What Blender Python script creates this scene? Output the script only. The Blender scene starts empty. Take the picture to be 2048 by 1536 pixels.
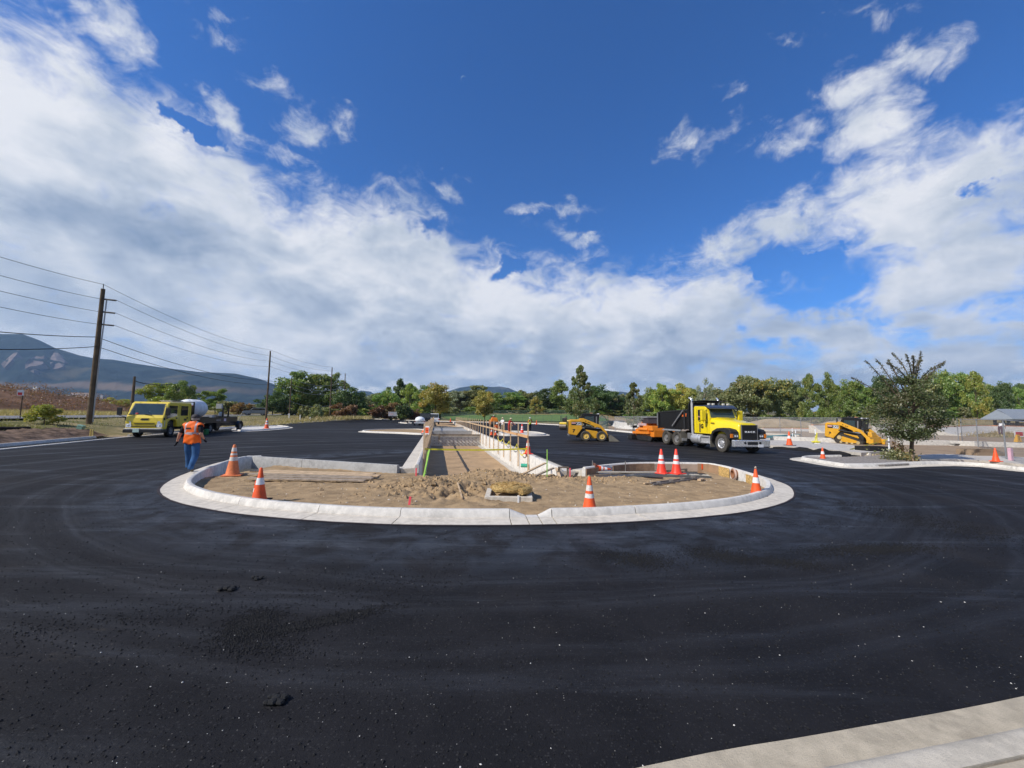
import bpy, bmesh, math, random
import numpy as np
from mathutils import Vector, Matrix
from mathutils.geometry import delaunay_2d_cdt
random.seed(7)
rng = np.random.default_rng(7)
S = bpy.context.scene
COL = S.collection

# ------------------------------------------------------------------ camera
CAM_H, FPX, PITCH, ROLL = 1.9, 769.0, math.atan(64 / 769.0), math.radians(0.8)
_f = Vector((0, math.cos(PITCH), math.sin(PITCH)))
_u0 = Vector((0, -math.sin(PITCH), math.cos(PITCH)))
_r = Vector((1, 0, 0)) * math.cos(ROLL) + _u0 * math.sin(ROLL)
_u = _u0 * math.cos(ROLL) - Vector((1, 0, 0)) * math.sin(ROLL)
cam_data = bpy.data.cameras.new('camera')
cam = bpy.data.objects.new('camera', cam_data)
COL.objects.link(cam)
cam_data.sensor_width = 36
cam_data.lens = 36 * FPX / 2048
cam_data.clip_start = 0.05
cam_data.clip_end = 30000
cam.matrix_world = Matrix(((_r.x, _u.x, -_f.x, 0), (_r.y, _u.y, -_f.y, 0), (_r.z, _u.z, -_f.z, CAM_H), (0, 0, 0, 1)))
S.camera = cam

def ray(px, py):
    return _f * FPX + _r * (px - 1024) + _u * (768 - py)
def P(px, py, z=0.0):
    """surveyed point of the place: where that line of sight meets height z"""
    d = ray(px, py)
    t = (z - CAM_H) / d.z
    return Vector((d.x * t, d.y * t, z))
def V(px, py, depth):
    d = ray(px, py)
    t = depth / d.y
    return Vector((d.x * t, depth, CAM_H + d.z * t))

# ------------------------------------------------------------------ light
SUN_EL = math.radians(41)
_sd = Vector((-0.87, -0.49, 0)).normalized()
SUN_DIR = Vector((_sd.x * math.cos(SUN_EL), _sd.y * math.cos(SUN_EL), math.sin(SUN_EL)))
sl = bpy.data.lights.new('sun', 'SUN')
sl.energy = 5.0
sl.angle = math.radians(0.5)
sl.color = (1.0, 0.945, 0.87)
so = bpy.data.objects.new('sun', sl)
so.rotation_euler = (-SUN_DIR).to_track_quat('-Z', 'Y').to_euler()
so.location = (-30, -30, 60)
COL.objects.link(so)
S.view_settings.view_transform = 'Standard'
S.view_settings.look = 'None'
S.view_settings.gamma = 1
S.view_settings.use_curve_mapping = False
S.view_settings.exposure = 0.0
S.cycles.max_bounces = 6
S.cycles.transparent_max_bounces = 24
S.cycles.volume_bounces = 0

class NT:
    """small helper for node trees"""
    def __init__(s, tree):
        s.t = tree; s.n = tree.nodes; s.l = tree.links
        s.n.clear()
    def new(s, kind, **kw):
        nd = s.n.new(kind)
        for k, v in kw.items():
            setattr(nd, k, v)
        return nd
    def put(s, sock, v):
        if isinstance(v, bpy.types.NodeSocket):
            s.l.new(v, sock)
        elif v is not None:
            sock.default_value = v
    def math(s, op, a, b=None, c=None, clamp=False):
        nd = s.new('ShaderNodeMath', operation=op, use_clamp=clamp)
        s.put(nd.inputs[0], a); s.put(nd.inputs[1], b)
        if c is not None: s.put(nd.inputs[2], c)
        return nd.outputs[0]
    def vmath(s, op, a, b=None, out=0):
        nd = s.new('ShaderNodeVectorMath', operation=op)
        s.put(nd.inputs[0], a)
        if b is not None: s.put(nd.inputs[1], b)
        return nd.outputs[out]
    def noise(s, vec, scale, detail=4, rough=0.55, dist=0.0, out=0, dims='3D'):
        nd = s.new('ShaderNodeTexNoise', noise_dimensions=dims)
        s.put(nd.inputs['Vector'], vec)
        nd.inputs['Scale'].default_value = scale
        nd.inputs['Detail'].default_value = detail
        nd.inputs['Roughness'].default_value = rough
        nd.inputs['Distortion'].default_value = dist
        return nd.outputs[out]
    def mr(s, v, a, b, c=0.0, d=1.0, kind='SMOOTHSTEP'):
        nd = s.new('ShaderNodeMapRange', interpolation_type=kind)
        s.put(nd.inputs[0], v)
        for i, q in enumerate((a, b, c, d)):
            s.put(nd.inputs[1 + i], q)
        return nd.outputs[0]
    def mix(s, fac, a, b, mode='MIX'):
        nd = s.new('ShaderNodeMix', data_type='RGBA', blend_type=mode)
        s.put(nd.inputs[0], fac)
        for sock, v in ((nd.inputs[6], a), (nd.inputs[7], b)):
            if isinstance(v, (tuple, list)): v = (v[0], v[1], v[2], 1)
            s.put(sock, v)
        return nd.outputs[2]
    def mapping(s, vec, loc=(0, 0, 0), rot=(0, 0, 0), scale=(1, 1, 1), kind='POINT'):
        nd = s.new('ShaderNodeMapping', vector_type=kind)
        s.put(nd.inputs[0], vec)
        nd.inputs['Location'].default_value = loc
        nd.inputs['Rotation'].default_value = rot
        nd.inputs['Scale'].default_value = scale
        return nd.outputs[0]
    def ramp(s, fac, stops, interp='LINEAR'):
        nd = s.new('ShaderNodeValToRGB')
        nd.color_ramp.interpolation = interp
        el = nd.color_ramp.elements
        while len(el) < len(stops): el.new(0.5)
        for e, (p, c) in zip(el, stops):
            e.position = p
            e.color = (c[0], c[1], c[2], 1) if isinstance(c, (tuple, list)) else (c, c, c, 1)
        s.put(nd.inputs[0], fac)
        return nd.outputs[0]

def ae(px, py):
    d = ray(px, py).normalized()
    return math.atan2(d.x, d.y), math.asin(d.z)

SKYV = 1.22
HAZE = 0.00008
def build_world():
    w = bpy.data.worlds.new('World')
    S.world = w
    w.use_nodes = True
    t = NT(w.node_tree)
    sky = t.new('ShaderNodeTexSky', sky_type='NISHITA', sun_disc=False)
    sky.sun_elevation = SUN_EL
    sky.sun_rotation = math.atan2(SUN_DIR.x, SUN_DIR.y)
    sky.altitude = 1600
    sky.air_density = 1.0
    sky.dust_density = 0.3
    sky.ozone_density = 2.5
    tc = t.new('ShaderNodeTexCoord').outputs['Generated']
    sep = t.new('ShaderNodeSeparateXYZ'); t.put(sep.inputs[0], tc)
    X, Y, Z = sep.outputs
    az = t.math('ARCTAN2', X, Y)
    el = t.math('ARCSINE', Z)
    com = t.new('ShaderNodeCombineXYZ'); t.put(com.inputs[0], az); t.put(com.inputs[1], el)
    aev = com.outputs[0]
    # cloud-layer coordinates: stretched flat towards the horizon
    zz = t.math('ADD', t.math('MAXIMUM', Z, 0.0), 0.42)
    c2 = t.new('ShaderNodeCombineXYZ')
    t.put(c2.inputs[0], t.math('DIVIDE', X, zz)); t.put(c2.inputs[1], t.math('DIVIDE', Y, zz)); t.put(c2.inputs[2], 0.0)
    lay = c2.outputs[0]
    # warp
    wn = t.noise(lay, 1.6, 3, 0.5, out=1)
    wv = t.vmath('SCALE', t.vmath('SUBTRACT', wn, (0.5, 0.5, 0.5)), None)
    wv.node.inputs['Scale'].default_value = 0.22
    wn2 = t.noise(tc, 13.0, 5, 0.6, out=1)
    wv2 = t.vmath('SUBTRACT', wn2, (0.5, 0.5, 0.5))
    aew = t.vmath('ADD', aev, t.vmath('MULTIPLY', wv, (0.8, 0.42, 0)))
    aew = t.vmath('ADD', aew, t.vmath('MULTIPLY', wv2, (0.17, 0.12, 0)))
    n1 = t.noise(lay, 2.5, 8, 0.52, 0.35)
    sc = 1.0
    # upper edge of the cloud field against azimuth
    edge = [(-700, -900), (-300, -330), (0, -50), (130, 30), (250, 95), (330, 165), (430, 225), (500, 300), (600, 345), (700, 375), (770, 350), (840, 352),
            (900, 425), (1000, 480), (1090, 518), (1180, 500), (1260, 505), (1350, 520), (1430, 505), (1520, 575), (1640, 588), (1750, 570), (1850, 560),
            (2048, 560), (2500, 520), (3400, 400)]
    cv = t.new('ShaderNodeFloatCurve')
    c = cv.mapping.curves[0]
    pts = []
    for px, py in edge:
        a, e = ae(px, py)
        pts.append((a / (2 * math.pi) + 0.5, e / 1.6 + 0.2))
    pts = [(0.0, 0.5)] + [(0.12, 0.62)] + pts + [(0.88, 0.55), (1.0, 0.5)]
    pts.sort()
    while len(c.points) < len(pts): c.points.new(0.5, 0.5)
    for q, (a, b) in zip(c.points, pts):
        q.location = (a, min(0.99, b)); q.handle_type = 'AUTO_CLAMPED'
    cv.mapping.update()
    sepw = t.new('ShaderNodeSeparateXYZ'); t.put(sepw.inputs[0], aew)
    t.put(cv.inputs['Value'], t.math('ADD', t.math('DIVIDE', sepw.outputs[0], 2 * math.pi), 0.5))
    etop = t.math('MULTIPLY', t.math('SUBTRACT', cv.outputs[0], 0.2), 1.6)
    band = t.math('MULTIPLY', t.math('SUBTRACT', etop, sepw.outputs[1]), 7.0)      # >0 inside
    band = t.math('MINIMUM', band, 1.0)
    def blob(px, py, rx, ry, rot, amp=1.0):
        a0, e0 = ae(px, py)
        k = math.radians(rot)
        a1, e1 = ae(px + rx * math.cos(k), py - rx * math.sin(k))
        a2, e2 = ae(px - ry * math.sin(k), py - ry * math.cos(k))
        r1 = math.hypot(a1 - a0, e1 - e0); r2 = math.hypot(a2 - a0, e2 - e0)
        m = t.mapping(aew, (a0, e0, 0), (0, 0, math.atan2(e1 - e0, a1 - a0)), (r1, r2, 1), 'TEXTURE')
        v = t.vmath('LENGTH', m, out=1)
        return t.math('MULTIPLY_ADD', v, -amp, amp)          # amp at centre, 0 at rim
    F = band
    blobs = [(230, 60, 75, 110, 10, .9), (430, 235, 95, 42, -30, .9), (1790, 440, 400, 130, 14, 1.35), (1560, 455, 170, 56, 14, 1.0), (1980, 480, 260, 190, 0, 1.3), (1850, 560, 280, 80, 5, 1.3),
             (1740, 260, 130, 140, 35, .95), (1720, 170, 120, 66, 0, .85), (1830, 110, 140, 50, 20, .8), (1900, 110, 90, 38, 40, .55),
             (615, 268, 65, 52, 20, 0.663), (683, 248, 42.5, 28.6, -20, 0.663), (545, 190, 93.75, 33.8, -28, 0.663), (455, 95, 68.75, 33.8, 0, 0.5538), (465, 45, 68.75, 28.6, 10, 0.5304),
             (896, 384, 47.5, 33.8, -10, 0.663), (1105, 410, 90, 19.5, 3, 0.663), (1380, 265, 77.5, 31.2, 32, 0.663), (1462, 262, 90, 33.8, 36, 0.663), (1580, 275, 118.75, 39, 14, 0.663),
             (1462, 186, 45, 26, -10, 0.5304), (1610, 78, 87.5, 20.8, 14, 0.5304), (1165, 462, 75, 20.8, 0, 0.4758), (560, 315, 77.5, 28.6, -25, 0.6006), (1740, 15, 160, 26, 8, .35),
             (1440, 510, 60, 40, 10, .8), (1640, 655, 330, 62, 0, 1.5), (1900, 640, 260, 50, 0, 1.2), (1950, 620, 150, 14, 5, .3)]
    for b in blobs:
        F = t.math('MAXIMUM', F, blob(*b))
    for b in [(1560, 535, 130, 24, 4, .9), (1020, 545, 45, 22, 30, .6), (365, 265, 75, 26, -32, .9), (850, 450, 40, 30, 0, .45), (1915, 385, 60, 16, 0, .4)]:
        F = t.math('SUBTRACT', F, t.math('MAXIMUM', t.math('MULTIPLY', blob(*b), 2.2), 0.0))
    # elsewhere round the sky: scattered clouds from the same noise
    dens = t.math('ADD', F, t.math('MULTIPLY', t.math('SUBTRACT', n1, 0.5), 1.9))
    wis = t.noise(t.mapping(tc, scale=(1, 1, 1.7), rot=(0, .5, 0)), 15.0, 8, 0.66, 0.6)
    dens = t.math('ADD', dens, t.math('MULTIPLY', t.math('SUBTRACT', wis, 0.5), 1.7))
    dens = t.math('SUBTRACT', dens, 0.06)
    cov = t.mr(dens, -0.12, 0.85)
    # relief: brighter where the layer thins towards the sun side
    lay2 = t.mapping(lay, loc=(-0.07, -0.03, 0.0))
    n2 = t.noise(lay2, 2.5, 8, 0.52, 0.35)
    rel = t.math('SUBTRACT', n1, n2)
    big = t.noise(t.mapping(lay, loc=(3.1, 1.7, 0), scale=(.55, 1.2, 1)), 1.3, 5, 0.52, 0.4)
    puf = t.noise(t.vmath('ADD', t.mapping(tc, scale=(1, 1, 2.1)), t.vmath('MULTIPLY', wv, (.5, .5, .3))), 7.0, 8, 0.56, 0.4)
    lum = t.math('MULTIPLY_ADD', rel, 1.7, 0.80)
    lum = t.math('ADD', lum, t.math('MULTIPLY', t.math('SUBTRACT', puf, 0.5), 1.1))
    lum = t.math('ADD', lum, t.math('MULTIPLY', t.math('SUBTRACT', big, 0.5), 0.9))
    # thick inside is greyer; edges bright
    thick = t.mr(dens, 0.25, 1.7)
    lum = t.math('SUBTRACT', lum, t.math('MULTIPLY', thick, 0.30))
    # the layer low over the hills is darker with bright tops
    low = t.mr(el, 0.02, 0.30, 1.0, 0.0)
    low = t.math('MULTIPLY', low, t.mr(az, -0.35, 0.35, 0.0, 0.10))
    lum = t.math('SUBTRACT', lum, low)
    # brighter stretch of cloud above the middle and at the upper left
    for b, k in (((60, 180, 330, 260, -20), .22), ((1000, 600, 260, 90, 0), .14), ((1250, 600, 300, 60, 0), .18), ((1680, 430, 330, 90, 14), .12), ((650, 500, 200, 60, -25), .14)):
        lum = t.math('ADD', lum, t.math('MULTIPLY', t.math('MAXIMUM', blob(*b), 0.0), k * 1.6))
    for b, k in (((330, 470, 330, 60, -8), .24), ((640, 590, 330, 70, -6), .15), ((1560, 722, 500, 40, 0), .10), ((820, 700, 260, 30, 0), .12)):
        lum = t.math('SUBTRACT', lum, t.math('MULTIPLY', t.math('MAXIMUM', blob(*b), 0.0), k * 1.6))
    # small fair-weather tops low over the trees
    cu = t.noise(t.mapping(aev, scale=(1.0, 2.6, 1)), 9.0, 7, 0.6, 0.3)
    cul = t.math('MULTIPLY', t.mr(cu, 0.52, 0.62), t.mr(el, 0.03, 0.16, 1.0, 0.0))
    lum = t.math('ADD', lum, t.math('MULTIPLY', cul, 0.55))
    ccol = t.ramp(lum, [(0.0, (0.24, 0.33, 0.48)), (0.30, (0.39, 0.47, 0.60)), (0.60, (0.60, 0.665, 0.76)), (0.85, (0.82, 0.85, 0.90)), (1.0, (0.93, 0.94, 0.97))])
    ccol = t.mix(1.0, ccol, (9.6, 9.6, 9.6), 'MULTIPLY')
    # clear sky: the deep blue of high dry air
    hsv = t.new('ShaderNodeHueSaturation'); hsv.inputs['Saturation'].default_value = 1.15; hsv.inputs['Value'].default_value = SKYV
    t.put(hsv.inputs['Color'], sky.outputs[0])
    clear = t.mix(1.0, hsv.outputs[0], (0.50, 0.93, 1.38), 'MULTIPLY')
    # below the horizon: ground tone
    col = t.mix(t.math('MULTIPLY', cov, 0.96), clear, ccol)
    col = t.mix(t.mr(el, -0.03, -0.002, 1, 0), col, (1.0, 1.0, 1.0))
    bg = t.new('ShaderNodeBackground'); bg.inputs['Strength'].default_value = 0.1
    t.put(bg.inputs['Color'], col)
    out = t.new('ShaderNodeOutputWorld'); t.l.new(bg.outputs[0], out.inputs['Surface'])
    w.cycles.sampling_method = 'MANUAL'
    w.cycles.sample_map_resolution = 512

build_world()
# ------------------------------------------------------------------ materials
MATS = {}
def mat(name, col, rough=0.6, spec=0.5, metal=0.0, var=0.12, vscale=3.0, bump=0.0, bscale=30.0, coat=0.0, dirt=0.0, dirtcol=(0.16, 0.12, 0.085), trans=0.0, emit=None):
    """painted / cast / grown surface: base colour with gentle mottling, optional relief and grime"""
    if name in MATS: return MATS[name]
    m = bpy.data.materials.new(name); m.use_nodes = True
    t = NT(m.node_tree)
    b = t.new('ShaderNodeBsdfPrincipled')
    out = t.new('ShaderNodeOutputMaterial')
    t.l.new(b.outputs[0], out.inputs[0])
    tc = t.new('ShaderNodeTexCoord').outputs['Object']
    n = t.noise(tc, vscale, 5, 0.6)
    lo = tuple(c * (1 - var) for c in col); hi = tuple(min(1, c * (1 + var)) for c in col)
    c = t.mix(t.mr(n, 0.3, 0.7), lo, hi)
    if dirt > 0:
        dn = t.noise(tc, vscale * 1.7, 6, 0.65)
        c = t.mix(t.math('MULTIPLY', t.mr(dn, 0.5, 0.72), dirt), c, dirtcol)
    t.put(b.inputs['Base Color'], c)
    b.inputs['Roughness'].default_value = rough
    b.inputs['Specular IOR Level'].default_value = spec
    b.inputs['Metallic'].default_value = metal
    b.inputs['Coat Weight'].default_value = coat
    if coat: b.inputs['Coat Roughness'].default_value = 0.08
    if trans: b.inputs['Transmission Weight'].default_value = trans
    if bump > 0:
        bn = t.new('ShaderNodeBump'); bn.inputs['Strength'].default_value = bump
        bn.inputs['Distance'].default_value = 0.02
        t.put(bn.inputs['Height'], t.noise(tc, bscale, 5, 0.65))
        t.l.new(bn.outputs[0], b.inputs['Normal'])
    MATS[name] = m
    return m

def leaf_mat(name, c1, c2, c3=None, k=0.0):
    """leaf surface: colour varies leaf by leaf between the given tones, thin and translucent"""
    if name in MATS: return MATS[name]
    m = bpy.data.materials.new(name); m.use_nodes = True
    t = NT(m.node_tree)
    g = t.new('ShaderNodeNewGeometry')
    tc = t.new('ShaderNodeTexCoord').outputs['Object']
    r = g.outputs['Random Per Island']
    cl = t.noise(tc, 0.7, 3, 0.6)
    c = t.mix(r, c1, c2)
    if c3:
        c = t.mix(t.mr(t.math('MULTIPLY_ADD', r, 0.25, cl), 0.62 - k, 0.75 - k), c, c3)
    oi = t.new('ShaderNodeObjectInfo')
    h = t.new('ShaderNodeHueSaturation')
    t.put(h.inputs['Hue'], t.math('MULTIPLY_ADD', oi.outputs['Random'], 0.03, 0.485))
    t.put(h.inputs['Value'], t.math('MULTIPLY_ADD', oi.outputs['Random'], 0.35, 0.85))
    t.put(h.inputs['Color'], t.mix(1.0, c, (2.25, 2.18, 1.9), 'MULTIPLY'))
    d = t.new('ShaderNodeBsdfDiffuse'); t.put(d.inputs[0], h.outputs[0])
    tr = t.new('ShaderNodeBsdfTranslucent'); t.put(tr.inputs[0], t.mix(1.0, h.outputs[0], (1.0, 1.05, .5), 'MULTIPLY'))
    gl = t.new('ShaderNodeBsdfGlossy'); gl.inputs['Roughness'].default_value = 0.5; gl.inputs[0].default_value = (1, 1, 1, 1)
    mx = t.new('ShaderNodeMixShader'); mx.inputs[0].default_value = 0.35
    t.l.new(d.outputs[0], mx.inputs[1]); t.l.new(tr.outputs[0], mx.inputs[2])
    m2 = t.new('ShaderNodeMixShader'); m2.inputs[0].default_value = 0.045
    t.l.new(mx.outputs[0], m2.inputs[1]); t.l.new(gl.outputs[0], m2.inputs[2])
    out = t.new('ShaderNodeOutputMaterial'); t.l.new(m2.outputs[0], out.inputs[0])
    MATS[name] = m
    return m

def glass_mat(name, tint=(0.02, 0.03, 0.035), alpha=0.75, rough=0.03):
    if name in MATS: return MATS[name]
    m = bpy.data.materials.new(name); m.use_nodes = True
    t = NT(m.node_tree)
    b = t.new('ShaderNodeBsdfPrincipled'); b.inputs['Base Color'].default_value = (*tint, 1)
    b.inputs['Roughness'].default_value = rough; b.inputs['Specular IOR Level'].default_value = 0.9
    tr = t.new('ShaderNodeBsdfTransparent'); tr.inputs[0].default_value = (0.75, 0.85, 0.85, 1)
    mx = t.new('ShaderNodeMixShader'); mx.inputs[0].default_value = alpha
    t.l.new(tr.outputs[0], mx.inputs[1]); t.l.new(b.outputs[0], mx.inputs[2])
    out = t.new('ShaderNodeOutputMaterial'); t.l.new(mx.outputs[0], out.inputs[0])
    MATS[name] = m
    return m

# ------------------------------------------------------------------ object helpers
def tag(o, label=None, cat=None, group=None, kind=None):
    if label: o['label'] = label
    if cat: o['category'] = cat
    if group: o['group'] = group
    if kind: o['kind'] = kind
    return o
def link_mesh(name, me, parent=None):
    o = bpy.data.objects.new(name, me); COL.objects.link(o)
    if parent is not None: o.parent = parent
    return o
def empty(name, loc, rz=0.0, label=None, cat=None, group=None, kind=None):
    o = bpy.data.objects.new(name, None); COL.objects.link(o)
    o.empty_display_size = 0.2
    o.location = loc; o.rotation_euler = (0, 0, rz)
    return tag(o, label, cat, group, kind)
def np_mesh(name, verts, faces, mats, parent=None, smooth=False, midx=None):
    me = bpy.data.meshes.new(name)
    verts = np.asarray(verts, dtype=np.float32); faces = np.asarray(faces, dtype=np.int32)
    n, k = faces.shape
    me.vertices.add(len(verts)); me.vertices.foreach_set('co', verts.ravel())
    me.loops.add(n * k); me.loops.foreach_set('vertex_index', faces.ravel())
    me.polygons.add(n); me.polygons.foreach_set('loop_start', np.arange(0, n * k, k, dtype=np.int32))
    me.polygons.foreach_set('loop_total', np.full(n, k, dtype=np.int32))
    if midx is not None: me.polygons.foreach_set('material_index', np.asarray(midx, dtype=np.int32))
    me.polygons.foreach_set('use_smooth', np.full(n, smooth))
    me.update(calc_edges=True)
    for m in (mats if isinstance(mats, (list, tuple)) else [mats]): me.materials.append(m)
    return link_mesh(name, me, parent)
def copy_tree(o, parent=None):
    c = o.copy(); COL.objects.link(c)
    if parent is not None: c.parent = parent
    for ch in list(o.children): copy_tree(ch, c)
    return c

class MB:
    """collects solid shapes into one mesh"""
    def __init__(s): s.v = []; s.f = []; s.m = []; s.cur = 0
    def add(s, vs, fs):
        b = len(s.v); s.v += [tuple(v) for v in vs]; s.f += [tuple(i + b for i in f) for f in fs]; s.m += [s.cur] * len(fs)
        return s
    def mi(s, i): s.cur = i; return s
    def box(s, x0, x1, y0, y1, z0, z1, top=None):
        """top=(dx0,dx1,dy0,dy1): insets of the upper face"""
        t = top or (0, 0, 0, 0)
        vs = [(x0, y0, z0), (x1, y0, z0), (x1, y1, z0), (x0, y1, z0), (x0 + t[0], y0 + t[2], z1), (x1 - t[1], y0 + t[2], z1), (x1 - t[1], y1 - t[3], z1), (x0 + t[0], y1 - t[3], z1)]
        return s.add(vs, [(0, 3, 2, 1), (4, 5, 6, 7), (0, 1, 5, 4), (1, 2, 6, 5), (2, 3, 7, 6), (3, 0, 4, 7)])
    def bar(s, a, b, w, h, up=(0, 0, 1)):
        a = Vector(a); b = Vector(b); d = (b - a).normalized(); upv = Vector(up)
        if abs(d.dot(upv)) > 0.99: upv = Vector((1, 0, 0))
        x = d.cross(upv).normalized() * (w / 2); y = x.cross(d).normalized() * (h / 2)
        vs = [p + sx * x + sy * y for p in (a, b) for sx, sy in ((-1, -1), (1, -1), (1, 1), (-1, 1))]
        return s.add(vs, [(0, 3, 2, 1), (4, 5, 6, 7), (0, 1, 5, 4), (1, 2, 6, 5), (2, 3, 7, 6), (3, 0, 4, 7)][::1])
    def prism(s, prof, y0, y1, inset=0.0):
        """prof: (x,z) outline extruded along y"""
        n = len(prof)
        ar = sum(prof[i][0] * prof[(i + 1) % n][1] - prof[(i + 1) % n][0] * prof[i][1] for i in range(n))
        if ar < 0: prof = prof[::-1]
        vs = [(x, y0, z) for x, z in prof] + [(x, y1, z) for x, z in prof]
        fs = [tuple(range(n)), tuple(range(2 * n - 1, n - 1, -1))]
        for i in range(n):
            j = (i + 1) % n; fs.append((i, i + n, j + n, j))
        return s.add(vs, fs)
    def tube(s, pts, r, n=8, caps=True):
        pts = [Vector(p) for p in pts]
        rs = r if isinstance(r, (list, tuple)) else [r] * len(pts)
        rings = []; prev = None
        for i, p in enumerate(pts):
            d = (pts[min(i + 1, len(pts) - 1)] - pts[max(i - 1, 0)]).normalized()
            if prev is None:
                a = Vector((0, 0, 1)) if abs(d.z) < 0.9 else Vector((1, 0, 0))
                x = d.cross(a).normalized()
            else: x = (prev - d * prev.dot(d)).normalized()
            prev = x; y = d.cross(x)
            rings.append([p + (x * math.cos(2 * math.pi * k / n) + y * math.sin(2 * math.pi * k / n)) * rs[i] for k in range(n)])
        vs = [v for rg in rings for v in rg]; fs = []
        for i in range(len(pts) - 1):
            for k in range(n):
                k2 = (k + 1) % n
                fs.append((i * n + k, i * n + k2, (i + 1) * n + k2, (i + 1) * n + k))
        if caps:
            fs.append(tuple(range(n - 1, -1, -1))); fs.append(tuple((len(pts) - 1) * n + k for k in range(n)))
        return s.add(vs, fs)
    def lathe(s, prof, c=(0, 0, 0), axis='z', n=24, caps=True):
        """prof: (radius, height) along the axis"""
        vs = []
        for r, h in prof:
            for k in range(n):
                a = 2 * math.pi * k / n; u = r * math.cos(a); w = r * math.sin(a)
                p = {'z': (u, w, h), 'y': (w, h, u), 'x': (h, u, w)}[axis]
                vs.append((c[0] + p[0], c[1] + p[1], c[2] + p[2]))
        fs = []
        for i in range(len(prof) - 1):
            for k in range(n):
                k2 = (k + 1) % n
                fs.append((i * n + k, i * n + k2, (i + 1) * n + k2, (i + 1) * n + k))
        if caps:
            fs.append(tuple(range(n - 1, -1, -1))); fs.append(tuple((len(prof) - 1) * n + k for k in range(n)))
        return s.add(vs, fs)
    def ball(s, c, r, n=12, m=8, sc=(1, 1, 1)):
        prof = [(max(1e-4, math.sin(math.pi * i / m)), -math.cos(math.pi * i / m)) for i in range(m + 1)]
        b = len(s.v); s.lathe(prof, (0, 0, 0), 'z', n, caps=False)
        for i in range(b, len(s.v)):
            v = s.v[i]; s.v[i] = (c[0] + v[0] * r * sc[0], c[1] + v[1] * r * sc[1], c[2] + v[2] * r * sc[2])
        return s
    def quad(s, a, b, c, d): return s.add([a, b, c, d], [(0, 1, 2, 3)])
    def build(s, name, mats, parent=None, bevel=0.0, smooth=False, ang=35):
        me = bpy.data.meshes.new(name); me.from_pydata([tuple(v) for v in s.v], [], s.f)
        for m in (mats if isinstance(mats, (list, tuple)) else [mats]): me.materials.append(m)
        me.polygons.foreach_set('material_index', s.m)
        me.update()
        o = link_mesh(name, me, parent)
        if bevel > 0:
            bv = o.modifiers.new('bevel', 'BEVEL'); bv.width = bevel; bv.segments = 2; bv.limit_method = 'ANGLE'; bv.angle_limit = math.radians(40)
            bv.harden_normals = False
        if smooth:
            me.polygons.foreach_set('use_smooth', [True] * len(me.polygons))
            me.set_sharp_from_angle(angle=math.radians(ang))
        return o

def text_mesh(name, body, size, m, parent, loc, rot, ext=0.004, sx=1.0, bold=0.0):
    c = bpy.data.curves.new(name, 'FONT'); c.body = body; c.size = size; c.extrude = ext; c.align_x = 'CENTER'; c.align_y = 'CENTER'; c.offset = bold
    tmp = bpy.data.objects.new('tmp', c); COL.objects.link(tmp)
    dg = bpy.context.evaluated_depsgraph_get()
    me = bpy.data.meshes.new_from_object(tmp.evaluated_get(dg))
    bpy.data.objects.remove(tmp)
    me.materials.clear(); me.materials.append(m)
    o = link_mesh(name, me, parent); o.location = loc; o.rotation_euler = rot; o.scale = (sx, 1, 1)
    return o

# value noise on arrays
_perm = rng.random((256, 256))
def vnoise(x, y, sc=1.0, oct=4, gain=0.5, seed=0):
    x = np.asarray(x, float) * sc + 37.1 * seed; y = np.asarray(y, float) * sc + 91.7 * seed
    tot = 0; amp = 1; nrm = 0
    for o in range(oct):
        xi = np.floor(x).astype(int); yi = np.floor(y).astype(int); fx = x - xi; fy = y - yi
        fx = fx * fx * (3 - 2 * fx); fy = fy * fy * (3 - 2 * fy)
        g = lambda i, j: _perm[(xi + i) % 256, (yi + j) % 256]
        v = (g(0, 0) * (1 - fx) + g(1, 0) * fx) * (1 - fy) + (g(0, 1) * (1 - fx) + g(1, 1) * fx) * fy
        tot = tot + v * amp; nrm += amp; amp *= gain; x = x * 2.03 + 11.3; y = y * 2.03 + 5.7
    return tot / nrm
def in_poly(x, y, poly):
    x = np.asarray(x, float); y = np.asarray(y, float); ins = np.zeros(x.shape, bool)
    n = len(poly)
    for i in range(n):
        x1, y1 = poly[i][0], poly[i][1]; x2, y2 = poly[(i + 1) % n][0], poly[(i + 1) % n][1]
        if y1 == y2: continue
        c = ((y1 > y) != (y2 > y)) & (x < (x2 - x1) * (y - y1) / (y2 - y1) + x1)
        ins ^= c
    return ins
def dist_poly(x, y, poly, closed=True):
    x = np.asarray(x, float); y = np.asarray(y, float); d = np.full(x.shape, 1e9)
    n = len(poly)
    for i in range(n if closed else n - 1):
        ax, ay = poly[i][0], poly[i][1]; bx, by = poly[(i + 1) % n][0], poly[(i + 1) % n][1]
        L = (bx - ax) ** 2 + (by - ay) ** 2
        if L == 0: continue
        t = np.clip(((x - ax) * (bx - ax) + (y - ay) * (by - ay)) / L, 0, 1)
        d = np.minimum(d, np.hypot(x - ax - t * (bx - ax), y - ay - t * (by - ay)))
    return d
def smooth_path(pts, step=0.2, closed=False):
    pts = [Vector((p[0], p[1], 0)) for p in pts]; n = len(pts); out = []
    rngi = range(n if closed else n - 1)
    for i in rngi:
        p0 = pts[(i - 1) % n] if closed or i > 0 else pts[0]; p1 = pts[i]; p2 = pts[(i + 1) % n]
        p3 = pts[(i + 2) % n] if closed or i + 2 < n else pts[-1]
        k = max(1, int((p2 - p1).length / step))
        for j in range(k):
            t = j / k
            out.append(0.5 * ((2 * p1) + (-p0 + p2) * t + (2 * p0 - 5 * p1 + 4 * p2 - p3) * t * t + (-p0 + 3 * p1 - 3 * p2 + p3) * t ** 3))
    if not closed: out.append(pts[-1])
    return out
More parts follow.
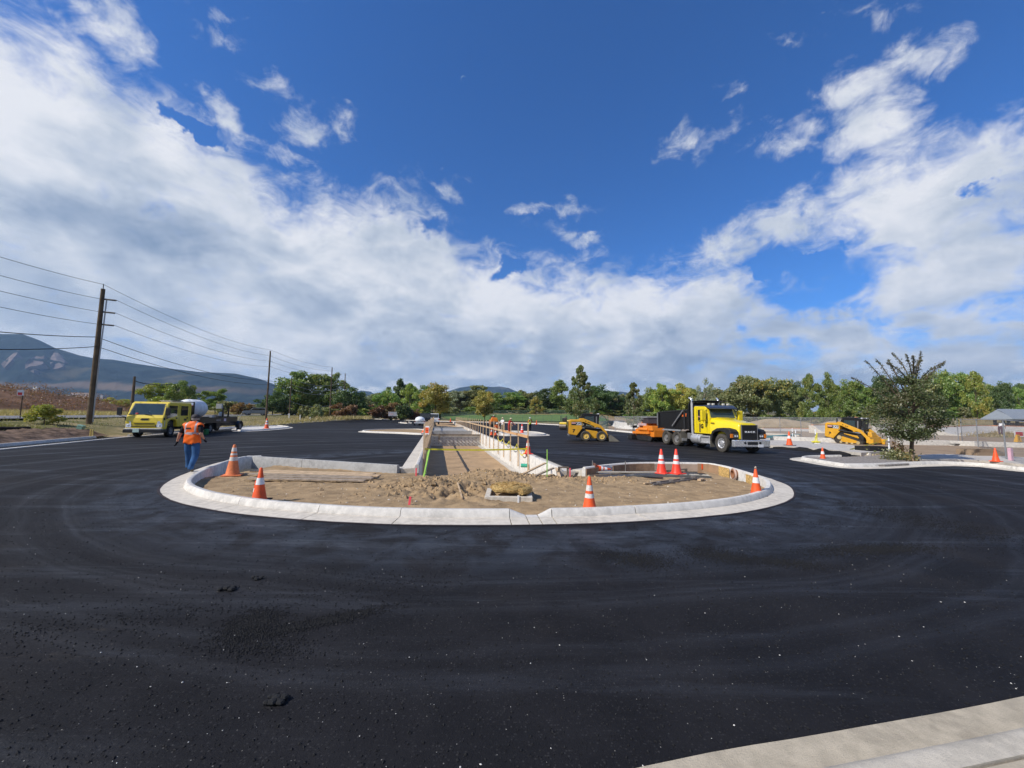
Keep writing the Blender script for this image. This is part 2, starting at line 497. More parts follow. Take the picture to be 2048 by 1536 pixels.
def cdt_mesh(name, loops, holes, m, zf, extra=(), parent=None):
    """flat sheet with holes; zf(x,y)->z"""
    vs = []; es = []
    for lp in list(loops) + list(holes):
        b = len(vs); vs += [Vector((p[0], p[1])) for p in lp]; n = len(lp)
        es += [(b + i, b + (i + 1) % n) for i in range(n)]
    vs += [Vector((p[0], p[1])) for p in extra]
    r = delaunay_2d_cdt(vs, es, [], 0, 1e-5)
    V2 = np.array([(v.x, v.y) for v in r[0]]); F = [f for f in r[2] if len(f) == 3]
    F = np.array(F); C = V2[F].mean(axis=1)
    keep = np.zeros(len(F), bool)
    for lp in loops: keep |= in_poly(C[:, 0], C[:, 1], lp)
    for h in holes: keep &= ~in_poly(C[:, 0], C[:, 1], h)
    F = F[keep]
    a = V2[F[:, 1]] - V2[F[:, 0]]; b = V2[F[:, 2]] - V2[F[:, 0]]
    cr = a[:, 0] * b[:, 1] - a[:, 1] * b[:, 0]
    F[cr < 0] = F[cr < 0][:, ::-1]
    Z = zf(V2[:, 0], V2[:, 1])
    used = np.unique(F); rem = np.full(len(V2), -1); rem[used] = np.arange(len(used))
    return np_mesh(name, np.column_stack([V2, Z])[used], rem[F], m, parent)
def sweep(mb, path, prof_fn, closed=False, left=1):
    """cross-section prof_fn(i)->[(d,z)...] swept along path; d is measured to the left of travel (left=1) or right"""
    n = len(path); rings = []
    for i in range(n):
        a = path[i - 1] if (closed or i > 0) else path[0]
        b = path[(i + 1) % n] if (closed or i < n - 1) else path[-1]
        d = Vector((b[0] - a[0], b[1] - a[1], 0)).normalized(); nrm = Vector((-d.y, d.x, 0)) * left
        base = Vector((path[i][0], path[i][1], path[i][2] if len(path[i]) > 2 else 0))
        rings.append([base + nrm * q + Vector((0, 0, z)) for q, z in prof_fn(i)])
    k = len(rings[0]); vs = [v for r in rings for v in r]; fs = []
    for i in range(n if closed else n - 1):
        for j in range(k):
            j2 = (j + 1) % k; i2 = (i + 1) % n
            q = (i * k + j, i * k + j2, i2 * k + j2, i2 * k + j)
            fs.append(q if left == 1 else q[::-1])
    if not closed:
        e0 = tuple(range(k)); e1 = tuple((n - 1) * k + j for j in range(k))
        fs.append(e0[::-1] if left == 1 else e0); fs.append(e1 if left == 1 else e1[::-1])
    mb.add(vs, fs)
# ------------------------------------------------------------------ plan of the place
def XY(px, py, z=0.0): v = P(px, py, z); return (v.x, v.y)
TDIR = Vector((-0.194, 1, 0)).normalized()          # the long planter and both lots run this way
TN = Vector((TDIR.y, -TDIR.x, 0))                   # to its right

lot = [(-60, -40), (-34, -12), (-23.2, 10), XY(0, 900), XY(130, 887), XY(270, 873), XY(560, 848), XY(665, 841), XY(747, 838.2), XY(800, 840.5), XY(876, 843),
       XY(1000, 845.5), XY(1070, 848), XY(1123, 851), XY(1216, 861.5), XY(1281, 868), XY(1400, 880), XY(1530, 893), XY(1560, 896), XY(1651, 903), XY(1725, 911),
       XY(1660, 913.5), XY(1597, 915), XY(1579, 918.5), XY(1600, 923), XY(1683, 936), XY(1771, 937.3), XY(1850, 933.5), XY(1912, 932), XY(1960, 934), XY(2048, 944),
       (22.5, 14.5), (26, 10), (34, 0), (50, -40)]
lot = [(p[0], p[1]) for p in lot]
# near corner of pavement at the photographer's feet
near_edge = [(-9, -0.6), (-5, 0.8), (-2, 1.55), XY(1290, 1536), XY(1660, 1468), XY(2048, 1395), (5.6, 3.35), (9, 4.9), (13, 6.8), (17.5, 7.9), (23, 7.6), (30, 2)]

def terrain(x, y):
    """height of the natural ground outside the lot"""
    x = np.asarray(x, float); y = np.asarray(y, float)
    d = dist_poly(x, y, lot)
    az = np.degrees(np.arctan2(x, np.maximum(y, 1e-3)))
    zl = np.interp(d, [0, 1.45, 3, 6, 9, 19, 40, 90, 300], [-.08, -.05, .36, .7, 1.1, 1.15, 1.3, 2.2, 4.0])
    zc = np.interp(d, [0, .5, 6, 16, 40, 80, 300], [-.05, .08, .25, .7, 3.0, 3.4, 5.0])
    zr = np.interp(d, [0, 1.4, 10, 38, 60, 75, 100, 120, 400], [-.03, .07, .12, .30, .42, .6, 2.6, 3.0, 5.0])
    wl = np.clip((-14 - az) / 5, 0, 1); wr = np.clip((az - 12) / 8, 0, 1)
    z = zl * wl + zr * wr + zc * (1 - wl - wr)
    r = np.hypot(x, y)
    z = z + np.clip(r - 380, 0, 1700) * 0.020
    amp = np.clip((d - 4) / 30, 0, 1) * np.clip(r / 60, .2, 8) * .28
    amp = amp * (1 - .85 * wl * (d < 60))
    return z + (vnoise(x, y, .045, 3) - .5) * amp
def gz(x, y): return float(terrain(np.array([x]), np.array([y]))[0])
def GP(px, depth):
    """ground point on the natural terrain below image column px at a depth"""
    y = 830
    for _ in range(4):
        v = V(px, y, depth); z = gz(v.x, v.y)
        # column -> recompute with the real height
        d = v; 
        q = (z - CAM_H)
        a = ray(px, 830); b = ray(px, 831); 
        # solve py so that V(px,py,depth).z == z
        z0 = V(px, 830, depth).z; z1 = V(px, 831, depth).z
        y = 830 + (z - z0) / (z1 - z0)
    v = V(px, y, depth); v.z = gz(v.x, v.y)
    return v

# ------------------------------------------------------------------ ground sheet
def ground_material():
    m = bpy.data.materials.new('dry_grassland'); m.use_nodes = True
    t = NT(m.node_tree)
    at = t.new('ShaderNodeAttribute', attribute_name='cover'); sp = t.new('ShaderNodeSeparateColor'); t.put(sp.inputs[0], at.outputs['Color'])
    tc = t.new('ShaderNodeTexCoord').outputs['Object']
    n1 = t.noise(tc, 0.06, 6, 0.6); n2 = t.noise(tc, 0.8, 7, 0.65); n3 = t.noise(tc, 9, 5, 0.7)
    grass = t.mix(t.mr(n1, .35, .65), (0.30, 0.225, 0.105), (0.135, 0.135, 0.05))
    grass = t.mix(t.mr(n2, .4, .7), grass, (0.36, 0.28, 0.145))
    grass = t.mix(t.math('MULTIPLY', t.mr(n3, .45, .7), .5), grass, (0.09, 0.085, 0.035))
    dirt = t.mix(t.mr(n2, .3, .7), (0.275, 0.195, 0.13), (0.36, 0.27, 0.18))
    dirt = t.mix(t.math('MULTIPLY', t.mr(n3, .5, .75), .35), dirt, (0.17, 0.12, 0.08))
    c = t.mix(t.mr(t.math('ADD', sp.outputs[0], t.math('MULTIPLY', t.math('SUBTRACT', n2, .5), .5)), .4, .6), grass, dirt)
    far = t.mix(t.mr(n1, .4, .62), (0.16, 0.13, 0.065), (0.045, 0.06, 0.028))
    c = t.mix(sp.outputs[1], c, far)
    b = t.new('ShaderNodeBsdfPrincipled'); t.put(b.inputs['Base Color'], c); b.inputs['Roughness'].default_value = .95; b.inputs['Specular IOR Level'].default_value = .15
    bp = t.new('ShaderNodeBump'); bp.inputs['Strength'].default_value = .6; bp.inputs['Distance'].default_value = .08
    t.put(bp.inputs['Height'], t.math('ADD', n3, n2)); t.l.new(bp.outputs[0], b.inputs['Normal'])
    out = t.new('ShaderNodeOutputMaterial'); t.l.new(b.outputs[0], out.inputs[0])
    return m
def set_attr(o, name, cols):
    at = o.data.attributes.new(name, 'FLOAT_COLOR', 'POINT')
    at.data.foreach_set('color', np.asarray(cols, dtype=np.float32).ravel())

lot_d = smooth_path(lot, 2.0, True) if False else [Vector((p[0], p[1], 0)) for p in lot]
dens = []
for i in range(len(lot_d)):
    a = lot_d[i]; b = lot_d[(i + 1) % len(lot_d)]; k = max(1, int((b - a).length / 2.0))
    dens += [a.lerp(b, j / k) for j in range(k)]
lot_dense = dens
ext = []
rr = [4, 8, 12, 16, 20, 25, 30, 36, 42, 50, 58, 68, 80, 95, 112, 132, 156, 185, 220, 265, 320, 390, 480, 600, 760, 980, 1300, 1750, 2400, 3400, 5000, 8000]
for r in rr:
    for a in np.arange(-180, 180, 3.0 if r > 15 else 12):
        x = r * math.sin(math.radians(a)); y = r * math.cos(math.radians(a))
        if abs(a) > 75 and int(a) % 9: continue
        ext.append((x, y))
ex = np.array(ext); d0 = dist_poly(ex[:, 0], ex[:, 1], lot); ins = in_poly(ex[:, 0], ex[:, 1], lot)
ext = [tuple(p) for p, dd, i_ in zip(ext, d0, ins) if not i_ and dd > 1.2]
# rings just outside the lot so the verge keeps its shape
for off in (1.5, 3.5, 6.5, 10, 14, 19):
    for i in range(len(lot_dense)):
        a = lot_dense[i - 1]; b = lot_dense[(i + 1) % len(lot_dense)]
        dv = (b - a).normalized(); q = lot_dense[i] + Vector((-dv.y, dv.x, 0)) * off
        for s in (1, -1):
            q = lot_dense[i] + Vector((-dv.y, dv.x, 0)) * off * s
            if q.y > -5: ext.append((q.x, q.y))
ex = np.array(ext); d0 = dist_poly(ex[:, 0], ex[:, 1], lot); ins = in_poly(ex[:, 0], ex[:, 1], lot)
ext = [tuple(p) for p, dd, i_ in zip(ext, d0, ins) if not i_ and dd > 1.2]
outer = [(9000 * math.sin(a), 9000 * math.cos(a)) for a in np.linspace(0, 2 * math.pi, 48, endpoint=False)]
ground = cdt_mesh('ground', [outer], [[(p.x, p.y) for p in lot_dense]], ground_material(), terrain, ext)
tag(ground, kind='structure')
gv = np.empty(len(ground.data.vertices) * 3, np.float32); ground.data.vertices.foreach_get('co', gv); gv = gv.reshape(-1, 3)
dl = dist_poly(gv[:, 0], gv[:, 1], lot); azg = np.degrees(np.arctan2(gv[:, 0], gv[:, 1]))
dirtw = np.where(azg > 8, np.clip(1.3 - dl / 46, 0, 1), np.where(azg < -18, np.clip(1 - dl / 3.0, 0, 1), np.clip(1 - dl / 9, 0, 1)))
farw = np.clip((np.hypot(gv[:, 0], gv[:, 1]) - 230) / 500, 0, 1)
set_attr(ground, 'cover', np.column_stack([dirtw, farw, dirtw * 0, dirtw * 0 + 1]))
ground.data.polygons.foreach_set('use_smooth', [True] * len(ground.data.polygons))

# ------------------------------------------------------------------ asphalt with the island and the planter cut out
isl_px = [(1545, 958.5), (1578, 972), (1589, 990), (1575, 1003), (1535, 1016), (1480, 1026), (1400, 1035), (1300, 1042), (1200, 1047.5), (1060, 1050.5), (960, 1051.5), (860, 1051),
          (782, 1049.5), (690, 1046), (600, 1040), (490, 1030), (427, 1021), (360, 1007), (328, 994), (317, 982), (326, 970), (352, 955), (390, 940), (430, 927), (470, 919), (520, 916)]
isl_outer = smooth_path([XY(*q) for q in isl_px], 0.22)
FL = Vector((XY(838, 929, .15)[0], XY(838, 929, .15)[1], 0))       # front-left corner of the planter opening (curb top)
FR = Vector((XY(1116, 935, .15)[0], XY(1116, 935, .15)[1], 0))
GUT, CW = 0.45, 0.16
# back kerb of the island: curb tops along these lines, asphalt starts GUT behind
bl_out = XY(520, 916)
WL = FL - TN * (CW + GUT)      # asphalt edge along the left of the planter
WR = FR + TN * (CW + GUT)
TLEN = 92.0
WLf = WL + TDIR * TLEN; WRf = WR + TDIR * (TLEN - 1)
hole = [(p.x, p.y) for p in isl_outer]                      # right end -> front -> left end -> back-left
WLc = Vector((WL.x, bl_out[1] + (WL.x - bl_out[0]) * 0.0 + .05, 0))
hole += [(WL.x - 0.02 + .0, WL.y + GUT), (WLf.x, WLf.y), (WRf.x, WRf.y), (WR.x, WR.y + GUT + .1)]
hole += [XY(1250, 929), XY(1400, 929.5), XY(1470, 938)]
def asphalt_material():
    m = bpy.data.materials.new('fresh_asphalt'); m.use_nodes = True
    t = NT(m.node_tree)
    tc = t.new('ShaderNodeTexCoord').outputs['Object']
    big = t.noise(tc, 0.16, 5, 0.55, .6)
    mid = t.noise(tc, 1.1, 6, 0.6, .3)
    # tyre-polished sweeps round the island: rings about the bend
    off = t.vmath('SUBTRACT', tc, (-0.6, 13.5, 0)); off = t.vmath('MULTIPLY', off, (0.82, 1, 0))
    rad = t.vmath('LENGTH', off, out=1)
    wob = t.noise(tc, 0.25, 3, 0.5)
    rr_ = t.math('ADD', rad, t.math('MULTIPLY', wob, .9))
    cx = t.new('ShaderNodeCombineXYZ'); t.put(cx.inputs[0], t.math('MULTIPLY', rr_, 1.0)); t.put(cx.inputs[1], t.math('MULTIPLY', big, .7))
    ring = t.noise(cx.outputs[0], 1.9, 6, 0.62)
    fine = t.noise(tc, 95, 4, 0.7)
    grit = t.noise(tc, 34, 6, 0.75)
    base = t.mix(t.mr(mid, .3, .7), (0.0098, 0.0096, 0.0112), (0.0175, 0.0170, 0.0190))
    base = t.mix(t.math('MULTIPLY', t.mr(ring, .5, .68), .16), base, (0.036, 0.036, 0.040))
    warm = t.noise(tc, .33, 4, .6, .4)
    base = t.mix(t.math('MULTIPLY', t.mr(warm, .55, .75), .45), base, (0.034, 0.027, 0.020))
    lat = t.noise(t.mapping(tc, rot=(0, 0, -.12), scale=(.18, 2.0, 1)), 1.0, 7, .65, .3)
    base = t.mix(t.math('MULTIPLY', t.mr(lat, .52, .70), .40), base, (0.040, 0.042, 0.048))
    base = t.mix(t.math('MULTIPLY', t.mr(t.noise(tc, .5, 5, .6, .8), .50, .68), .5), base, (0.008, 0.0085, 0.010))
    prox = t.math('MULTIPLY', t.mr(rad, 6.6, 7.1), t.mr(rad, 9.3, 7.9, 0, 1) if False else t.mr(t.math('MULTIPLY', rad, -1.0), -9.4, -7.6))
    sheen = t.math('MULTIPLY', prox, t.mr(t.noise(tc, 1.4, 6, .66, .6), .34, .62))
    base = t.mix(t.math('MULTIPLY', sheen, .75), base, (0.034, 0.041, 0.054))  # bluish sheen also painted into the base colour round the island
    seam = t.new('ShaderNodeSeparateXYZ'); t.put(seam.inputs[0], t.mapping(tc, rot=(0, 0, -math.atan2(.194, 1))))
    sx_ = t.math('FRACT', t.math('MULTIPLY_ADD', t.math('ADD', seam.outputs[0], t.math('MULTIPLY', mid, .12)), 1 / 3.4, .3))
    sl_ = t.math('MULTIPLY', t.math('MULTIPLY', t.math('LESS_THAN', sx_, .012), t.mr(seam.outputs[1], 14.5, 16)), t.mr(mid, .35, .6))
    base = t.mix(t.math('MULTIPLY', sl_, .55), base, (0.05, 0.05, 0.052))
    # dusty light scuffs
    scv = t.mapping(tc, rot=(0, 0, .25), scale=(.5, 3.4, 1))
    sc = t.noise(scv, 1.3, 8, .72, .4)
    dust = t.math('MULTIPLY', t.mr(sc, .60, .72), t.mr(t.noise(tc, 7, 5, .7), .40, .66))
    dust = t.math('MULTIPLY', dust, t.mr(t.noise(tc, .21, 2, .5), .42, .6))
    base = t.mix(t.math('MULTIPLY', dust, .38), base, (0.135, 0.115, 0.085))
    # exposed pale stone chips
    vo = t.new('ShaderNodeTexVoronoi', feature='F1'); t.put(vo.inputs['Vector'], tc); vo.inputs['Scale'].default_value = 55
    chip = t.math('LESS_THAN', vo.outputs['Distance'], .20)
    vs = t.new('ShaderNodeSeparateColor'); t.put(vs.inputs[0], vo.outputs['Color'])
    chip = t.math('MULTIPLY', chip, t.mr(vs.outputs[0], .972, .995))
    base = t.mix(chip, base, (0.33, 0.31, 0.27))
    ch2 = t.math('MULTIPLY', t.mr(vo.outputs['Distance'], .1, .5, 1, 0), t.mr(vs.outputs[1], .55, 1.0))
    base = t.mix(t.math('MULTIPLY', ch2, .45), base, (0.075, 0.073, 0.072))
    b = t.new('ShaderNodeBsdfPrincipled'); t.put(b.inputs['Base Color'], base)
    ro = t.mr(ring, .42, .72, .80, .62)
    ro = t.math('ADD', ro, t.math('MULTIPLY', t.math('SUBTRACT', mid, .5), .22))
    ro = t.math('SUBTRACT', ro, t.math('MULTIPLY', t.mr(lat, .50, .66), .20))
    ro = t.math('SUBTRACT', ro, t.math('MULTIPLY', sheen, .22))
    t.put(b.inputs['Roughness'], ro)
    t.put(b.inputs['Specular IOR Level'], t.mr(ring, .42, .72, .13, .30))
    hgt = t.math('ADD', t.math('MULTIPLY', fine, .5), t.math('MULTIPLY', grit, 1.0))
    bp = t.new('ShaderNodeBump'); bp.inputs['Strength'].default_value = .75; bp.inputs['Distance'].default_value = .012
    t.put(bp.inputs['Height'], hgt); t.l.new(bp.outputs[0], b.inputs['Normal'])
    out = t.new('ShaderNodeOutputMaterial'); t.l.new(b.outputs[0], out.inputs[0])
    return m
ASPH = asphalt_material()
near_poly = [(p[0], p[1]) for p in near_edge] + [(40, -38), (-40, -38)]
lot_in = [(p.x, p.y) for p in lot_dense]
asph = cdt_mesh('asphalt', [lot_in], [hole], ASPH, lambda x, y: x * 0)
tag(asph, kind='structure')

# ------------------------------------------------------------------ concrete
def concrete(name, c=(0.50, 0.485, 0.45), stain=.3, fine=1.0):
    m = bpy.data.materials.new(name); m.use_nodes = True
    t = NT(m.node_tree); tc = t.new('ShaderNodeTexCoord').outputs['Object']
    n1 = t.noise(tc, .9, 6, .6); n2 = t.noise(tc, 7, 7, .68); n3 = t.noise(tc, 70 if fine == 1 else 120, 4, .7)
    d = tuple(q * .72 for q in c); h = tuple(min(1, q * 1.13) for q in c)
    col = t.mix(t.mr(n1, .3, .7), d, c); col = t.mix(t.mr(n2, .35, .7), col, h)
    col = t.mix(t.math('MULTIPLY', t.mr(t.noise(tc, 2.6, 8, .72), .55, .75), stain), col, (0.22, 0.18, 0.14))
    col = t.mix(t.math('MULTIPLY', t.mr(n3, .5, .8), .25 * fine), col, (0.24, 0.22, 0.2))
    b = t.new('ShaderNodeBsdfPrincipled'); t.put(b.inputs['Base Color'], col); b.inputs['Roughness'].default_value = .85; b.inputs['Specular IOR Level'].default_value = .25
    bp = t.new('ShaderNodeBump'); bp.inputs['Strength'].default_value = min(1, .35 * fine); bp.inputs['Distance'].default_value = .008
    t.put(bp.inputs['Height'], t.math('ADD', n2, n3)); t.l.new(bp.outputs[0], b.inputs['Normal'])
    out = t.new('ShaderNodeOutputMaterial'); t.l.new(b.outputs[0], out.inputs[0]); MATS[name] = m
    return m
C_NEW = concrete('new_concrete', (0.63, 0.60, 0.545), .35)
C_PAN = concrete('gutter_concrete', (0.60, 0.545, 0.455), .35)
C_RAW = concrete('form_stripped_concrete', (0.34, 0.335, 0.32), .3)
C_OLD = concrete('walk_concrete', (0.50, 0.465, 0.41), .35)
DIRT = mat('excavated_dirt', (0.36, 0.252, 0.142), .95, .1, var=.2, vscale=2.2, bump=1.0, bscale=26, dirt=.75, dirtcol=(.20, .14, .08))

def kerb_sections(parent, path, cuts, hfn, gut=GUT, cw=CW, foot=-.35, gap=.010, left=1, panmat=None, topmat=None, names=('kerb_section', 'gutter_pan'), zoff=0.0):
    """kerb and gutter cast in sections: path is the asphalt edge, kerb stands gut away from it"""
    L = [0]
    for a, b in zip(path, path[1:]): L.append(L[-1] + (Vector(b) - Vector(a)).length)
    tot = L[-1]
    def at(s):
        s = min(max(s, 0), tot - 1e-6); i = max(j for j in range(len(L)) if L[j] <= s); i = min(i, len(path) - 2)
        u = (s - L[i]) / max(1e-9, L[i + 1] - L[i]); return Vector(path[i]).lerp(Vector(path[i + 1]), u)
    cuts = [0] + [c for c in cuts if 0 < c < tot] + [tot]
    for c0, c1 in zip(cuts, cuts[1:]):
        s0, s1 = c0 + gap, c1 - gap
        if s1 - s0 < .05: continue
        k = max(2, int((s1 - s0) / .22)); ss = [s0 + (s1 - s0) * i / k for i in range(k + 1)]
        sub = [at(s) for s in ss]
        def pan(i): return [(0.0, foot), (0, .006 + zoff), (gut - .001, .024 + zoff), (gut - .001, foot)]
        def krb(i):
            h = hfn(ss[i]) + zoff; h = max(h, .028 + zoff); e = min(.03, (h - .02) * .4)
            return [(gut, foot), (gut, .024 + zoff), (gut + .035, h - e), (gut + .06, h), (gut + cw - .02, h), (gut + cw, h - e * .6), (gut + cw, foot)]
        mb = MB(); sweep(mb, sub, pan, left=left); mb.build(names[1], panmat or C_PAN, parent, smooth=True)
        mb = MB(); sweep(mb, sub, krb, left=left); mb.build(names[0], topmat or C_NEW, parent, smooth=True, ang=50)
    return tot

# island kerb
island = empty('island_kerb', (0, 0, 0), 0, 'D-shaped pale concrete kerb and gutter round the dirt island, notched at the front', 'kerb')
path = isl_outer          # runs right end -> front -> left: inside is to the right of travel -> left=-1
Ls = [0]
for a, b in zip(path, path[1:]): Ls.append(Ls[-1] + (b - a).length)
def s_of(px, py):
    q = Vector((*XY(px, py), 0)); return Ls[min(range(len(path)), key=lambda i: (path[i] - q).length)]
n0, n1_, n2_, n3_ = s_of(1128, 1049.5), s_of(1096, 1050), s_of(1052, 1050.5), s_of(1008, 1051)
def isl_h(s):
    return float(np.interp(s, [n0, n1_, n2_, n3_], [.155, .028, .028, .155]))
cuts = sorted([n1_, n2_, s_of(1435, 1031), s_of(1305, 1042), s_of(1128, 1049.5), s_of(1008, 1051), s_of(786, 1049.5), s_of(601, 1040), s_of(425, 1021), s_of(330, 968)])
kerb_sections(island, path, cuts, isl_h, left=-1)
smw = [0.004 + .03 * float(vnoise(p.x * 3.1, p.y * 3.1, 1.0, 4, seed=6)) ** 2 + (.012 if vnoise(p.x, p.y, .8, 2, seed=9) > .6 else 0) for p in path]
mb = MB(); sweep(mb, path, lambda i: [(-.03, .0035), (-.03, .009), (smw[i], .0115), (smw[i], .0035)], left=-1); mb.build('tar_smear', mat('tar', (0.03, 0.022, 0.024), .8, .3, var=.4, vscale=9), island)
# back kerb, left part (top at FL) and right part
iend = path[-1]
pl = [Vector((iend.x, iend.y, 0)), Vector((iend.x * .5 + WL.x * .5, (iend.y + WL.y + GUT) / 2, 0)), Vector((WL.x + .1, WL.y + GUT, 0))]
def seg(a, b, st=.5):
    k = max(1, int((b - a).length / st)); return [a.lerp(b, i / k) for i in range(k + 1)]
bpath = seg(pl[0], pl[2])
kerb_sections(island, bpath, [2.9], lambda s: .15, left=-1, topmat=C_RAW, names=('back_kerb', 'back_gutter'))
rb0 = Vector((WR.x, WR.y + GUT + .1, 0))
rpts = [rb0, Vector((*XY(1250, 929), 0)), Vector((*XY(1400, 929.5), 0)), Vector((*XY(1470, 938), 0)), path[0]]
rpath = smooth_path(rpts, .4)
kerb_sections(island, rpath, [2.6, 5.2], lambda s: .15, left=-1, names=('back_kerb', 'back_gutter'))

# planter: kerb and gutter along both sides with a retaining wall below the kerb
ZT = -1.0
planter = empty('planter_walls', (0, 0, 0), 0, 'long sunken concrete planter walls with kerb on top running away from the dirt island', 'planter')
SZ = 0.7
lw = [WL + TDIR * s for s in np.arange(0, TLEN + .1, 4.0)]
kerb_sections(planter, lw, [3.1 * i for i in range(1, 29)], lambda s: .15, left=-1, foot=ZT - .1, names=('kerb_section', 'gutter_pan'))
rw = [WR + TDIR * s for s in np.arange(0, TLEN - .9, 4.0)]
kerb_sections(planter, rw, [3.1 * i for i in range(1, 29)], lambda s: .15, left=1, foot=ZT - .1, names=('kerb_section', 'gutter_pan'), topmat=C_NEW)
# wall panels under the kerb inner faces (footing ledges)
PW = (FR - FL).dot(TN)
def tpt(s, w, z): v = FL + TDIR * s + TN * w; return Vector((v.x, v.y, z))
mb = MB()
for side, w0, w1 in ((0, 0.02, 0.14), (1, PW - .30, PW - .02)):
    a = tpt(.6, w0, ZT); vs = [tpt(s, w, z) for s in (.8, TLEN - 6) for w, z in ((w0, ZT), (w1, ZT), (w1, ZT + .1), (w0, ZT + .1))]
    mb.add(vs, [(0, 3, 2, 1), (4, 5, 6, 7), (0, 1, 5, 4), (1, 2, 6, 5), (2, 3, 7, 6), (3, 0, 4, 7)])
mb.build('wall_footing', C_OLD, planter)
# cross walls with dowel bars
DARKW = mat('weathered_form_timber', (0.19, 0.145, 0.105), .85, .2, var=.3, vscale=6, bump=.5)
STEEL = mat('rusty_rebar', (0.13, 0.075, 0.045), .7, .4, .5)
for s0, zt in ((22.6, .0), (31.5, .1), (46, .1)):
    mb = MB(); vs = [tpt(s, w, z) for s in (s0, s0 + .35) for w, z in ((0.01, ZT), (PW - .01, ZT), (PW - .01, zt), (.01, zt))]
    mb.add(vs, [(0, 1, 2, 3), (4, 7, 6, 5), (0, 4, 5, 1), (1, 5, 6, 2), (2, 6, 7, 3), (3, 7, 4, 0)]); mb.build('cross_wall', C_NEW if s0 < 30 else C_RAW, planter)
    if s0 < 30:
        mb = MB()
        for r_ in range(3):
            for c_ in range(12):
                w = .45 + c_ * (PW - .9) / 11; z = -.72 + r_ * .24
                mb.tube([tpt(s0 - .36, w, z), tpt(s0 + .02, w, z)], .03, 6)
        o = mb.build('dowel_bars', STEEL, planter)
        mb = MB(); mb.bar(tpt(s0 - .12, -.1, .06), tpt(s0 - .12, PW + .1, .06), .09, .14); mb.build('waler_board', DARKW, planter)
        mb = MB(); mb.bar(tpt(s0 - .16, .85, -.45), tpt(s0 - .16, .85, .16), .14, .1, (1, 0, 0)); mb.build('brace_board', DARKW, planter)
# raised slabs between the far cross walls
mb = MB(); vs = [tpt(s, w, z) for s in (31.9, 45.9) for w, z in ((.02, ZT), (PW - .02, ZT), (PW - .02, -.12), (.02, -.12))]
mb.add(vs, [(0, 1, 2, 3), (4, 7, 6, 5), (0, 4, 5, 1), (1, 5, 6, 2), (2, 6, 7, 3), (3, 7, 4, 0)]); mb.build('floor_slab', C_RAW, planter)

# planter floor and island dirt
def floor_sheet():
    ns, nw = 260, 30; ss = np.linspace(-.4, TLEN + .5, ns) ; ww = np.linspace(-.02, PW + .02, nw)
    ss = -1.2 + (TLEN + 1.7) * (np.linspace(0, 1, ns) ** 1.6)
    Sg, Wg = np.meshgrid(ss, ww, indexing='ij')
    X = FL.x + TDIR.x * Sg + TN.x * Wg; Y = FL.y + TDIR.y * Sg + TN.y * Wg
    Z = ZT + .04 + (vnoise(X, Y, 1.2, 4) - .5) * .07 + np.clip((Sg - 52) / 30, 0, 1) * .8
    Vv = np.column_stack([X.ravel(), Y.ravel(), Z.ravel()])
    i, j = np.meshgrid(np.arange(ns - 1), np.arange(nw - 1), indexing='ij'); a = (i * nw + j).ravel()
    F = np.column_stack([a, a + 1, a + nw + 1, a + nw])[:, ::-1]
    o = np_mesh('planter_floor', Vv, F, mat('packed_dirt', (0.41, 0.28, 0.16), .95, .1, var=.15, vscale=1.5, bump=.5, bscale=14), None, True)
    tag(o, kind='structure')
floor_sheet()
# inner outline of the island kerb (for the soil)
inner = []
for i in range(len(path)):
    a = path[max(0, i - 1)]; b = path[min(len(path) - 1, i + 1)]; d = (b - a).normalized()
    inner.append(path[i] + Vector((d.y, -d.x, 0)) * (GUT + CW - .05))
isl_in = [(p.x, p.y) for p in inner] + [(FL.x, FL.y + .05)]
cor = FR
isl_in += [(FL.x + .02, FL.y + .9), (FR.x + TDIR.x - .02, FR.y + .9), (FR.x, FR.y + .05), (rpath[len(rpath) // 2].x, FR.y + .02), (XY(1400, 934)[0], XY(1400, 934)[1] - .1)]
def soil_z(X, Y):
    base = np.interp(Y, [6.9, 8.2, 10.5, 13.3], [.045, .02, -.06, -.14])
    z = base + (vnoise(X, Y, 1.3, 4) - .5) * .09 + (vnoise(X, Y, 9, 3, seed=3) - .5) * .035
    def mound(px, py, r, h, e=1.0):
        c = P(px, py, -.05); dd = np.hypot(X - c.x, (Y - c.y) * e); return h * np.exp(-(dd / r) ** 2)
    rough = (vnoise(X, Y, 5.5, 4, seed=5) - .42)
    dig = mound(930, 985, 1.3, 1.0, 1.2)
    z = z + mound(875, 968, .8, .13) + mound(1000, 955, 1.1, .20, 1.4) + mound(1130, 965, .8, .10) + mound(805, 968, .8, .08) + mound(960, 952, .7, .14)
    z = z - mound(935, 985, .55, .20, 1.3) - mound(885, 992, .35, .10)
    z = z + rough * (dig * .58 + mound(1120, 962, .9, .16) + mound(800, 965, .9, .14))
    # falls into the planter
    s = (X - FL.x) * TDIR.x + (Y - FL.y) * TDIR.y
    w = (X - FL.x) * TN.x + (Y - FL.y) * TN.y
    inn = (w > 0) & (w < PW)
    z = np.where(inn, z - np.clip(s + .75 + (vnoise(X, Y, 2, 3) - .5) * .9, 0, 1.2) * .85, z)
    # notch in the front kerb: soil comes down to the pan
    c = XY(1072, 1043); dd = np.hypot((X - c[0]) / .55, (Y - c[1]) / .35); z = z - .05 * np.exp(-dd ** 2)
    return z
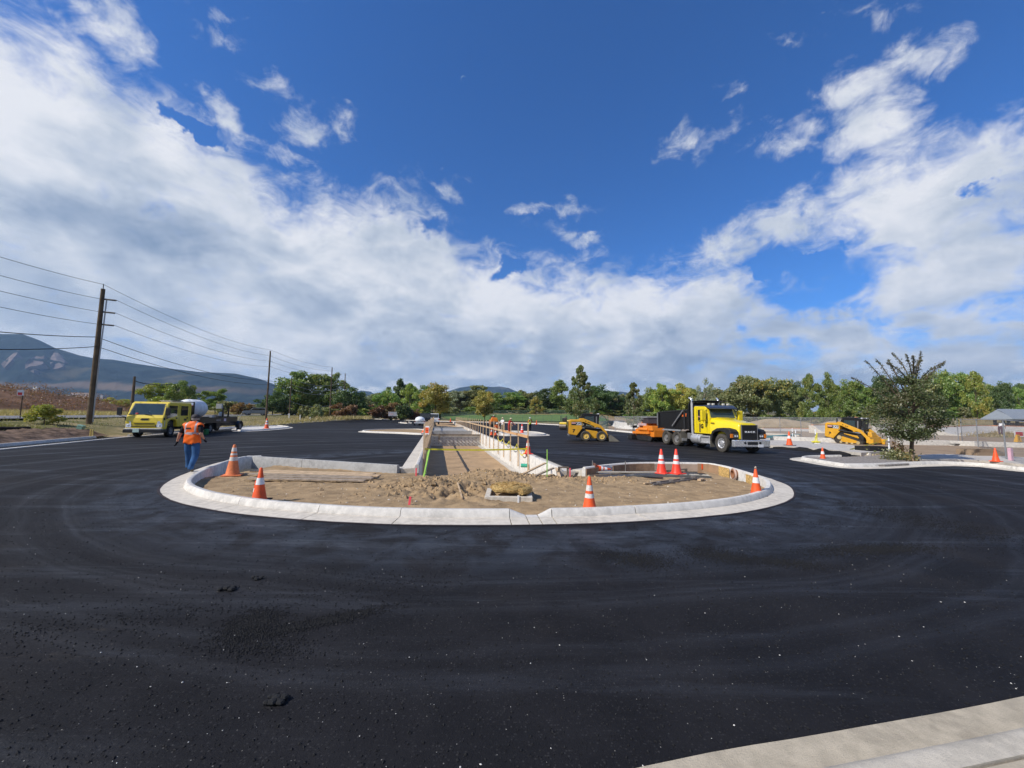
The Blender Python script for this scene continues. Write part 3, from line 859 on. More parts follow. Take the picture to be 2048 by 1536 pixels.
def soil():
    st = .045; xs = np.arange(-9.2, 7.6, st); ys = np.arange(6.8, 15.2, st)
    X, Y = np.meshgrid(xs, ys, indexing='ij'); ins = in_poly(X, Y, isl_in); Z = soil_z(X, Y)
    nx, ny = X.shape; i, j = np.meshgrid(np.arange(nx - 1), np.arange(ny - 1), indexing='ij')
    ok = ins[:-1, :-1] | ins[1:, :-1] | ins[:-1, 1:] | ins[1:, 1:]
    a = (i * ny + j)[ok]; F = np.column_stack([a, a + ny, a + ny + 1, a + 1])
    used = np.unique(F); rem = np.full(nx * ny, -1); rem[used] = np.arange(len(used))
    o = np_mesh('island_dirt', np.column_stack([X.ravel(), Y.ravel(), Z.ravel()])[used], rem[F], DIRT, None, True)
    tag(o, kind='structure')
soil()

# pebbles, clods and loose asphalt
def rocks(name, pts, sizes, m, label, cat='debris', squash=.7):
    """pts Nx3, sizes N: irregular low-poly lumps joined as one mass"""
    base = np.array([(1, 0, 0), (-1, 0, 0), (0, 1, 0), (0, -1, 0), (0, 0, 1), (0, 0, -1)], float)
    tri = np.array([(0, 2, 4), (2, 1, 4), (1, 3, 4), (3, 0, 4), (2, 0, 5), (1, 2, 5), (3, 1, 5), (0, 3, 5)])
    n = len(pts); j = 1 + (rng.random((n, 6, 1)) - .5) * .7
    ang = rng.random(n) * 6.28; ca, sa = np.cos(ang), np.sin(ang)
    v = base[None] * j * np.asarray(sizes)[:, None, None] * np.array([1, .8, squash])[None, None]
    x = v[..., 0] * ca[:, None] - v[..., 1] * sa[:, None]; y = v[..., 0] * sa[:, None] + v[..., 1] * ca[:, None]
    v = np.stack([x, y, v[..., 2]], -1) + np.asarray(pts)[:, None, :]
    F = (tri[None] + (np.arange(n) * 6)[:, None, None]).reshape(-1, 3)
    o = np_mesh(name, v.reshape(-1, 3), F, m); return tag(o, label, cat, kind='stuff')
def scatter_isl(n, cx=None, spread=None):
    out = []
    while len(out) < n:
        if cx is not None: x, y = rng.normal(cx[0], spread[0]), rng.normal(cx[1], spread[1])
        else: x, y = rng.uniform(-9, 7), rng.uniform(7, 13.6)
        out.append((x, y))
    a = np.array(out); a = a[in_poly(a[:, 0], a[:, 1], isl_in)]
    z = soil_z(a[:, 0], a[:, 1]); return np.column_stack([a, z])
c1 = P(860, 972, 0); c2 = P(1010, 955, -.05); c3 = P(1150, 955, -.1)
pt = np.vstack([scatter_isl(1500), scatter_isl(900, (c1.x, c1.y), (.8, .7)), scatter_isl(900, (c2.x, c2.y), (1.0, .6)), scatter_isl(600, (c3.x, c3.y), (1.0, .6))])
sz = .008 + .028 * rng.random(len(pt)) ** 4
sz[1500:] = .012 + .085 * rng.random(len(pt) - 1500) ** 3
rocks('dirt_clods', pt, sz, DIRT, 'brown dirt clods scattered over the island soil', 'dirt')
pt = scatter_isl(420); rocks('pale_gravel', pt, .01 + .03 * rng.random(len(pt)) ** 3, mat('pale_stone', (0.50, 0.43, 0.34), .9, .2, var=.3, vscale=9), 'pale stones lying in the island dirt', 'stones')
# loose hot-mix crumbs on the asphalt
AG = mat('loose_asphalt', (0.010, 0.0102, 0.011), .85, .35, var=.4, vscale=40)
pts = []; 
def crumbs(px, py, n, sx, sy, rot=0):
    c = P(px, py); a = rng.normal(0, 1, (n, 2)) * (sx, sy); cr, sr = math.cos(rot), math.sin(rot)
    pts.append(np.column_stack([c.x + a[:, 0] * cr - a[:, 1] * sr, c.y + a[:, 0] * sr + a[:, 1] * cr, np.full(n, .004)]))
for q in [(505, 1248, 2400, .12, .13, 0), (645, 1243, 2600, .30, .05, .50), (520, 1292, 900, .24, .09, 0), (1270, 1118, 2400, .26, .16, -.2), (1440, 1112, 2200, .26, .15, -.2), (1580, 1127, 1400, .26, .10, -.2),
          (1740, 1100, 4200, .6, .13, .15), (1860, 1045, 4200, .45, .8, 0), (760, 1170, 500, .5, .25, 0), (1600, 1050, 450, .6, .15, 0), (330, 1230, 300, .5, .12, .3), (40, 1265, 200, .3, .12, 0), (500, 1200, 450, .9, .5, 0)]:
    crumbs(*q)
n = 17000; d_ = rng.random(n) ** 2 * 11 + 1.9; a_ = (rng.random(n) - .5) * 2.6
pts.append(np.column_stack([a_ * d_, d_, np.full(n, .003)]))
pt = np.vstack(pts); 
ok = in_poly(pt[:, 0], pt[:, 1], lot_in) & ~in_poly(pt[:, 0], pt[:, 1], hole) & ~in_poly(pt[:, 0], pt[:, 1], near_poly); pt = pt[ok]
nbg = int(np.sum(ok[-17000:]))
rocks('asphalt_crumbs', pt, np.where(np.arange(len(pt)) < len(pt) - nbg, .004 + .0065 * rng.random(len(pt)) ** 2, .003 + .009 * rng.random(len(pt)) ** 4), AG, 'loose black asphalt crumbs strewn over the new pavement', 'gravel')
n = 800; d_ = rng.random(n) ** 1.5 * 12 + 1.9; a_ = (rng.random(n) - .5) * 2.6
pt = np.column_stack([a_ * d_, d_, np.full(n, .003)]); ok = in_poly(pt[:, 0], pt[:, 1], lot_in) & ~in_poly(pt[:, 0], pt[:, 1], hole) & ~in_poly(pt[:, 0], pt[:, 1], near_poly); pt = pt[ok]
rocks('white_chips', pt, .002 + .006 * rng.random(len(pt)) ** 3, mat('white_stone_chip', (0.62, 0.60, 0.55), .8, .3), 'tiny white stone chips speckling the black asphalt', 'gravel')
for (px, py, sz_, lb) in [(563, 1404, .045, 'torn black asphalt lump lying nearest the viewer on the pavement'), (457, 1181, .05, 'flat black asphalt lump left of a smaller scrap'), (516, 1158, .035, 'small black asphalt scrap at the upper right of its neighbour')]:
    c = P(px, py); mb = MB()
    for k in range(9):
        a = rng.normal(0, 1, 3); mb.ball((a[0] * sz_ * .9, a[1] * sz_ * .5, sz_ * .3 + abs(a[2]) * sz_ * .15), sz_ * (.35 + .4 * rng.random()), 6, 4, (1.2, 1, .6))
    o = mb.build('asphalt_lump', AG); o.location = c; tag(o, lb, 'asphalt lump', 'lumps of spilled asphalt')
# ------------------------------------------------------------------ lot kerbs and walks
def lotpath(a, b, step=.6):
    p = [Vector((*q, 0)) for q in lot[a:b + 1]]
    out = []
    for u, v in zip(p, p[1:]): out += seg(u, v, step)[:-1]
    return out + [p[-1]]
def flush(mb, path, d0, d1, z0, z1, left=1):
    sweep(mb, path, lambda i: [(d0, z0), (d0, z1), (d1, z1), (d1, z0)], left=left)
def kerb_thing(name, label, path, cuts, **kw):
    o = empty(name, (0, 0, 0), 0, label, 'kerb')
    L = sum((b - a).length for a, b in zip(path, path[1:]))
    kerb_sections(o, path, [cuts * i for i in range(1, int(L / cuts) + 1)], kw.pop('h', lambda s: .15), **kw); return o
lk = lotpath(2, 5)
mb = MB(); flush(mb, lk, 0, .22, -.3, .035); o = mb.build('edge_strip', C_NEW); tag(o, kind='structure')
mb = MB(); flush(mb, lk, .221, 1.25, -.3, -.02); o = mb.build('side_strip_asphalt', ASPH); tag(o, kind='structure')
lk2 = []
for i, p in enumerate(lk):
    a = lk[max(0, i - 1)]; b = lk[min(len(lk) - 1, i + 1)]; d = (b - a).normalized(); lk2.append(p + Vector((-d.y, d.x, 0)) * 1.25)
kerb_thing('side_kerb', 'straight pale kerb along the left verge, behind the narrow asphalt strip', lk2[:-3], 6.0, gut=.02, cw=.16, names=('kerb_section', 'kerb_foot'))
kerb_thing('far_left_kerb', 'pale kerb running into the distance behind the yellow crew cab truck', lotpath(5, 8, 2.0), 8.0, gut=.3, names=('kerb_section', 'gutter_pan'))
kerb_thing('far_kerb', 'white kerb closing the far end of both lots below the field fence', lotpath(8, 15, 2.0), 8.0, gut=.4, names=('kerb_section', 'gutter_pan'))
kerb_thing('right_lot_kerb', 'pale kerb from the small tree to the walk right of the dump truck', lotpath(15, 17, 1.0), 5.0, gut=.4, names=('kerb_section', 'gutter_pan'))
kerb_thing('bay_kerb', 'pale kerb along the open walk behind the loose cone', lotpath(17, 20, .5), 3.0, gut=.35, names=('kerb_section', 'gutter_pan'))
kerb_thing('peninsula_kerb', 'white kerb tapering to a nose below the lone tree', smooth_path([lot[i] for i in range(21, 32)], .4), 3.0, gut=.42, names=('kerb_section', 'gutter_pan'))
# walk behind the bay kerb
def slab(name, pts, z0, z1, m, kind=None):
    mb = MB(); n = len(pts); vs = [(p[0], p[1], z0) for p in pts] + [(p[0], p[1], z1) for p in pts]
    ar = sum(pts[i][0] * pts[(i + 1) % n][1] - pts[(i + 1) % n][0] * pts[i][1] for i in range(n))
    up = tuple(range(n, 2 * n)); sides = [(i, (i + 1) % n, (i + 1) % n + n, i + n) for i in range(n)]
    if ar < 0: up = up[::-1]; sides = [s[::-1] for s in sides]
    mb.add(vs, [up] + sides); o = mb.build(name, m)
    if kind: tag(o, kind=kind)
    return o
wk = [XY(*q, .16) for q in [(1440, 880), (1528, 889.5), (1560, 892), (1651, 898.5), (1722, 905.5), (1771, 903), (1790, 901), (1745, 896), (1700, 890), (1640, 883), (1590, 878), (1530, 875), (1450, 873)]]
slab('walk_slab', wk, -.1, .165, C_OLD, 'structure')
wk2 = [XY(*q, .14) for q in [(1840, 921), (1912, 920), (1965, 922), (2048, 930), (2180, 948), (2160, 924), (2048, 915.5), (1960, 911), (1880, 909), (1836, 911)]]
slab('right_walk', wk2, -.1, .17, C_OLD, 'structure')
gr = [XY(*q, .06) for q in [(1612, 916), (1640, 921), (1690, 930), (1771, 931.5), (1818, 929), (1815, 914), (1771, 911), (1725, 914), (1660, 916)]]
slab('grey_gravel_bed', gr, -.1, .10, mat('grey_gravel', (0.27, 0.245, 0.22), .95, .1, var=.35, vscale=14, bump=.8, bscale=60), 'structure')
# formwork pit on the walk
BLK = mat('black_paint', (0.012, 0.012, 0.013), .45, .5, var=.2)
o = empty('form_box', V(1765, 900, P(1765, 903, .16).y), 0, 'open black framed form box lying at the end of the walk by the loader', 'form box'); o.location.z = .17
mb = MB()
for x0, x1, y0, y1 in ((-.75, .75, -.02, .04), (-.75, .75, .9, .96), (-.75, -.69, .04, .9), (.69, .75, .04, .9)): mb.box(x0, x1, y0, y1, 0, .24)
mb.build('side_board', BLK, o); MB().box(-.69, .69, .04, .9, 0, .03).build('hole_shade_sheet', mat('hole_shade', (0.03, .025, .02), .95, .1), o)  # near-black sheet stands for the shade in the open hole

# small kerbed tips beside the planter
def tip(name, label, loop, fillm):
    lp = smooth_path([XY(*q) for q in loop], .5, True)
    ar = sum(lp[i].x * lp[(i + 1) % len(lp)].y - lp[(i + 1) % len(lp)].x * lp[i].y for i in range(len(lp)))
    if ar < 0: lp = lp[::-1]
    o = empty(name, (0, 0, 0), 0, label, 'kerb island')
    mb = MB(); sweep(mb, lp, lambda i: [(0, -.02), (0, .012), (.4, .03), (.4, -.02)], closed=True); mb.build('gutter_pan', C_PAN, o)
    mb = MB(); sweep(mb, lp, lambda i: [(.4, -.02), (.401, .03), (.43, .14), (.46, .155), (.58, .155), (.6, -.02)], closed=True); mb.build('kerb_ring', C_NEW, o)
    inn = []
    for i in range(len(lp)):
        d = (lp[(i + 1) % len(lp)] - lp[i - 1]).normalized(); inn.append((lp[i] + Vector((-d.y, d.x, 0)) * .55))
    s = slab('fill', inn, -.02, .08, fillm); s.parent = o
tip('side_tip', 'narrow white kerbed tip left of the planter, pointing left', [(716, 863.8), (735, 861), (790, 859.5), (851, 860.5), (853, 869.5), (790, 867.5), (740, 865.8)], DIRT)
tip('side_tip', 'narrow white kerbed tip right of the planter, pointing right at the wheeled loader', [(1100, 870.5), (1080, 866), (1040, 864), (1000, 863.5), (997, 871), (1040, 872.3), (1080, 872.2)], C_PAN)
tip('side_tip', 'far white kerbed tip left of the parked pickup', [(796, 845.3), (812, 844), (822, 844.5), (822, 847), (808, 847)], DIRT)
tip('side_tip', 'flat white kerbed tip at the left verge carrying one cone', [(586, 855.2), (560, 852.2), (515, 853.5), (470, 857), (468, 863), (520, 862), (565, 858.5)], C_NEW)

# photographer's own kerb and walk (bottom right)
C_NEAR = concrete('near_concrete', (0.50, 0.43, 0.315), .35, 2.2); C_NEAR_LIT = concrete('near_kerb_lit_concrete', (0.59, 0.53, 0.425), .3, 2.2)  # kerb copy is lighter: brightness on its face painted into the colour
ne = smooth_path(near_edge, .25)
o = empty('near_kerb', (0, 0, 0), 0, 'weathered beige kerb and walk in the bottom right corner at the viewer\'s feet', 'kerb')
def npan(i): return [(0, -.1), (0, .010), (.20, .020), (.20, -.1)]
mb = MB(); sweep(mb, ne, npan, left=-1); mb.build('gutter_pan', C_NEAR, o, smooth=True)
mb = MB(); sweep(mb, ne, lambda i: [(.201, -.1), (.201, .021), (.23, .045), (.27, .078), (.31, .085), (.40, .088), (.40, -.1)], left=-1); mb.build('kerb_section', C_NEAR_LIT, o, smooth=True, ang=50)
mb = MB(); sweep(mb, ne, lambda i: [(.418, -.1), (.418, .082), (3.4, .10), (3.4, -.1)], left=-1); mb.build('walk_slab', C_NEAR, o)

# ------------------------------------------------------------------ left verge: broken earth, silt sock, road, field
def strip_points(n, d0, d1, s0=0, s1=1, path=None):
    path = path or lk2; L = len(path) - 1; out = []
    for _ in range(n):
        u = rng.uniform(s0, s1) * L; i = min(int(u), L - 1); p = path[i].lerp(path[i + 1], u - i)
        d = (path[i + 1] - path[i]).normalized(); q = p + Vector((-d.y, d.x, 0)) * rng.uniform(d0, d1); out.append((q.x, q.y))
    return np.array(out)
mb = MB(); rows = []
NS, NW = 150, 16
for i in range(NS):
    u = i / (NS - 1) * (len(lk2) - 1); k = min(int(u), len(lk2) - 2); p = lk2[k].lerp(lk2[k + 1], u - k); d = (lk2[k + 1] - lk2[k]).normalized(); nn = Vector((-d.y, d.x, 0))
    for j in range(NW):
        w = .19 + j / (NW - 1) * 2.5; q = p + nn * w
        z = max(gz(q.x, q.y), .02) + .02 + min(1, (w - .1) / .9) * .24 * float(vnoise(q.x, q.y, .9, 4, seed=2)) + (float(vnoise(q.x, q.y, 4, 4)) - .5) * .26 * min(1, (w - .15) / .7)
        rows.append((q.x, q.y, z + .04))
a = np.array([(i * NW + j) for i in range(NS - 1) for j in range(NW - 1)])
o = np_mesh('dirt_bank', rows, np.column_stack([a, a + NW, a + NW + 1, a + 1])[:, ::-1], mat('dark_verge_dirt', (0.17, 0.115, 0.08), .95, .1, var=.45, vscale=2, bump=1.0, bscale=12, dirt=.4), None, True)
tag(o, kind='structure')
sock = []
for i in range(0, len(lk2), 2):
    d = (lk2[min(i + 1, len(lk2) - 1)] - lk2[max(0, i - 1)]).normalized(); q = lk2[i] + Vector((-d.y, d.x, 0)) * (3.1 + .12 * math.sin(i * .9))
    if len(sock) < 200: sock.append((q.x, q.y, gz(q.x, q.y) + .13))
sock = sock[:int(len(sock) * .93)]
mb = MB(); mb.tube(sock, [.19 + .03 * math.sin(i * 1.7) for i in range(len(sock))], 8); o = mb.build('silt_sock', mat('black_sock', (0.022, 0.016, 0.014), .9, .1, var=.3), smooth=True)
tag(o, 'long black silt sock lying along the top of the left verge', 'silt sock')
# road beyond the verge
rp = []
for i in range(-10, 30):
    q = Vector((-42.5, 38, 0)) + Vector((-.335, .942, 0)) * i * 8; rp.append(q)
def ribbon(name, path, w, m, lift=.03, kind='structure', n=6):
    vs = []
    for i, p in enumerate(path):
        d = (path[min(i + 1, len(path) - 1)] - path[max(i - 1, 0)]).normalized(); nn = Vector((-d.y, d.x, 0))
        for j in range(n + 1):
            q = p + nn * (w * (j / n - .5)); vs.append((q.x, q.y, gz(q.x, q.y) + lift))
    a = np.array([(i * (n + 1) + j) for i in range(len(path) - 1) for j in range(n)])
    o = np_mesh(name, vs, np.column_stack([a, a + 1, a + n + 2, a + n + 1]), m, None, True); tag(o, kind=kind); return o
ROADM = mat('old_road_asphalt', (0.19, 0.19, 0.195), .9, .2, var=.15, vscale=1.5)
ribbon('road', [p + Vector((-2.5, -1, 0)) for p in rp], 8.5, ROADM, .09)
ribbon('footpath', [p + Vector((6.2, 2.2, 0)) for p in rp[4:9]], 1.6, C_OLD, .07)

def blades(name, pts, h, m, label, cat='grass', w=.02, lean=.4, par=None):
    pts = np.asarray(pts); n = len(pts); hh = h * (.45 + .8 * rng.random(n)); a = rng.random(n) * 6.28; ln = rng.normal(0, lean, (n, 2)) * hh[:, None]
    dx = np.cos(a) * w; dy = np.sin(a) * w
    b0 = pts + np.column_stack([dx, dy, dx * 0]); b1 = pts - np.column_stack([dx, dy, dx * 0]); t = pts + np.column_stack([ln, hh])
    v = np.stack([b0, b1, t], 1).reshape(-1, 3); F = np.arange(3 * n).reshape(-1, 3)
    o = np_mesh(name, v, F, m); return tag(o, label, cat, kind='stuff')
G_DRY = leaf_mat('dry_grass', (0.20, 0.15, 0.075), (0.13, 0.10, 0.05)); G_GRN = leaf_mat('verge_grass', (0.075, 0.08, 0.03), (0.12, 0.105, 0.05))
def on_ground(a): return np.column_stack([a, terrain(a[:, 0], a[:, 1])])
lkl = lk2 + [lk2[-1] + Vector((-.3, .95, 0)) * 10 * k for k in range(1, 9)]
blades('verge_grass', on_ground(strip_points(26000, 2.6, 9.5, 0, 1, lkl)), .22, G_GRN, 'short green and straw grass on the left verge between kerb and road')
fp = []
while len(fp) < 26000:
    a = math.radians(rng.uniform(-58, -20)); r = rng.uniform(62, 190) if rng.random() < .8 else rng.uniform(50, 62); x, y = r * math.sin(a), r * math.cos(a)
    dd = (x + 42.5) * -.942 + (y - 38) * -.335
    if dd > 7.5 or dd < -9 and r > 60: fp.append((x, y))
blades('dry_field_grass', on_ground(np.array(fp)), .5, G_DRY, 'tall tan dry grass filling the field beyond the road', w=.035)
fp = []
while len(fp) < 30000:
    a = math.radians(rng.uniform(2, 57)); r = rng.uniform(52, 150); x, y = r * math.sin(a), r * math.cos(a)
    fp.append((x, y))
fp = np.array(fp); dd = dist_poly(fp[:, 0], fp[:, 1], lot); fp = fp[(dd > np.where(np.degrees(np.arctan2(fp[:, 0], fp[:, 1])) > 20, 36, 26)) & ~in_poly(fp[:, 0], fp[:, 1], lot)]
blades('meadow_grass', on_ground(fp), .35, G_DRY, 'pale dry meadow grass on the low rises below the trees', w=.04)
# playing field
fl = [GP(px, d) for px, d in ((895, 118), (1000, 112), (1100, 104), (1205, 90), (1215, 112), (1150, 133), (1020, 140), (880, 148))]
def inside_sheet(name, poly, step, m, lift):
    xs = [p.x for p in poly]; ys = [p.y for p in poly]; pp = [(p.x, p.y) for p in poly]
    X, Y = np.meshgrid(np.arange(min(xs), max(xs), step), np.arange(min(ys), max(ys), step), indexing='ij'); ins = in_poly(X, Y, pp)
    nx, ny = X.shape; i, j = np.meshgrid(np.arange(nx - 1), np.arange(ny - 1), indexing='ij'); ok = ins[:-1, :-1]
    a = (i * ny + j)[ok]; F = np.column_stack([a, a + ny, a + ny + 1, a + 1]); Z = terrain(X.ravel(), Y.ravel()) + lift
    used = np.unique(F); rem = np.full(nx * ny, -1); rem[used] = np.arange(len(used))
    o = np_mesh(name, np.column_stack([X.ravel(), Y.ravel(), Z])[used], rem[F], m, None, True); tag(o, kind='structure')
inside_sheet('playing_field', fl, 1.5, mat('lawn', (0.12, 0.185, 0.05), .95, .1, var=.18, vscale=.15), .22)

# reddish scrub hill at the far left
hc = V(-235, 826, 92); HR = 40
def hill_z(x, y): 
    d = np.hypot((x - hc.x) / 1.35, (y - hc.y)) / HR
    return 7.6 * np.clip(1 - d ** 2, 0, 1) ** .9 * (.9 + .2 * vnoise(x, y, .09, 3, seed=4)) + 1.2
g = np.arange(-58, 58.1, 2.0); X, Y = np.meshgrid(hc.x + g, hc.y + g, indexing='ij'); Z = hill_z(X, Y); n_ = len(g)
a = np.array([(i * n_ + j) for i in range(n_ - 1) for j in range(n_ - 1)])
o = np_mesh('scrub_hill', np.column_stack([X.ravel(), Y.ravel(), Z.ravel() - .6]), np.column_stack([a, a + n_, a + n_ + 1, a + 1]), mat('hill_soil', (0.14, 0.08, 0.048), .95, .1, var=.35, vscale=.2, bump=.5, bscale=3), None, True); tag(o, kind='structure')
q = rng.uniform(-1, 1, (60000, 2)) * (53, 39); q = q[(q[:, 0] / 53) ** 2 + (q[:, 1] / 39) ** 2 < .93]; px_ = hc.x + q[:, 0]; py_ = hc.y + q[:, 1]
clump = vnoise(px_, py_, .35, 3, seed=8); k = clump > .42; px_, py_, clump = px_[k], py_[k], clump[k]
pz = hill_z(px_, py_) - .6 + rng.random(len(px_)) * (clump - .40) * 7
RUST = leaf_mat('rust_scrub', (0.10, 0.035, 0.020), (0.12, 0.065, 0.03), (0.055, 0.04, 0.018))
def leaf_cloud(name, pts, size, m, parent=None, up=.3):
    n = len(pts); a = rng.normal(0, 1, (n, 3)); a /= np.linalg.norm(a, axis=1)[:, None]; b = rng.normal(0, 1, (n, 3)); b[:, 2] *= (1 - up)
    b -= a * (a * b).sum(1)[:, None]; b /= np.linalg.norm(b, axis=1)[:, None]; s = np.asarray(size); s = (s if s.ndim else np.full(n, s)) * (.6 + .8 * rng.random(n))
    a = a * s[:, None]; b = b * s[:, None] * .62; v = np.stack([pts - a, pts - b, pts + a, pts + b], 1).reshape(-1, 3)
    return np_mesh(name, v, np.arange(4 * n).reshape(-1, 4), m, parent)
o = leaf_cloud('scrub_cover', np.column_stack([px_, py_, pz]), .14, RUST); tag(o, 'rust red scrub covering the low hill at the far left', 'scrub', kind='stuff')

# ------------------------------------------------------------------ mountains
def mount_mat():
    m = bpy.data.materials.new('forested_mountain'); m.use_nodes = True
    t = NT(m.node_tree); tc = t.new('ShaderNodeTexCoord').outputs['Object']
    n1 = t.noise(tc, .0022, 8, .62); n2 = t.noise(tc, .010, 6, .65)
    sp = t.new('ShaderNodeSeparateXYZ'); t.put(sp.inputs[0], tc)
    c = t.mix(t.mr(n2, .35, .65), (0.011, 0.020, 0.024), (0.032, 0.044, 0.042))  # forest tones shifted bluish, painting in some of the distance haze
    c = t.mix(t.mr(n1, .55, .68), c, (0.085, 0.075, 0.05))
    hz = t.math('ADD', sp.outputs[2], t.math('MULTIPLY', t.math('SUBTRACT', n1, .5), 190))
    mead = t.math('MULTIPLY', t.mr(hz, 120, 150), t.mr(hz, 200, 165))
    c = t.mix(t.math('MULTIPLY', mead, t.mr(sp.outputs[0], -2400, -1800, .6, .2)), c, (0.22, 0.15, 0.10))
    b = t.new('ShaderNodeBsdfDiffuse'); t.put(b.inputs[0], c)
    out = t.new('ShaderNodeOutputMaterial'); t.l.new(b.outputs[0], out.inputs[0]); return m
MM = mount_mat()
def mountain(name, prof, D, depth, foot, label_kind='structure', na=420, nr=72, seed=1, rough=.10):
    az = [ae(px, py)[0] for px, py in prof]
    A = np.linspace(az[0], az[-1], na); crest = np.interp(A, az, [max(0, (V(px, py, 1000).z - CAM_H)) / 1000 for px, py in prof])
    vs = []
    for i, a in enumerate(A):
        for j in range(nr):
            u = j / (nr - 1); yy = D - depth * .62 + depth * u
            x = yy * math.tan(a)
            hc_ = crest[i] * D / .62 * .62
            g = min(1, u / .62); g = g ** 1.25 if u <= .62 else 1 - ((u - .62) / .38) ** 1.3
            nz = .5 - abs(float(vnoise(x, yy, .0021, 2, .5, seed)) * 2 - 1) * 1.1 + (float(vnoise(x, yy, .008, 4, .6, seed)) - .5) * .45
            z = foot + (hc_ * 1.0 + CAM_H - foot) * (g + nz * rough * 2.2 * math.sin(min(1, g) * math.pi) )
            vs.append((x, yy, z))
    vs = np.array(vs)
    q = np.array([(i * nr + j) for i in range(na - 1) for j in range(nr - 1)])
    o = np_mesh(name, vs, np.column_stack([q, q + nr, q + nr + 1, q + 1]), MM, None, True); tag(o, kind=label_kind); return o
mountain('mountain', [(-700, 700), (-420, 640), (-260, 668), (-120, 652), (0, 668), (45, 668), (80, 681), (110, 696), (160, 711), (190, 717), (225, 719), (270, 727), (330, 736), (400, 744), (470, 747), (520, 758), (560, 773), (600, 788), (640, 806)], 3300, 1500, 50, seed=1, rough=.13)
mountain('far_ridge', [(690, 806), (705, 785), (722, 781), (740, 783), (758, 792), (800, 800), (860, 797), (885, 786), (920, 775), (950, 771), (985, 774), (1000, 773), (1018, 776), (1045, 788), (1080, 797), (1120, 801), (1200, 796), (1215, 787), (1240, 783), (1262, 786), (1290, 796), (1400, 806), (1500, 812)], 5200, 1300, 80, seed=2, rough=.07)
# flatirons: tilted rock slabs leaning on the slope
ROCK = mat('pale_red_rock', (0.165, 0.125, 0.11), .9, .2, var=.25, vscale=.02)
mt = bpy.data.objects['mountain']
def rock_face(pxs, m=ROCK, off=45, par=mt):
    dg = mt.data; 
    # distance of the slope at each corner: march along the ray until it meets the height field
    bvh = RFB[0]
    pts = []
    for px, py in pxs:
        d = ray(px, py).normalized(); hit = bvh.ray_cast(Vector((0, 0, CAM_H)), d, 9000)
        if hit[0] is None: return
        pts.append(hit[0] - d * off)
    n = len(pts); c = sum(pts, Vector()) / n
    mb = MB(); top = [c] + pts; back = [p + Vector((20, 90, -60)) for p in pts]
    fs = [(0, i + 1, (i + 1) % n + 1) for i in range(n)] + [(i + 1, i + 1 + n, (i + 1) % n + 1 + n, (i + 1) % n + 1) for i in range(n)]
    top[0] = c - Vector((-4, 10, -6))
    mb.add(top + back, fs); mb.build('rock_face', m, par)
from mathutils.bvhtree import BVHTree
bpy.context.view_layer.update()
RFB = [None]; RFB[0] = BVHTree.FromPolygons([v.co.copy() for v in mt.data.vertices], [tuple(p.vertices) for p in mt.data.polygons])
for f in ([(2, 728), (20, 712), (36, 699), (34, 708), (22, 722), (8, 736)], [(50, 729), (58, 718), (72, 712), (84, 714), (88, 711), (86, 728), (70, 732), (58, 733), (50, 738)], [(100, 728), (101, 716), (108, 705), (117, 706), (124, 716), (130, 722), (126, 733), (116, 737), (106, 738)],
          [(60, 742), (70, 738), (78, 741), (68, 746)]):
    rock_face(f)
# town below the mountain
TOWNM = [mat('town_wall_pink', (0.42, 0.32, 0.27), .9, .2), mat('town_wall_white', (0.62, 0.6, 0.57), .9, .2), mat('town_wall_grey', (0.34, 0.33, 0.33), .9, .2)]
ROOFM = mat('town_roof', (0.30, 0.18, 0.14), .9, .2); DKW = mat('dark_window', (0.03, 0.035, 0.045), .3, .5)
for px0, px1, pt_, pb_, mi_, lb in ((132, 152, 790, 800, 1, 'white block building at the left end of the distant town'), (140, 186, 786, 797, 0, 'long pinkish building in the distant town below the mountain'), (150, 178, 795, 803, 1, 'low white building in front of the long pinkish one'),
                                 (200, 206, 790, 799, 2, 'small grey tower right of the near utility pole in the distant town'), (66, 74, 773, 777, 1, 'tiny white house alone on the foothill at the left')):
    a = V(px0, pb_, 1500); b = V(px1, pt_, 1500); o = empty('building', ((a.x + b.x) / 2, 1500, a.z - 4), 0, lb, 'building', 'buildings of the distant town')
    w = (b.x - a.x) / 2; h = b.z - a.z + 4
    MB().box(-w, w, 0, 25, 0, h).build('wall', TOWNM[mi_], o); MB().box(-w - .5, w + .5, -.5, 26, h + .01, h + 1).build('roof', ROOFM, o)
    k = int(w / 5)
    for i in range(k): MB().box(-w + 2 + i * (2 * w - 4) / max(1, k), -w + 5 + i * (2 * w - 4) / max(1, k), -.3, -.02, h * .62, h * .78).build('window', DKW, o)

# ------------------------------------------------------------------ chain-link fence behind the far kerb
GALV = mat('galvanised_steel', (0.36, 0.37, 0.38), .45, .5, .6, var=.1)
def link_mat(name, col, dens_):
    m = bpy.data.materials.new(name); m.use_nodes = True; t = NT(m.node_tree)
    tc = t.new('ShaderNodeTexCoord').outputs['UV']; sp = t.new('ShaderNodeSeparateXYZ'); t.put(sp.inputs[0], tc)
    u = t.math('ADD', sp.outputs[0], sp.outputs[1]); v = t.math('SUBTRACT', sp.outputs[0], sp.outputs[1])
    def line(q): return t.math('LESS_THAN', t.math('ABSOLUTE', t.math('SUBTRACT', t.math('FRACT', t.math('MULTIPLY', q, 11)), .5)), dens_)
    w = t.math('MAXIMUM', line(u), line(v))
    d = t.new('ShaderNodeBsdfDiffuse'); d.inputs[0].default_value = (*col, 1); tr = t.new('ShaderNodeBsdfTransparent'); mx = t.new('ShaderNodeMixShader'); t.put(mx.inputs[0], w)
    t.l.new(tr.outputs[0], mx.inputs[1]); t.l.new(d.outputs[0], mx.inputs[2]); out = t.new('ShaderNodeOutputMaterial'); t.l.new(mx.outputs[0], out.inputs[0]); return m
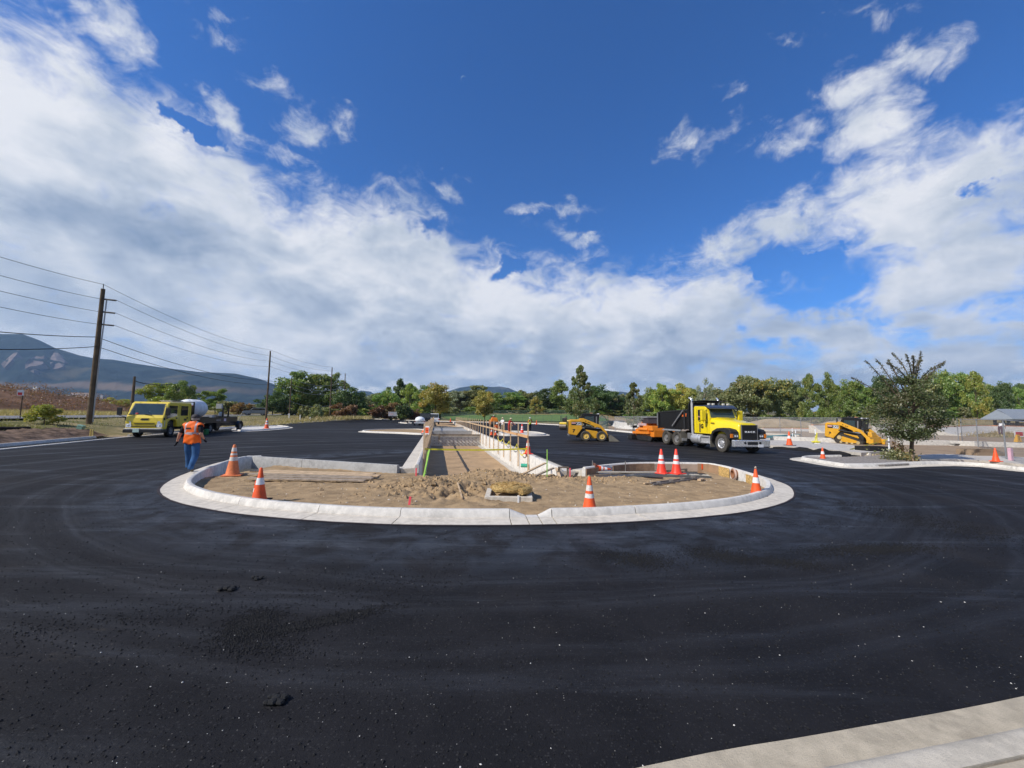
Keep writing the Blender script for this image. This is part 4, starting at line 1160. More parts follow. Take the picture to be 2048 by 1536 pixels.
LINK = link_mat('chain_link', (0.33, 0.34, 0.35), .075); LINKG = link_mat('green_chain_link', (0.10, 0.16, 0.12), .07)
def net(name, a, b, z0, z1, m, parent):
    me = bpy.data.meshes.new(name); me.from_pydata([(a.x, a.y, a.z + z0), (b.x, b.y, b.z + z0), (b.x, b.y, b.z + z1), (a.x, a.y, a.z + z1)], [], [(0, 1, 2, 3)])
    uv = me.uv_layers.new(); L = (b - a).length
    for i, c in enumerate(((0, 0), (L, 0), (L, z1 - z0), (0, z1 - z0))): uv.data[i].uv = c
    me.materials.append(m); return link_mesh(name, me, parent)
def chain_fence(label, pts, h, m, sp=3.0, rail=True, pm=GALV, pr=.03):
    o = empty('chain_link_fence', pts[0], 0, label, 'fence'); base = pts[0]
    path = []
    for a, b in zip(pts, pts[1:]): path += seg(a, b, sp)[:-1]
    path.append(pts[-1])
    for p in path: p.z = max(gz(p.x, p.y), 0.0) if not in_poly([p.x], [p.y], lot)[0] else 0.02
    path = [p - base for p in path]
    for p in path: MB().tube([p, p + Vector((0, 0, h + .05))], pr, 6).build('post', pm, o)
    for a, b in zip(path, path[1:]):
        net('mesh_panel', a, b, .05, h - .03, m, o)
        if rail: MB().tube([a + Vector((0, 0, h)), b + Vector((0, 0, h))], pr * .7, 5).build('top_rail', pm, o)
    return o
fpx = [(1230, 861), (1330, 866.5), (1450, 869), (1561, 873), (1603, 876), (1678, 880), (1740, 884), (1800, 886), (1870, 887), (1918, 890)]
chain_fence('galvanised chain-link construction fence behind the dump truck and the tracked loader', [P(*q, .1) for q in fpx], 2.0, LINK)
chain_fence('taller chain-link fence panels at the far right in front of the shelter', [P(*q, .1) for q in ((1925, 889), (1957, 896), (2013, 921), (2070, 938))], 1.95, LINK, sp=6.5)
chain_fence('green chain-link fence along the near side of the playing field', [P(*q, .1) for q in ((882, 841.5), (1000, 844), (1070, 846.2), (1123, 849), (1216, 859))], 2.0, LINKG, sp=4.5, pm=mat('green_post', (0.07, 0.13, 0.10), .6), pr=.04)
fb = [GP(px, d) for px, d in ((900, 150), (1000, 145), (1100, 140), (1190, 132))]
chain_fence('low green fence along the tree side of the playing field', fb, 1.4, LINKG, sp=6, pm=MATS['green_post'], pr=.05)

# ------------------------------------------------------------------ utility poles and wires
WOOD = mat('creosote_pole', (0.115, 0.085, 0.055), .9, .2, var=.3, vscale=2, bump=.5, bscale=25)
BLKW = mat('black_wire', (0.015, 0.015, 0.017), .6, .3)
INS = mat('grey_insulator', (0.45, 0.46, 0.48), .4, .5)
def pole(name, base, top_z, r, label, arms=(), lean=(0, 0), cat='utility pole'):
    o = empty(name, base, 0, label, cat)
    H = top_z - base.z
    MB().tube([(0, 0, -.3), (lean[0] * .5, lean[1] * .5, H * .5), (lean[0], lean[1], H)], [r, r * .85, r * .68], 12).build('pole_shaft', WOOD, o, smooth=True)
    return o
WDIR = Vector((-.228, .974, 0)); WSIDE = Vector((.974, .228, 0))
p1b = V(178, 848, 32.4); p1b.z = gz(p1b.x, p1b.y); p1t = V(207, 578, 32.4).z
P1 = pole('utility_pole', p1b, p1t, .21, 'tall nearest wooden power pole left of the yellow truck, with three arms on its right')
p3 = V(537, 760, 70.6); p3b = Vector((p3.x, 70.6, gz(p3.x, 70.6))); P3 = pole('utility_pole', p3b, V(540, 702, 70.6).z, .17, 'wooden power pole standing by the grey SUV, second tallest in view')
p4 = V(662, 780, 97); p4b = Vector((p4.x, 97, gz(p4.x, 97))); P4 = pole('utility_pole', p4b, V(664, 735, 97).z, .16, 'dark wooden power pole in front of the big trees, third along the line')
p5 = V(689, 780, 122); p5b = Vector((p5.x, 122, gz(p5.x, 122))); P5 = pole('utility_pole', p5b, V(692, 747, 122).z, .16, 'farthest dark wooden pole, just right of the third one')
p6 = V(581, 790, 105); p6b = Vector((p6.x, 105, gz(p6.x, 105))); P6 = pole('utility_pole', p6b, V(583, 755, 105).z, .15, 'thin pale pole before the left side of the big green trees')
p2 = V(265, 800, 52); p2b = Vector((p2.x, 52, gz(p2.x, 52))); P2 = pole('utility_pole', p2b, V(269.5, 753, 52).z, .2, 'short dark stub pole rising behind the yellow cab, one cable leaving it')
# arms on the nearest pole
zatt = [V(207, y, 32.4).z for y in (598, 623.5, 648.5)]
for z in zatt:
    zz_ = z - p1b.z
    for s_, L in ((1, 1.0), (-1, .12)):
        MB().tube([WSIDE * .1 * s_ + Vector((0, 0, zz_)), WSIDE * L * s_ + Vector((0, 0, zz_ - .05))], .075, 6).build('arm', mat('dark_arm_steel', (0.06, 0.06, 0.065), .5), P1)
    ins = MB()
    for k in range(4): ins.lathe([(.02, -.02), (.15, 0), (.02, .02)], tuple(WSIDE * (.45 + .13 * k) + Vector((0, 0, zz_ - .02))), 'z', 8)
    ins.build('insulator', mat('dark_insulator', (0.10, 0.06, 0.05), .4), P1)
MB().tube([(WSIDE * .33) + Vector((0, 0, zatt[0] - p1b.z)), (WSIDE * .30) + Vector((0, 0, zatt[2] - p1b.z)), (WSIDE * .24) + Vector((0, 0, 6)), (WSIDE * .24) + Vector((0, 0, .2))], .05, 6).build('riser_conduit', GALV, P1)
MB().tube([(0, 0, p1t - p1b.z - .05), (0, 0, p1t - p1b.z + .45)], .03, 5).build('top_pin', BLKW, P1)
def hang(a, b, sag, r, name, label):
    pts = [a.lerp(b, t / 14) - Vector((0, 0, sag * 4 * (t / 14) * (1 - t / 14))) for t in range(15)]
    mb = MB(); mb.tube(pts, r, 4); o = mb.build(name, BLKW); tag(o, label, 'wire', 'overhead power lines')
zlow = [V(195, 674, 32.4).z, V(193, 693, 32.4).z]
att1 = [p1t + .4] + zatt + zlow; offs = [0, 1, 1, 1, -.1, 0]
back = p1b - WDIR * 40
nm = ['topmost shield wire', 'upper conductor', 'second conductor', 'third conductor', 'upper telephone cable', 'lowest thick cable']
z3 = p3b.z + (p3t_ := V(540, 702, 70.6).z - p3b.z)
l3 = [z3 + .2, z3 - .9, z3 - 1.9, z3 - 2.9, z3 - 5.5, z3 - 6.2]; z4 = V(664, 735, 97).z; l4 = [z4 + .1, z4 - .9, z4 - 1.8, z4 - 2.7, z4 - 5.2, z4 - 5.9]
lft = [503, 540, 571, 603, 653, 688]
for i in range(6):
    a = Vector((p1b.x, p1b.y, att1[i])) + WSIDE * offs[i] * (1 if i else 0)
    al = Vector((p1b.x, p1b.y, att1[i])) - WSIDE * (.15 if 0 < i < 4 else 0)
    far = V(-430, 768 - (768 - lft[i]) - (att1[i] - 5) * 13.5, 22)
    # previous pole of the line stands left behind the viewer's shoulder, same height
    e = V(0, lft[i], 24.0); dirv = (e - al); far = al + dirv * 2.2
    hang(al, far, .35, .016 if i < 4 else .028, 'power_line', f'{nm[i]} running left from the nearest pole out of view')
    hang(a, Vector((p3b.x, p3b.y, l3[i])) + WSIDE * offs[i] * .5, .9, .016 if i < 4 else .026, 'power_line', f'{nm[i]} between the nearest and the second pole')
    hang(Vector((p3b.x, p3b.y, l3[i])), Vector((p4b.x, p4b.y, l4[i])), .6, .018, 'power_line', f'{nm[i]} between the second and the third pole')
p2t = V(269.5, 762, 52); hang(Vector((p2b.x, p2b.y, V(270, 762, 52).z)), V(345, 768, 60), .3, .05, 'power_line', 'short thick cable leaving the stub pole to the right')
z6 = V(583, 755, 105).z
for i, (k, lb) in enumerate(((0, 'highest'), (1.5, 'second'), (2.7, 'third'), (6.2, 'lowest'))):
    a = Vector((p6b.x, p6b.y, z6 - .3 - k)); b = Vector((p5b.x, p5b.y, z4 - 1.5 - k)); hang(a, b, 1.6, .03, 'pale_cable', f'{lb} pale cable sagging before the big trees'); 
    bpy.data.objects[[o.name for o in bpy.data.objects if o.name.startswith('pale_cable')][-1]].data.materials[0] = INS
# street sign, utility cabinet, marker posts on the verge
sb = V(38, 853, 31); o = empty('street_sign', Vector((sb.x, sb.y, gz(sb.x, sb.y))), .75, 'small red and white sign on a thin brown post at the far left', 'sign')
H = V(47, 780, 31).z - gz(sb.x, sb.y); MB().box(-.03, .03, -.03, .03, 0, H).build('post', WOOD, o); MB().box(-.28, .05, -.06, -.035, H - .45, H).build('sign_panel', mat('sign_white', (0.75, 0.75, 0.75), .5), o)
MB().box(-.25, -.02, -.065, -.061, H - .42, H - .2).build('red_field', mat('sign_red', (0.55, 0.03, 0.03), .5), o)
cb = V(158, 856, 27.5); o = empty('utility_cabinet', Vector((cb.x, cb.y, gz(cb.x, cb.y) - .05)), .5, 'tilted pale green utility pedestal on the verge left of the big pole', 'utility box')
o.rotation_euler = (0, math.radians(16), .3); o.scale = (.72,) * 3; GRN = mat('pale_green_plastic', (0.20, 0.36, 0.27), .55)
MB().box(-.22, .22, -.2, .2, 0, .62).build('cabinet_body', GRN, o, .02); MB().box(-.25, .25, -.23, .23, .622, .74, (.03, .03, .03, .03)).build('lid', GRN, o, .02)
for px in (180, 184.5):
    q = GP(px, 26.5); o = MB().tube([(0, 0, -.1), (0, 0, .62)], .04, 8).build('marker_post', mat('yellow_post', (0.55, 0.42, 0.12), .6)); o.location = q
    tag(o, 'short yellow marker post at the foot of the big pole, ' + ('left' if px < 182 else 'right') + ' one of the two', 'post', 'yellow posts at the pole foot')
for i, px in enumerate((600, 620, 645, 578)):
    q = GP(px, 88); o = MB().box(-.09, .09, -.09, .09, -.2, 1.1).build('marker_post', mat('white_post', (0.6, 0.58, 0.55), .6)); o.location = q
    tag(o, ['white post on the verge right of the thin pale pole', 'white post between two others on the far verge', 'white post nearest the third pole on the verge', 'white post left of the thin pale pole'][i], 'post', 'white posts on the far verge')

# ------------------------------------------------------------------ skate bowls and banks on the right
ORA = mat('orange_edge', (0.52, 0.20, 0.09), .8, .2, var=.2)
TEAL = mat('teal_pipe', (0.15, 0.42, 0.40), .6)
def bank(label, pts, h, run, m=C_NEW, cap=None, capw=.25):
    """sloped concrete bank: crest line at the back, running down towards the viewer"""
    o = empty('concrete_bank', pts[0], 0, label, 'skate bank'); base = pts[0]
    sp_ = smooth_path(pts, 1.0); sp_ = [Vector((p.x - base.x, p.y - base.y, 0)) for p in sp_]
    zb = [gz(p.x + base.x, p.y + base.y) - base.z for p in sp_]
    sp_ = [Vector((p.x, p.y, z)) for p, z in zip(sp_, zb)]
    mb = MB(); sweep(mb, sp_, lambda i: [(-run, -.1), (-run, .03), (-run * .55, h * .22), (-run * .2, h * .7), (0, h), (.5, h), (.5, -.1)][::1]); mb.build('bank_face', m, o, smooth=True, ang=60)
    if cap: 
        mb = MB(); sweep(mb, sp_, lambda i: [(-.02, h + .001), (-.02, h + .10), (capw, h + .10), (capw, h + .001)]); mb.build('coping', cap, o)
    return o
bank('white curved concrete wall left of the small dark tree', [P(*q, .2) for q in ((1226, 851.5), (1240, 855.5), (1262, 857.5), (1292, 858.5), (1330, 860))], .95, .5)
bank('low concrete bank with orange coping behind the fence right of the truck', [P(*q, .2) for q in ((1528, 862), (1570, 862), (1618, 863))], .38, 1.2, C_OLD, ORA)
bank('grey concrete bank with orange coping left of the tracked loader', [P(*q, .2) for q in ((1627, 866), (1650, 865.5), (1690, 866))], 1.0, 1.6, C_PAN, ORA)
bank('wide pale concrete bank right of the tracked loader', [P(*q, .2) for q in ((1755, 869), (1800, 868), (1850, 870))], 1.2, 1.5, C_OLD)
bank('long grey concrete bank in front of the shelter', [P(*q, .2) for q in ((1865, 872), (1920, 868), (1985, 867), (2060, 871))], .85, 2.6, C_OLD, ORA)
for (a, b, lb, m_) in (((1530, 874), (1598, 869.5), 'teal pipe lying behind the fence', TEAL), ((1500, 866), (1600, 871), 'pale plank lying behind the fence by the teal pipe', C_OLD)):
    A = P(*a, .45); B = P(*b, .45); mb = MB(); mb.bar(A, B, .22, .16); o = mb.build('pipe' if m_ is TEAL else 'plank', m_); tag(o, lb, 'pipe' if m_ is TEAL else 'plank')
    for e in (A, B): pass
# raised footings along the right
mb = MB(); flush(mb, [P(*q, .2) for q in ((1540, 879), (1640, 882), (1760, 887))], 0, .25, -.1, .28); o = mb.build('grade_edge', C_NEW); tag(o, kind='structure')
mb = MB(); flush(mb, [P(*q, .2) for q in ((1800, 888), (1900, 890), (1990, 893), (2080, 896))], 0, .3, -.1, .32); o = mb.build('grade_edge', C_NEW); tag(o, kind='structure')

# picnic shelter
sc_ = P(2048, 861, .4); D = 72.0; a = V(2006, 860, D); a.z = gz(a.x, a.y)
o = empty('picnic_shelter', a, 0, 'open picnic shelter with grey ribbed metal roof at the right edge', 'shelter')
RM = mat('grey_metal_roof', (0.30, 0.33, 0.36), .4, .5, .3, var=.06); DKP = mat('dark_steel_post', (0.03, 0.032, 0.04), .5)
ze = V(1965, 837, D).z - a.z; zr_ = V(1970, 818.5, D + 3).z - a.z; Ls_ = 17
mb = MB(); mb.add([(-.9, -2.2, ze), (Ls_, -2.2, ze), (Ls_, 0.2, zr_), (-.3, 0.2, zr_), (-.9, 2.6, ze), (Ls_, 2.6, ze), (-.9, -2.2, ze - .14), (Ls_, -2.2, ze - .14), (Ls_, 2.6, ze - .14), (-.9, 2.6, ze - .14)],
                  [(0, 1, 2, 3), (3, 2, 5, 4), (0, 3, 4), (1, 5, 2), (0, 6, 7, 1), (6, 9, 8, 7), (0, 4, 9, 6), (4, 5, 8, 9)]); rf = mb.build('roof', RM, o)
mb = MB()
for i in range(30):
    x = -.6 + i * .6; mb.bar((x, -2.22, ze + .03), (x, 0.2, zr_ + .03), .05, .05)
mb.build('roof_rib', RM, rf)
for x in (.4, 2.0, 7.5, 9.0, 14.5): 
    for y in (-.6, 1.4): MB().box(x - .16, x + .16, y - .16, y + .16, -.2, ze - .14).build('column', DKP, o)
mb = MB(); mb.box(-.4, Ls_ - .4, -1.35, -1.1, ze - .42, ze - .15); mb.build('beam', DKP, o)
MB().box(1.0, 6.5, 1.9, 2.1, 0, 1.1).build('low_wall', mat('terracotta_wall', (0.45, 0.25, 0.18), .9, .2), o)
MB().box(-1.0, 16, -2.0, 2.6, -.3, .06).build('floor_slab', C_OLD, o)
# ------------------------------------------------------------------ trees
BARK = mat('bark', (0.13, 0.10, 0.075), .95, .1, var=.3, vscale=4, bump=.5)
LM = {
 'green': leaf_mat('leaf_green', (0.060, 0.105, 0.022), (0.105, 0.150, 0.038), (0.15, 0.16, 0.04)),
 'dark': leaf_mat('leaf_dark', (0.026, 0.052, 0.016), (0.055, 0.080, 0.026)),
 'lime': leaf_mat('leaf_lime', (0.10, 0.145, 0.03), (0.145, 0.175, 0.035), (0.19, 0.17, 0.035)),
 'yellow': leaf_mat('leaf_yellow', (0.19, 0.18, 0.045), (0.15, 0.16, 0.04), (0.25, 0.18, 0.04)),
 'olive': leaf_mat('leaf_olive', (0.085, 0.105, 0.050), (0.135, 0.150, 0.075), (0.16, 0.135, 0.05)),
 'gold': leaf_mat('leaf_gold', (0.36, 0.24, 0.03), (0.28, 0.22, 0.04)),
 'mixed': leaf_mat('leaf_mixed', (0.075, 0.098, 0.040), (0.12, 0.135, 0.06), (0.26, 0.19, 0.035), -.03),
 'rust': leaf_mat('leaf_rust', (0.10, 0.048, 0.028), (0.13, 0.080, 0.038), (0.075, 0.07, 0.03)),
 'grey': leaf_mat('leaf_grey', (0.105, 0.125, 0.085), (0.15, 0.165, 0.115)),
}
def crown_pts(kind, n, seed):
    r = np.random.default_rng(seed); pts = []
    if kind == 'cone': K = 70
    elif kind == 'sparse': K = 26
    elif kind == 'bush': K = 30
    else: K = 46
    C = []
    while len(C) < K:
        p = r.uniform(-1, 1, 3)
        if kind == 'cone':
            z = (r.random() ** .8); R = .5 * (1 - z) ** .75 * (1 if z > .12 else .75) + .02; a = r.random() * 6.28; q = math.sqrt(r.random()) * R
            C.append((q * math.cos(a), q * math.sin(a), .14 + .84 * z, .075 * (1.15 - .75 * z)))
        elif kind == 'poplar':
            z = r.random(); R = .5 * math.sin(math.pi * min(1, .12 + z * .88) ** .8) ** .6; a = r.random() * 6.28; q = math.sqrt(r.random()) * R
            C.append((q * math.cos(a), q * math.sin(a), .08 + .86 * z, .085))
        elif kind == 'bush':
            if np.linalg.norm(p) > 1 or p[2] < -.85: continue
            C.append((p[0] * .42, p[1] * .42, .45 + p[2] * .44, .13))
        else:
            l = np.linalg.norm(p)
            if l > 1 or l < .45: continue
            lob = 1 + .28 * math.sin(3 * math.atan2(p[1], p[0]) + seed) * (1 if kind == 'round' else 1.4)
            C.append((p[0] * .43 * lob, p[1] * .43 * lob, .56 + p[2] * .38, (.10 if kind == 'round' else .075) * r.uniform(.7, 1.35)))
    C = np.array(C); idx = r.integers(0, len(C), n); g = r.normal(0, 1, (n, 3)); g /= np.linalg.norm(g, axis=1)[:, None]; g *= (r.random(n) ** .45)[:, None]
    s = C[idx, 3][:, None] * np.array([1.25, 1.25, .85]); return C[idx, :3] + g * s, C
def crown_mesh(kind, seed, n, size):
    p, C = crown_pts(kind, n, seed); o = leaf_cloud('crown', p, size, LM['green']); me = o.data; bpy.data.objects.remove(o); return me, C
def trunk_mesh(kind, C, seed):
    mb = MB(); r = random.Random(seed); top = .9 if kind in ('cone', 'poplar') else .55
    mb.tube([(0, 0, -.02), (.004, 0, .15), (-.006, .004, .4), (0, 0, top)], [.020, .016, .012, .003], 7)
    for i in range(0, len(C), 4 if kind != 'sparse' else 1):
        c = C[i]; z0 = max(.1, min(top * .9, c[2] - .18)); mb.tube([(0, 0, z0), (c[0] * .5, c[1] * .5, (z0 + c[2]) / 2 + .02), tuple(c[:3])], [.008, .005, .002], 5)
    o = mb.build('trunk', BARK); me = o.data; bpy.data.objects.remove(o); return me
SHAPES = {}
for kind, cnt, n, size in (('round', 4, 9000, .022), ('wide', 2, 9000, .021), ('cone', 2, 8000, .020), ('poplar', 2, 8000, .019), ('sparse', 1, 2600, .018), ('bush', 3, 2600, .042)):
    SHAPES[kind] = []
    for i in range(cnt):
        me, C = crown_mesh(kind, 10 * i + len(kind), n, size); SHAPES[kind].append((me, trunk_mesh(kind, C, i)))
_tc = 0
def plant(name, px, depth, top, wpx, kind, leaf, label, cat='tree', group=None, zoff=0.0, base=None):
    global _tc; _tc += 1
    b = base if base is not None else GP(px, depth); h = V(px, top, depth).z - b.z + .1
    w = wpx * depth / FPX * math.cos(math.atan2(b.x, b.y)) ** .8
    o = empty(name, b + Vector((0, 0, -.1 + zoff)), random.random() * 6.28, label, cat, group)
    cm, tm = SHAPES[kind][_tc % len(SHAPES[kind])]
    k = 1.0 if kind != 'bush' else 1.15
    for nm_, me, m in (('crown', cm, LM[leaf]), ('trunk', tm, BARK)):
        c = link_mesh(nm_, me, o); c.scale = (w * k, w * k, h)
        c.material_slots[0].link = 'OBJECT'; c.material_slots[0].material = m
    return o
BELT = 'trees of the belt beyond the lots'
T = [  # px, depth, top, width px, shape, leaf, label
 (232, 150, 789, 44, 'bush', 'yellow', 'yellowish rounded shrub tree between the two left poles'),
 (254, 140, 796, 26, 'bush', 'lime', 'small lime bush just left of the stub pole'),
 (318, 105, 763, 74, 'round', 'lime', 'yellow-green tree rising over the roof of the yellow cab'),
 (366, 100, 760, 62, 'round', 'green', 'rounded green tree over the rear of the yellow cab'),
 (430, 110, 774, 62, 'wide', 'green', 'green tree behind the white tank of the truck'),
 (452, 100, 800, 50, 'bush', 'olive', 'low olive bush right of the white tank'),
 (484, 98, 798, 44, 'bush', 'rust', 'orange brown shrub behind the back of the yellow truck'),
 (545, 118, 782, 62, 'round', 'dark', 'dark round tree immediately right of the second power pole'),
 (600, 125, 742, 84, 'round', 'green', 'large green tree behind the thin pale pole'),
 (640, 128, 746, 74, 'wide', 'green', 'large tree in the middle of the left clump, behind the cables'),
 (672, 130, 744, 62, 'poplar', 'green', 'tall tree directly behind the third power pole'),
 (702, 118, 773, 66, 'round', 'dark', 'dark green tree at the right end of the left clump'),
 (738, 150, 784, 54, 'wide', 'grey', 'grey-green tree right of the left clump, below the far ridge'),
 (772, 145, 776, 56, 'round', 'green', 'mid green tree left of the tall pair behind the pickup'),
 (802, 150, 755, 56, 'wide', 'dark', 'tall dark lobed tree above the parked pickup'),
 (818, 125, 766, 46, 'poplar', 'lime', 'bright lime upright tree before the tall dark one'),
 (846, 150, 770, 54, 'round', 'green', 'round green tree left of the yellow tree by the planter'),
 (912, 165, 780, 54, 'wide', 'grey', 'grey-green tree right of the yellow tree by the planter'),
 (936, 168, 779, 50, 'round', 'olive', 'olive tree between the two yellow trees'),
 (958, 172, 769, 54, 'wide', 'olive', 'taller olive tree rising behind the dark yellow tree'),
 (1000, 160, 790, 50, 'round', 'green', 'low green tree right of the dark yellow tree'),
 (1030, 165, 781, 54, 'round', 'green', 'green tree beyond the left part of the playing field'),
 (1052, 168, 778, 48, 'wide', 'olive', 'olive tree beyond the middle of the playing field'),
 (1072, 140, 792, 26, 'poplar', 'yellow', 'slim yellow tree at the edge of the playing field'),
 (1092, 165, 777, 56, 'round', 'dark', 'darker tree between the slim yellow tree and the tall one'),
 (1124, 160, 758, 54, 'wide', 'green', 'tall green tree just left of the dark pointed tree'),
 (1196, 155, 768, 56, 'round', 'dark', 'dark tree just right of the pointed tree'),
 (1222, 160, 780, 44, 'wide', 'dark', 'dark low tree left of the smaller pointed tree'),
 (1244, 165, 788, 40, 'round', 'olive', 'low olive tree behind the smaller pointed tree'),
 (1302, 140, 772, 48, 'round', 'green', 'green tree right of the smaller pointed tree'),
 (1326, 130, 762, 58, 'wide', 'lime', 'yellow-green tree above the black dump box'),
 (1356, 132, 764, 60, 'round', 'yellow', 'yellow tinged tree above the front of the dump box'),
 (1384, 135, 776, 46, 'round', 'lime', 'lime tree beside the exhaust stack'),
 (1408, 120, 748, 54, 'sparse', 'grey', 'thin open pale tree above the truck cab'),
 (1440, 128, 774, 62, 'round', 'olive', 'olive tree right above the yellow hood'),
 (1476, 122, 749, 78, 'round', 'olive', 'big olive tree left of the golden one'),
 (1516, 120, 747, 78, 'wide', 'mixed', 'big olive tree dappled with gold leaves'),
 (1556, 122, 752, 78, 'round', 'mixed', 'broad tree with yellow patches, right of the gold dappled one'),
 (1590, 128, 761, 54, 'round', 'dark', 'dark rounded tree left of the two pointed green ones'),
 (1622, 110, 747, 46, 'poplar', 'green', 'upright green tree, left of a similar pair above the barricade posts'),
 (1658, 108, 743, 50, 'poplar', 'green', 'upright green tree, right of a similar pair above the barricade posts'),
 (1700, 120, 756, 62, 'round', 'green', 'green tree above the tracked loader'),
 (1734, 118, 762, 54, 'wide', 'green', 'green tree behind the left branches of the lone tree'),
 (1778, 115, 748, 70, 'round', 'dark', 'dark tree directly behind the lone tree'),
 (1850, 118, 741, 84, 'wide', 'olive', 'broad tree behind the right branches of the lone tree'),
 (1893, 120, 737, 78, 'round', 'green', 'tall rounded green tree left of the bright lime one'),
 (1925, 122, 742, 62, 'round', 'green', 'green tree half hidden by the bright lime one'),
 (1955, 105, 742, 58, 'poplar', 'lime', 'bright lime pyramid tree left of the shelter'),
 (1996, 135, 766, 48, 'wide', 'green', 'green tree above the left end of the shelter roof'),
 (2012, 130, 760, 44, 'round', 'dark', 'dark tree above the shelter roof'),
 (2042, 135, 773, 50, 'round', 'green', 'green tree at the right edge above the shelter'),
 (2090, 130, 765, 60, 'round', 'green', 'green tree partly cut by the right edge of view')]
for px, D, top, w, kd, lf, lb in T:
    plant('tree', px, D, top, w * 1.12, kd, lf, lb, 'bush' if kd == 'bush' else 'tree', BELT)
_seen = {}; USED = set()
def rel_label(px, what, verb):
    c = min(T, key=lambda q: abs(q[0] - px) + (0 if q[6] not in _seen.get((what, px < q[0]), ()) else 40))
    side = 'left' if px < c[0] else 'right'; k = (what, px < c[0]); _seen.setdefault(k, set()).add(c[6])
    short = ' '.join(c[6].split(',')[0].split()[:9]); lb = f'{what} {verb} {side} of {short}'
    lb = ' '.join(lb.split()[:14])
    if lb in USED: lb += ', farther out'
    USED.add(lb); return lb
# second row and undergrowth closing the belt
r2 = random.Random(3)
for px in range(560, 2110, 27):
    lf = r2.choice(['green', 'olive', 'dark', 'green', 'grey', 'olive']); x_ = px + r2.uniform(-8, 8)
    plant('tree', x_, 185 + r2.uniform(-10, 20), 789 - max(0, (px - 1250)) * .030 + r2.uniform(-7, 7), 64, r2.choice(['round', 'wide']), lf, rel_label(x_, f'deeper {lf} tree', ''), 'tree', 'deep background trees')
for px in range(560, 2100, 19):
    D = r2.uniform(112, 128) if px > 1250 else (r2.uniform(118, 130) if px < 880 else r2.uniform(150, 158))
    hh = r2.uniform(2.2, 4.2)
    b = GP(px + r2.uniform(-6, 6), D)
    lf = r2.choice(['green', 'dark', 'olive', 'olive', 'dark', 'rust' if px < 1000 else 'olive', 'gold' if 1300 < px < 1800 and r2.random() < .35 else 'green'])
    plant('shrub', px, D, 0, 34, 'bush', lf, rel_label(px, f'low {lf} shrub', 'at foot'), 'shrub', 'undergrowth shrubs along the tree belt', base=b)
    o = bpy.data.objects[[k for k in (x.name for x in COL.objects if x.name.startswith('shrub'))][-1]] if False else None
for o in [x for x in COL.objects if x.name.startswith('shrub') and x.type == 'EMPTY']:
    hh = r2.uniform(2.4, 4.6)
    for c in o.children: c.scale = (c.scale[0], c.scale[1], hh)
for px, D, top, w, lf, lb in ((690, 92, 798, 50, 'rust', 'large rust red shrub below the left tree clump'), (752, 100, 806, 34, 'rust', 'rust brown shrub in the dry grass, left one'), (788, 102, 803, 34, 'rust', 'rust brown shrub beside the small grey trailer'),
                              (806, 98, 800, 34, 'dark', 'dark upright juniper left of the pickup'), (606, 95, 808, 22, 'olive', 'small olive shrub near the thin pale pole'), (632, 95, 806, 26, 'olive', 'small olive shrub between the white posts'),
                              (720, 96, 812, 30, 'lime', 'yellow-green shrub right of the rust red one'), (828, 100, 815, 26, 'rust', 'low rust shrub just behind the pickup')):
    plant('shrub', px, D, top, w, 'bush', lf, lb, 'shrub')
plant('shrub', 88, 29, 806, 72, 'bush', 'olive', 'loose yellow-green bush on the verge beside the small sign', 'bush')
for c in [x for x in COL.objects if x.get('label', '').startswith('loose yellow-green')][0].children:
    c.material_slots[0].material = LM['lime'] if c.name.startswith('crown') else BARK
    if c.name.startswith('crown'): c.material_slots[0].material = leaf_mat('leaf_bush_near', (0.12, 0.135, 0.03), (0.17, 0.165, 0.045), (0.22, 0.17, 0.05))
plant('maple_tree', 870, 88, 763, 74, 'round', 'yellow', 'yellowing maple beyond the left planter posts')
plant('maple_tree', 969, 92, 779, 50, 'round', 'yellow', 'smaller dark-yellow tree beyond the right planter railing')
tb = P(1161, 852.5, .12); plant('pointed_tree', 1161, tb.y, 730, 78, 'cone', 'dark', 'tall dark pointed tree behind the wheeled loader', base=tb)
tb = P(1268, 861, .12); plant('pointed_tree', 1268, tb.y, 762, 58, 'cone', 'dark', 'smaller pointed tree left of the paver', base=tb)
for o in COL.objects:
    if o.name.startswith('crown') and o.parent and o.parent.name.startswith('pointed_tree'): o.material_slots[0].material = leaf_mat('leaf_linden', (0.05, 0.078, 0.024), (0.085, 0.105, 0.038), (0.10, 0.085, 0.035))

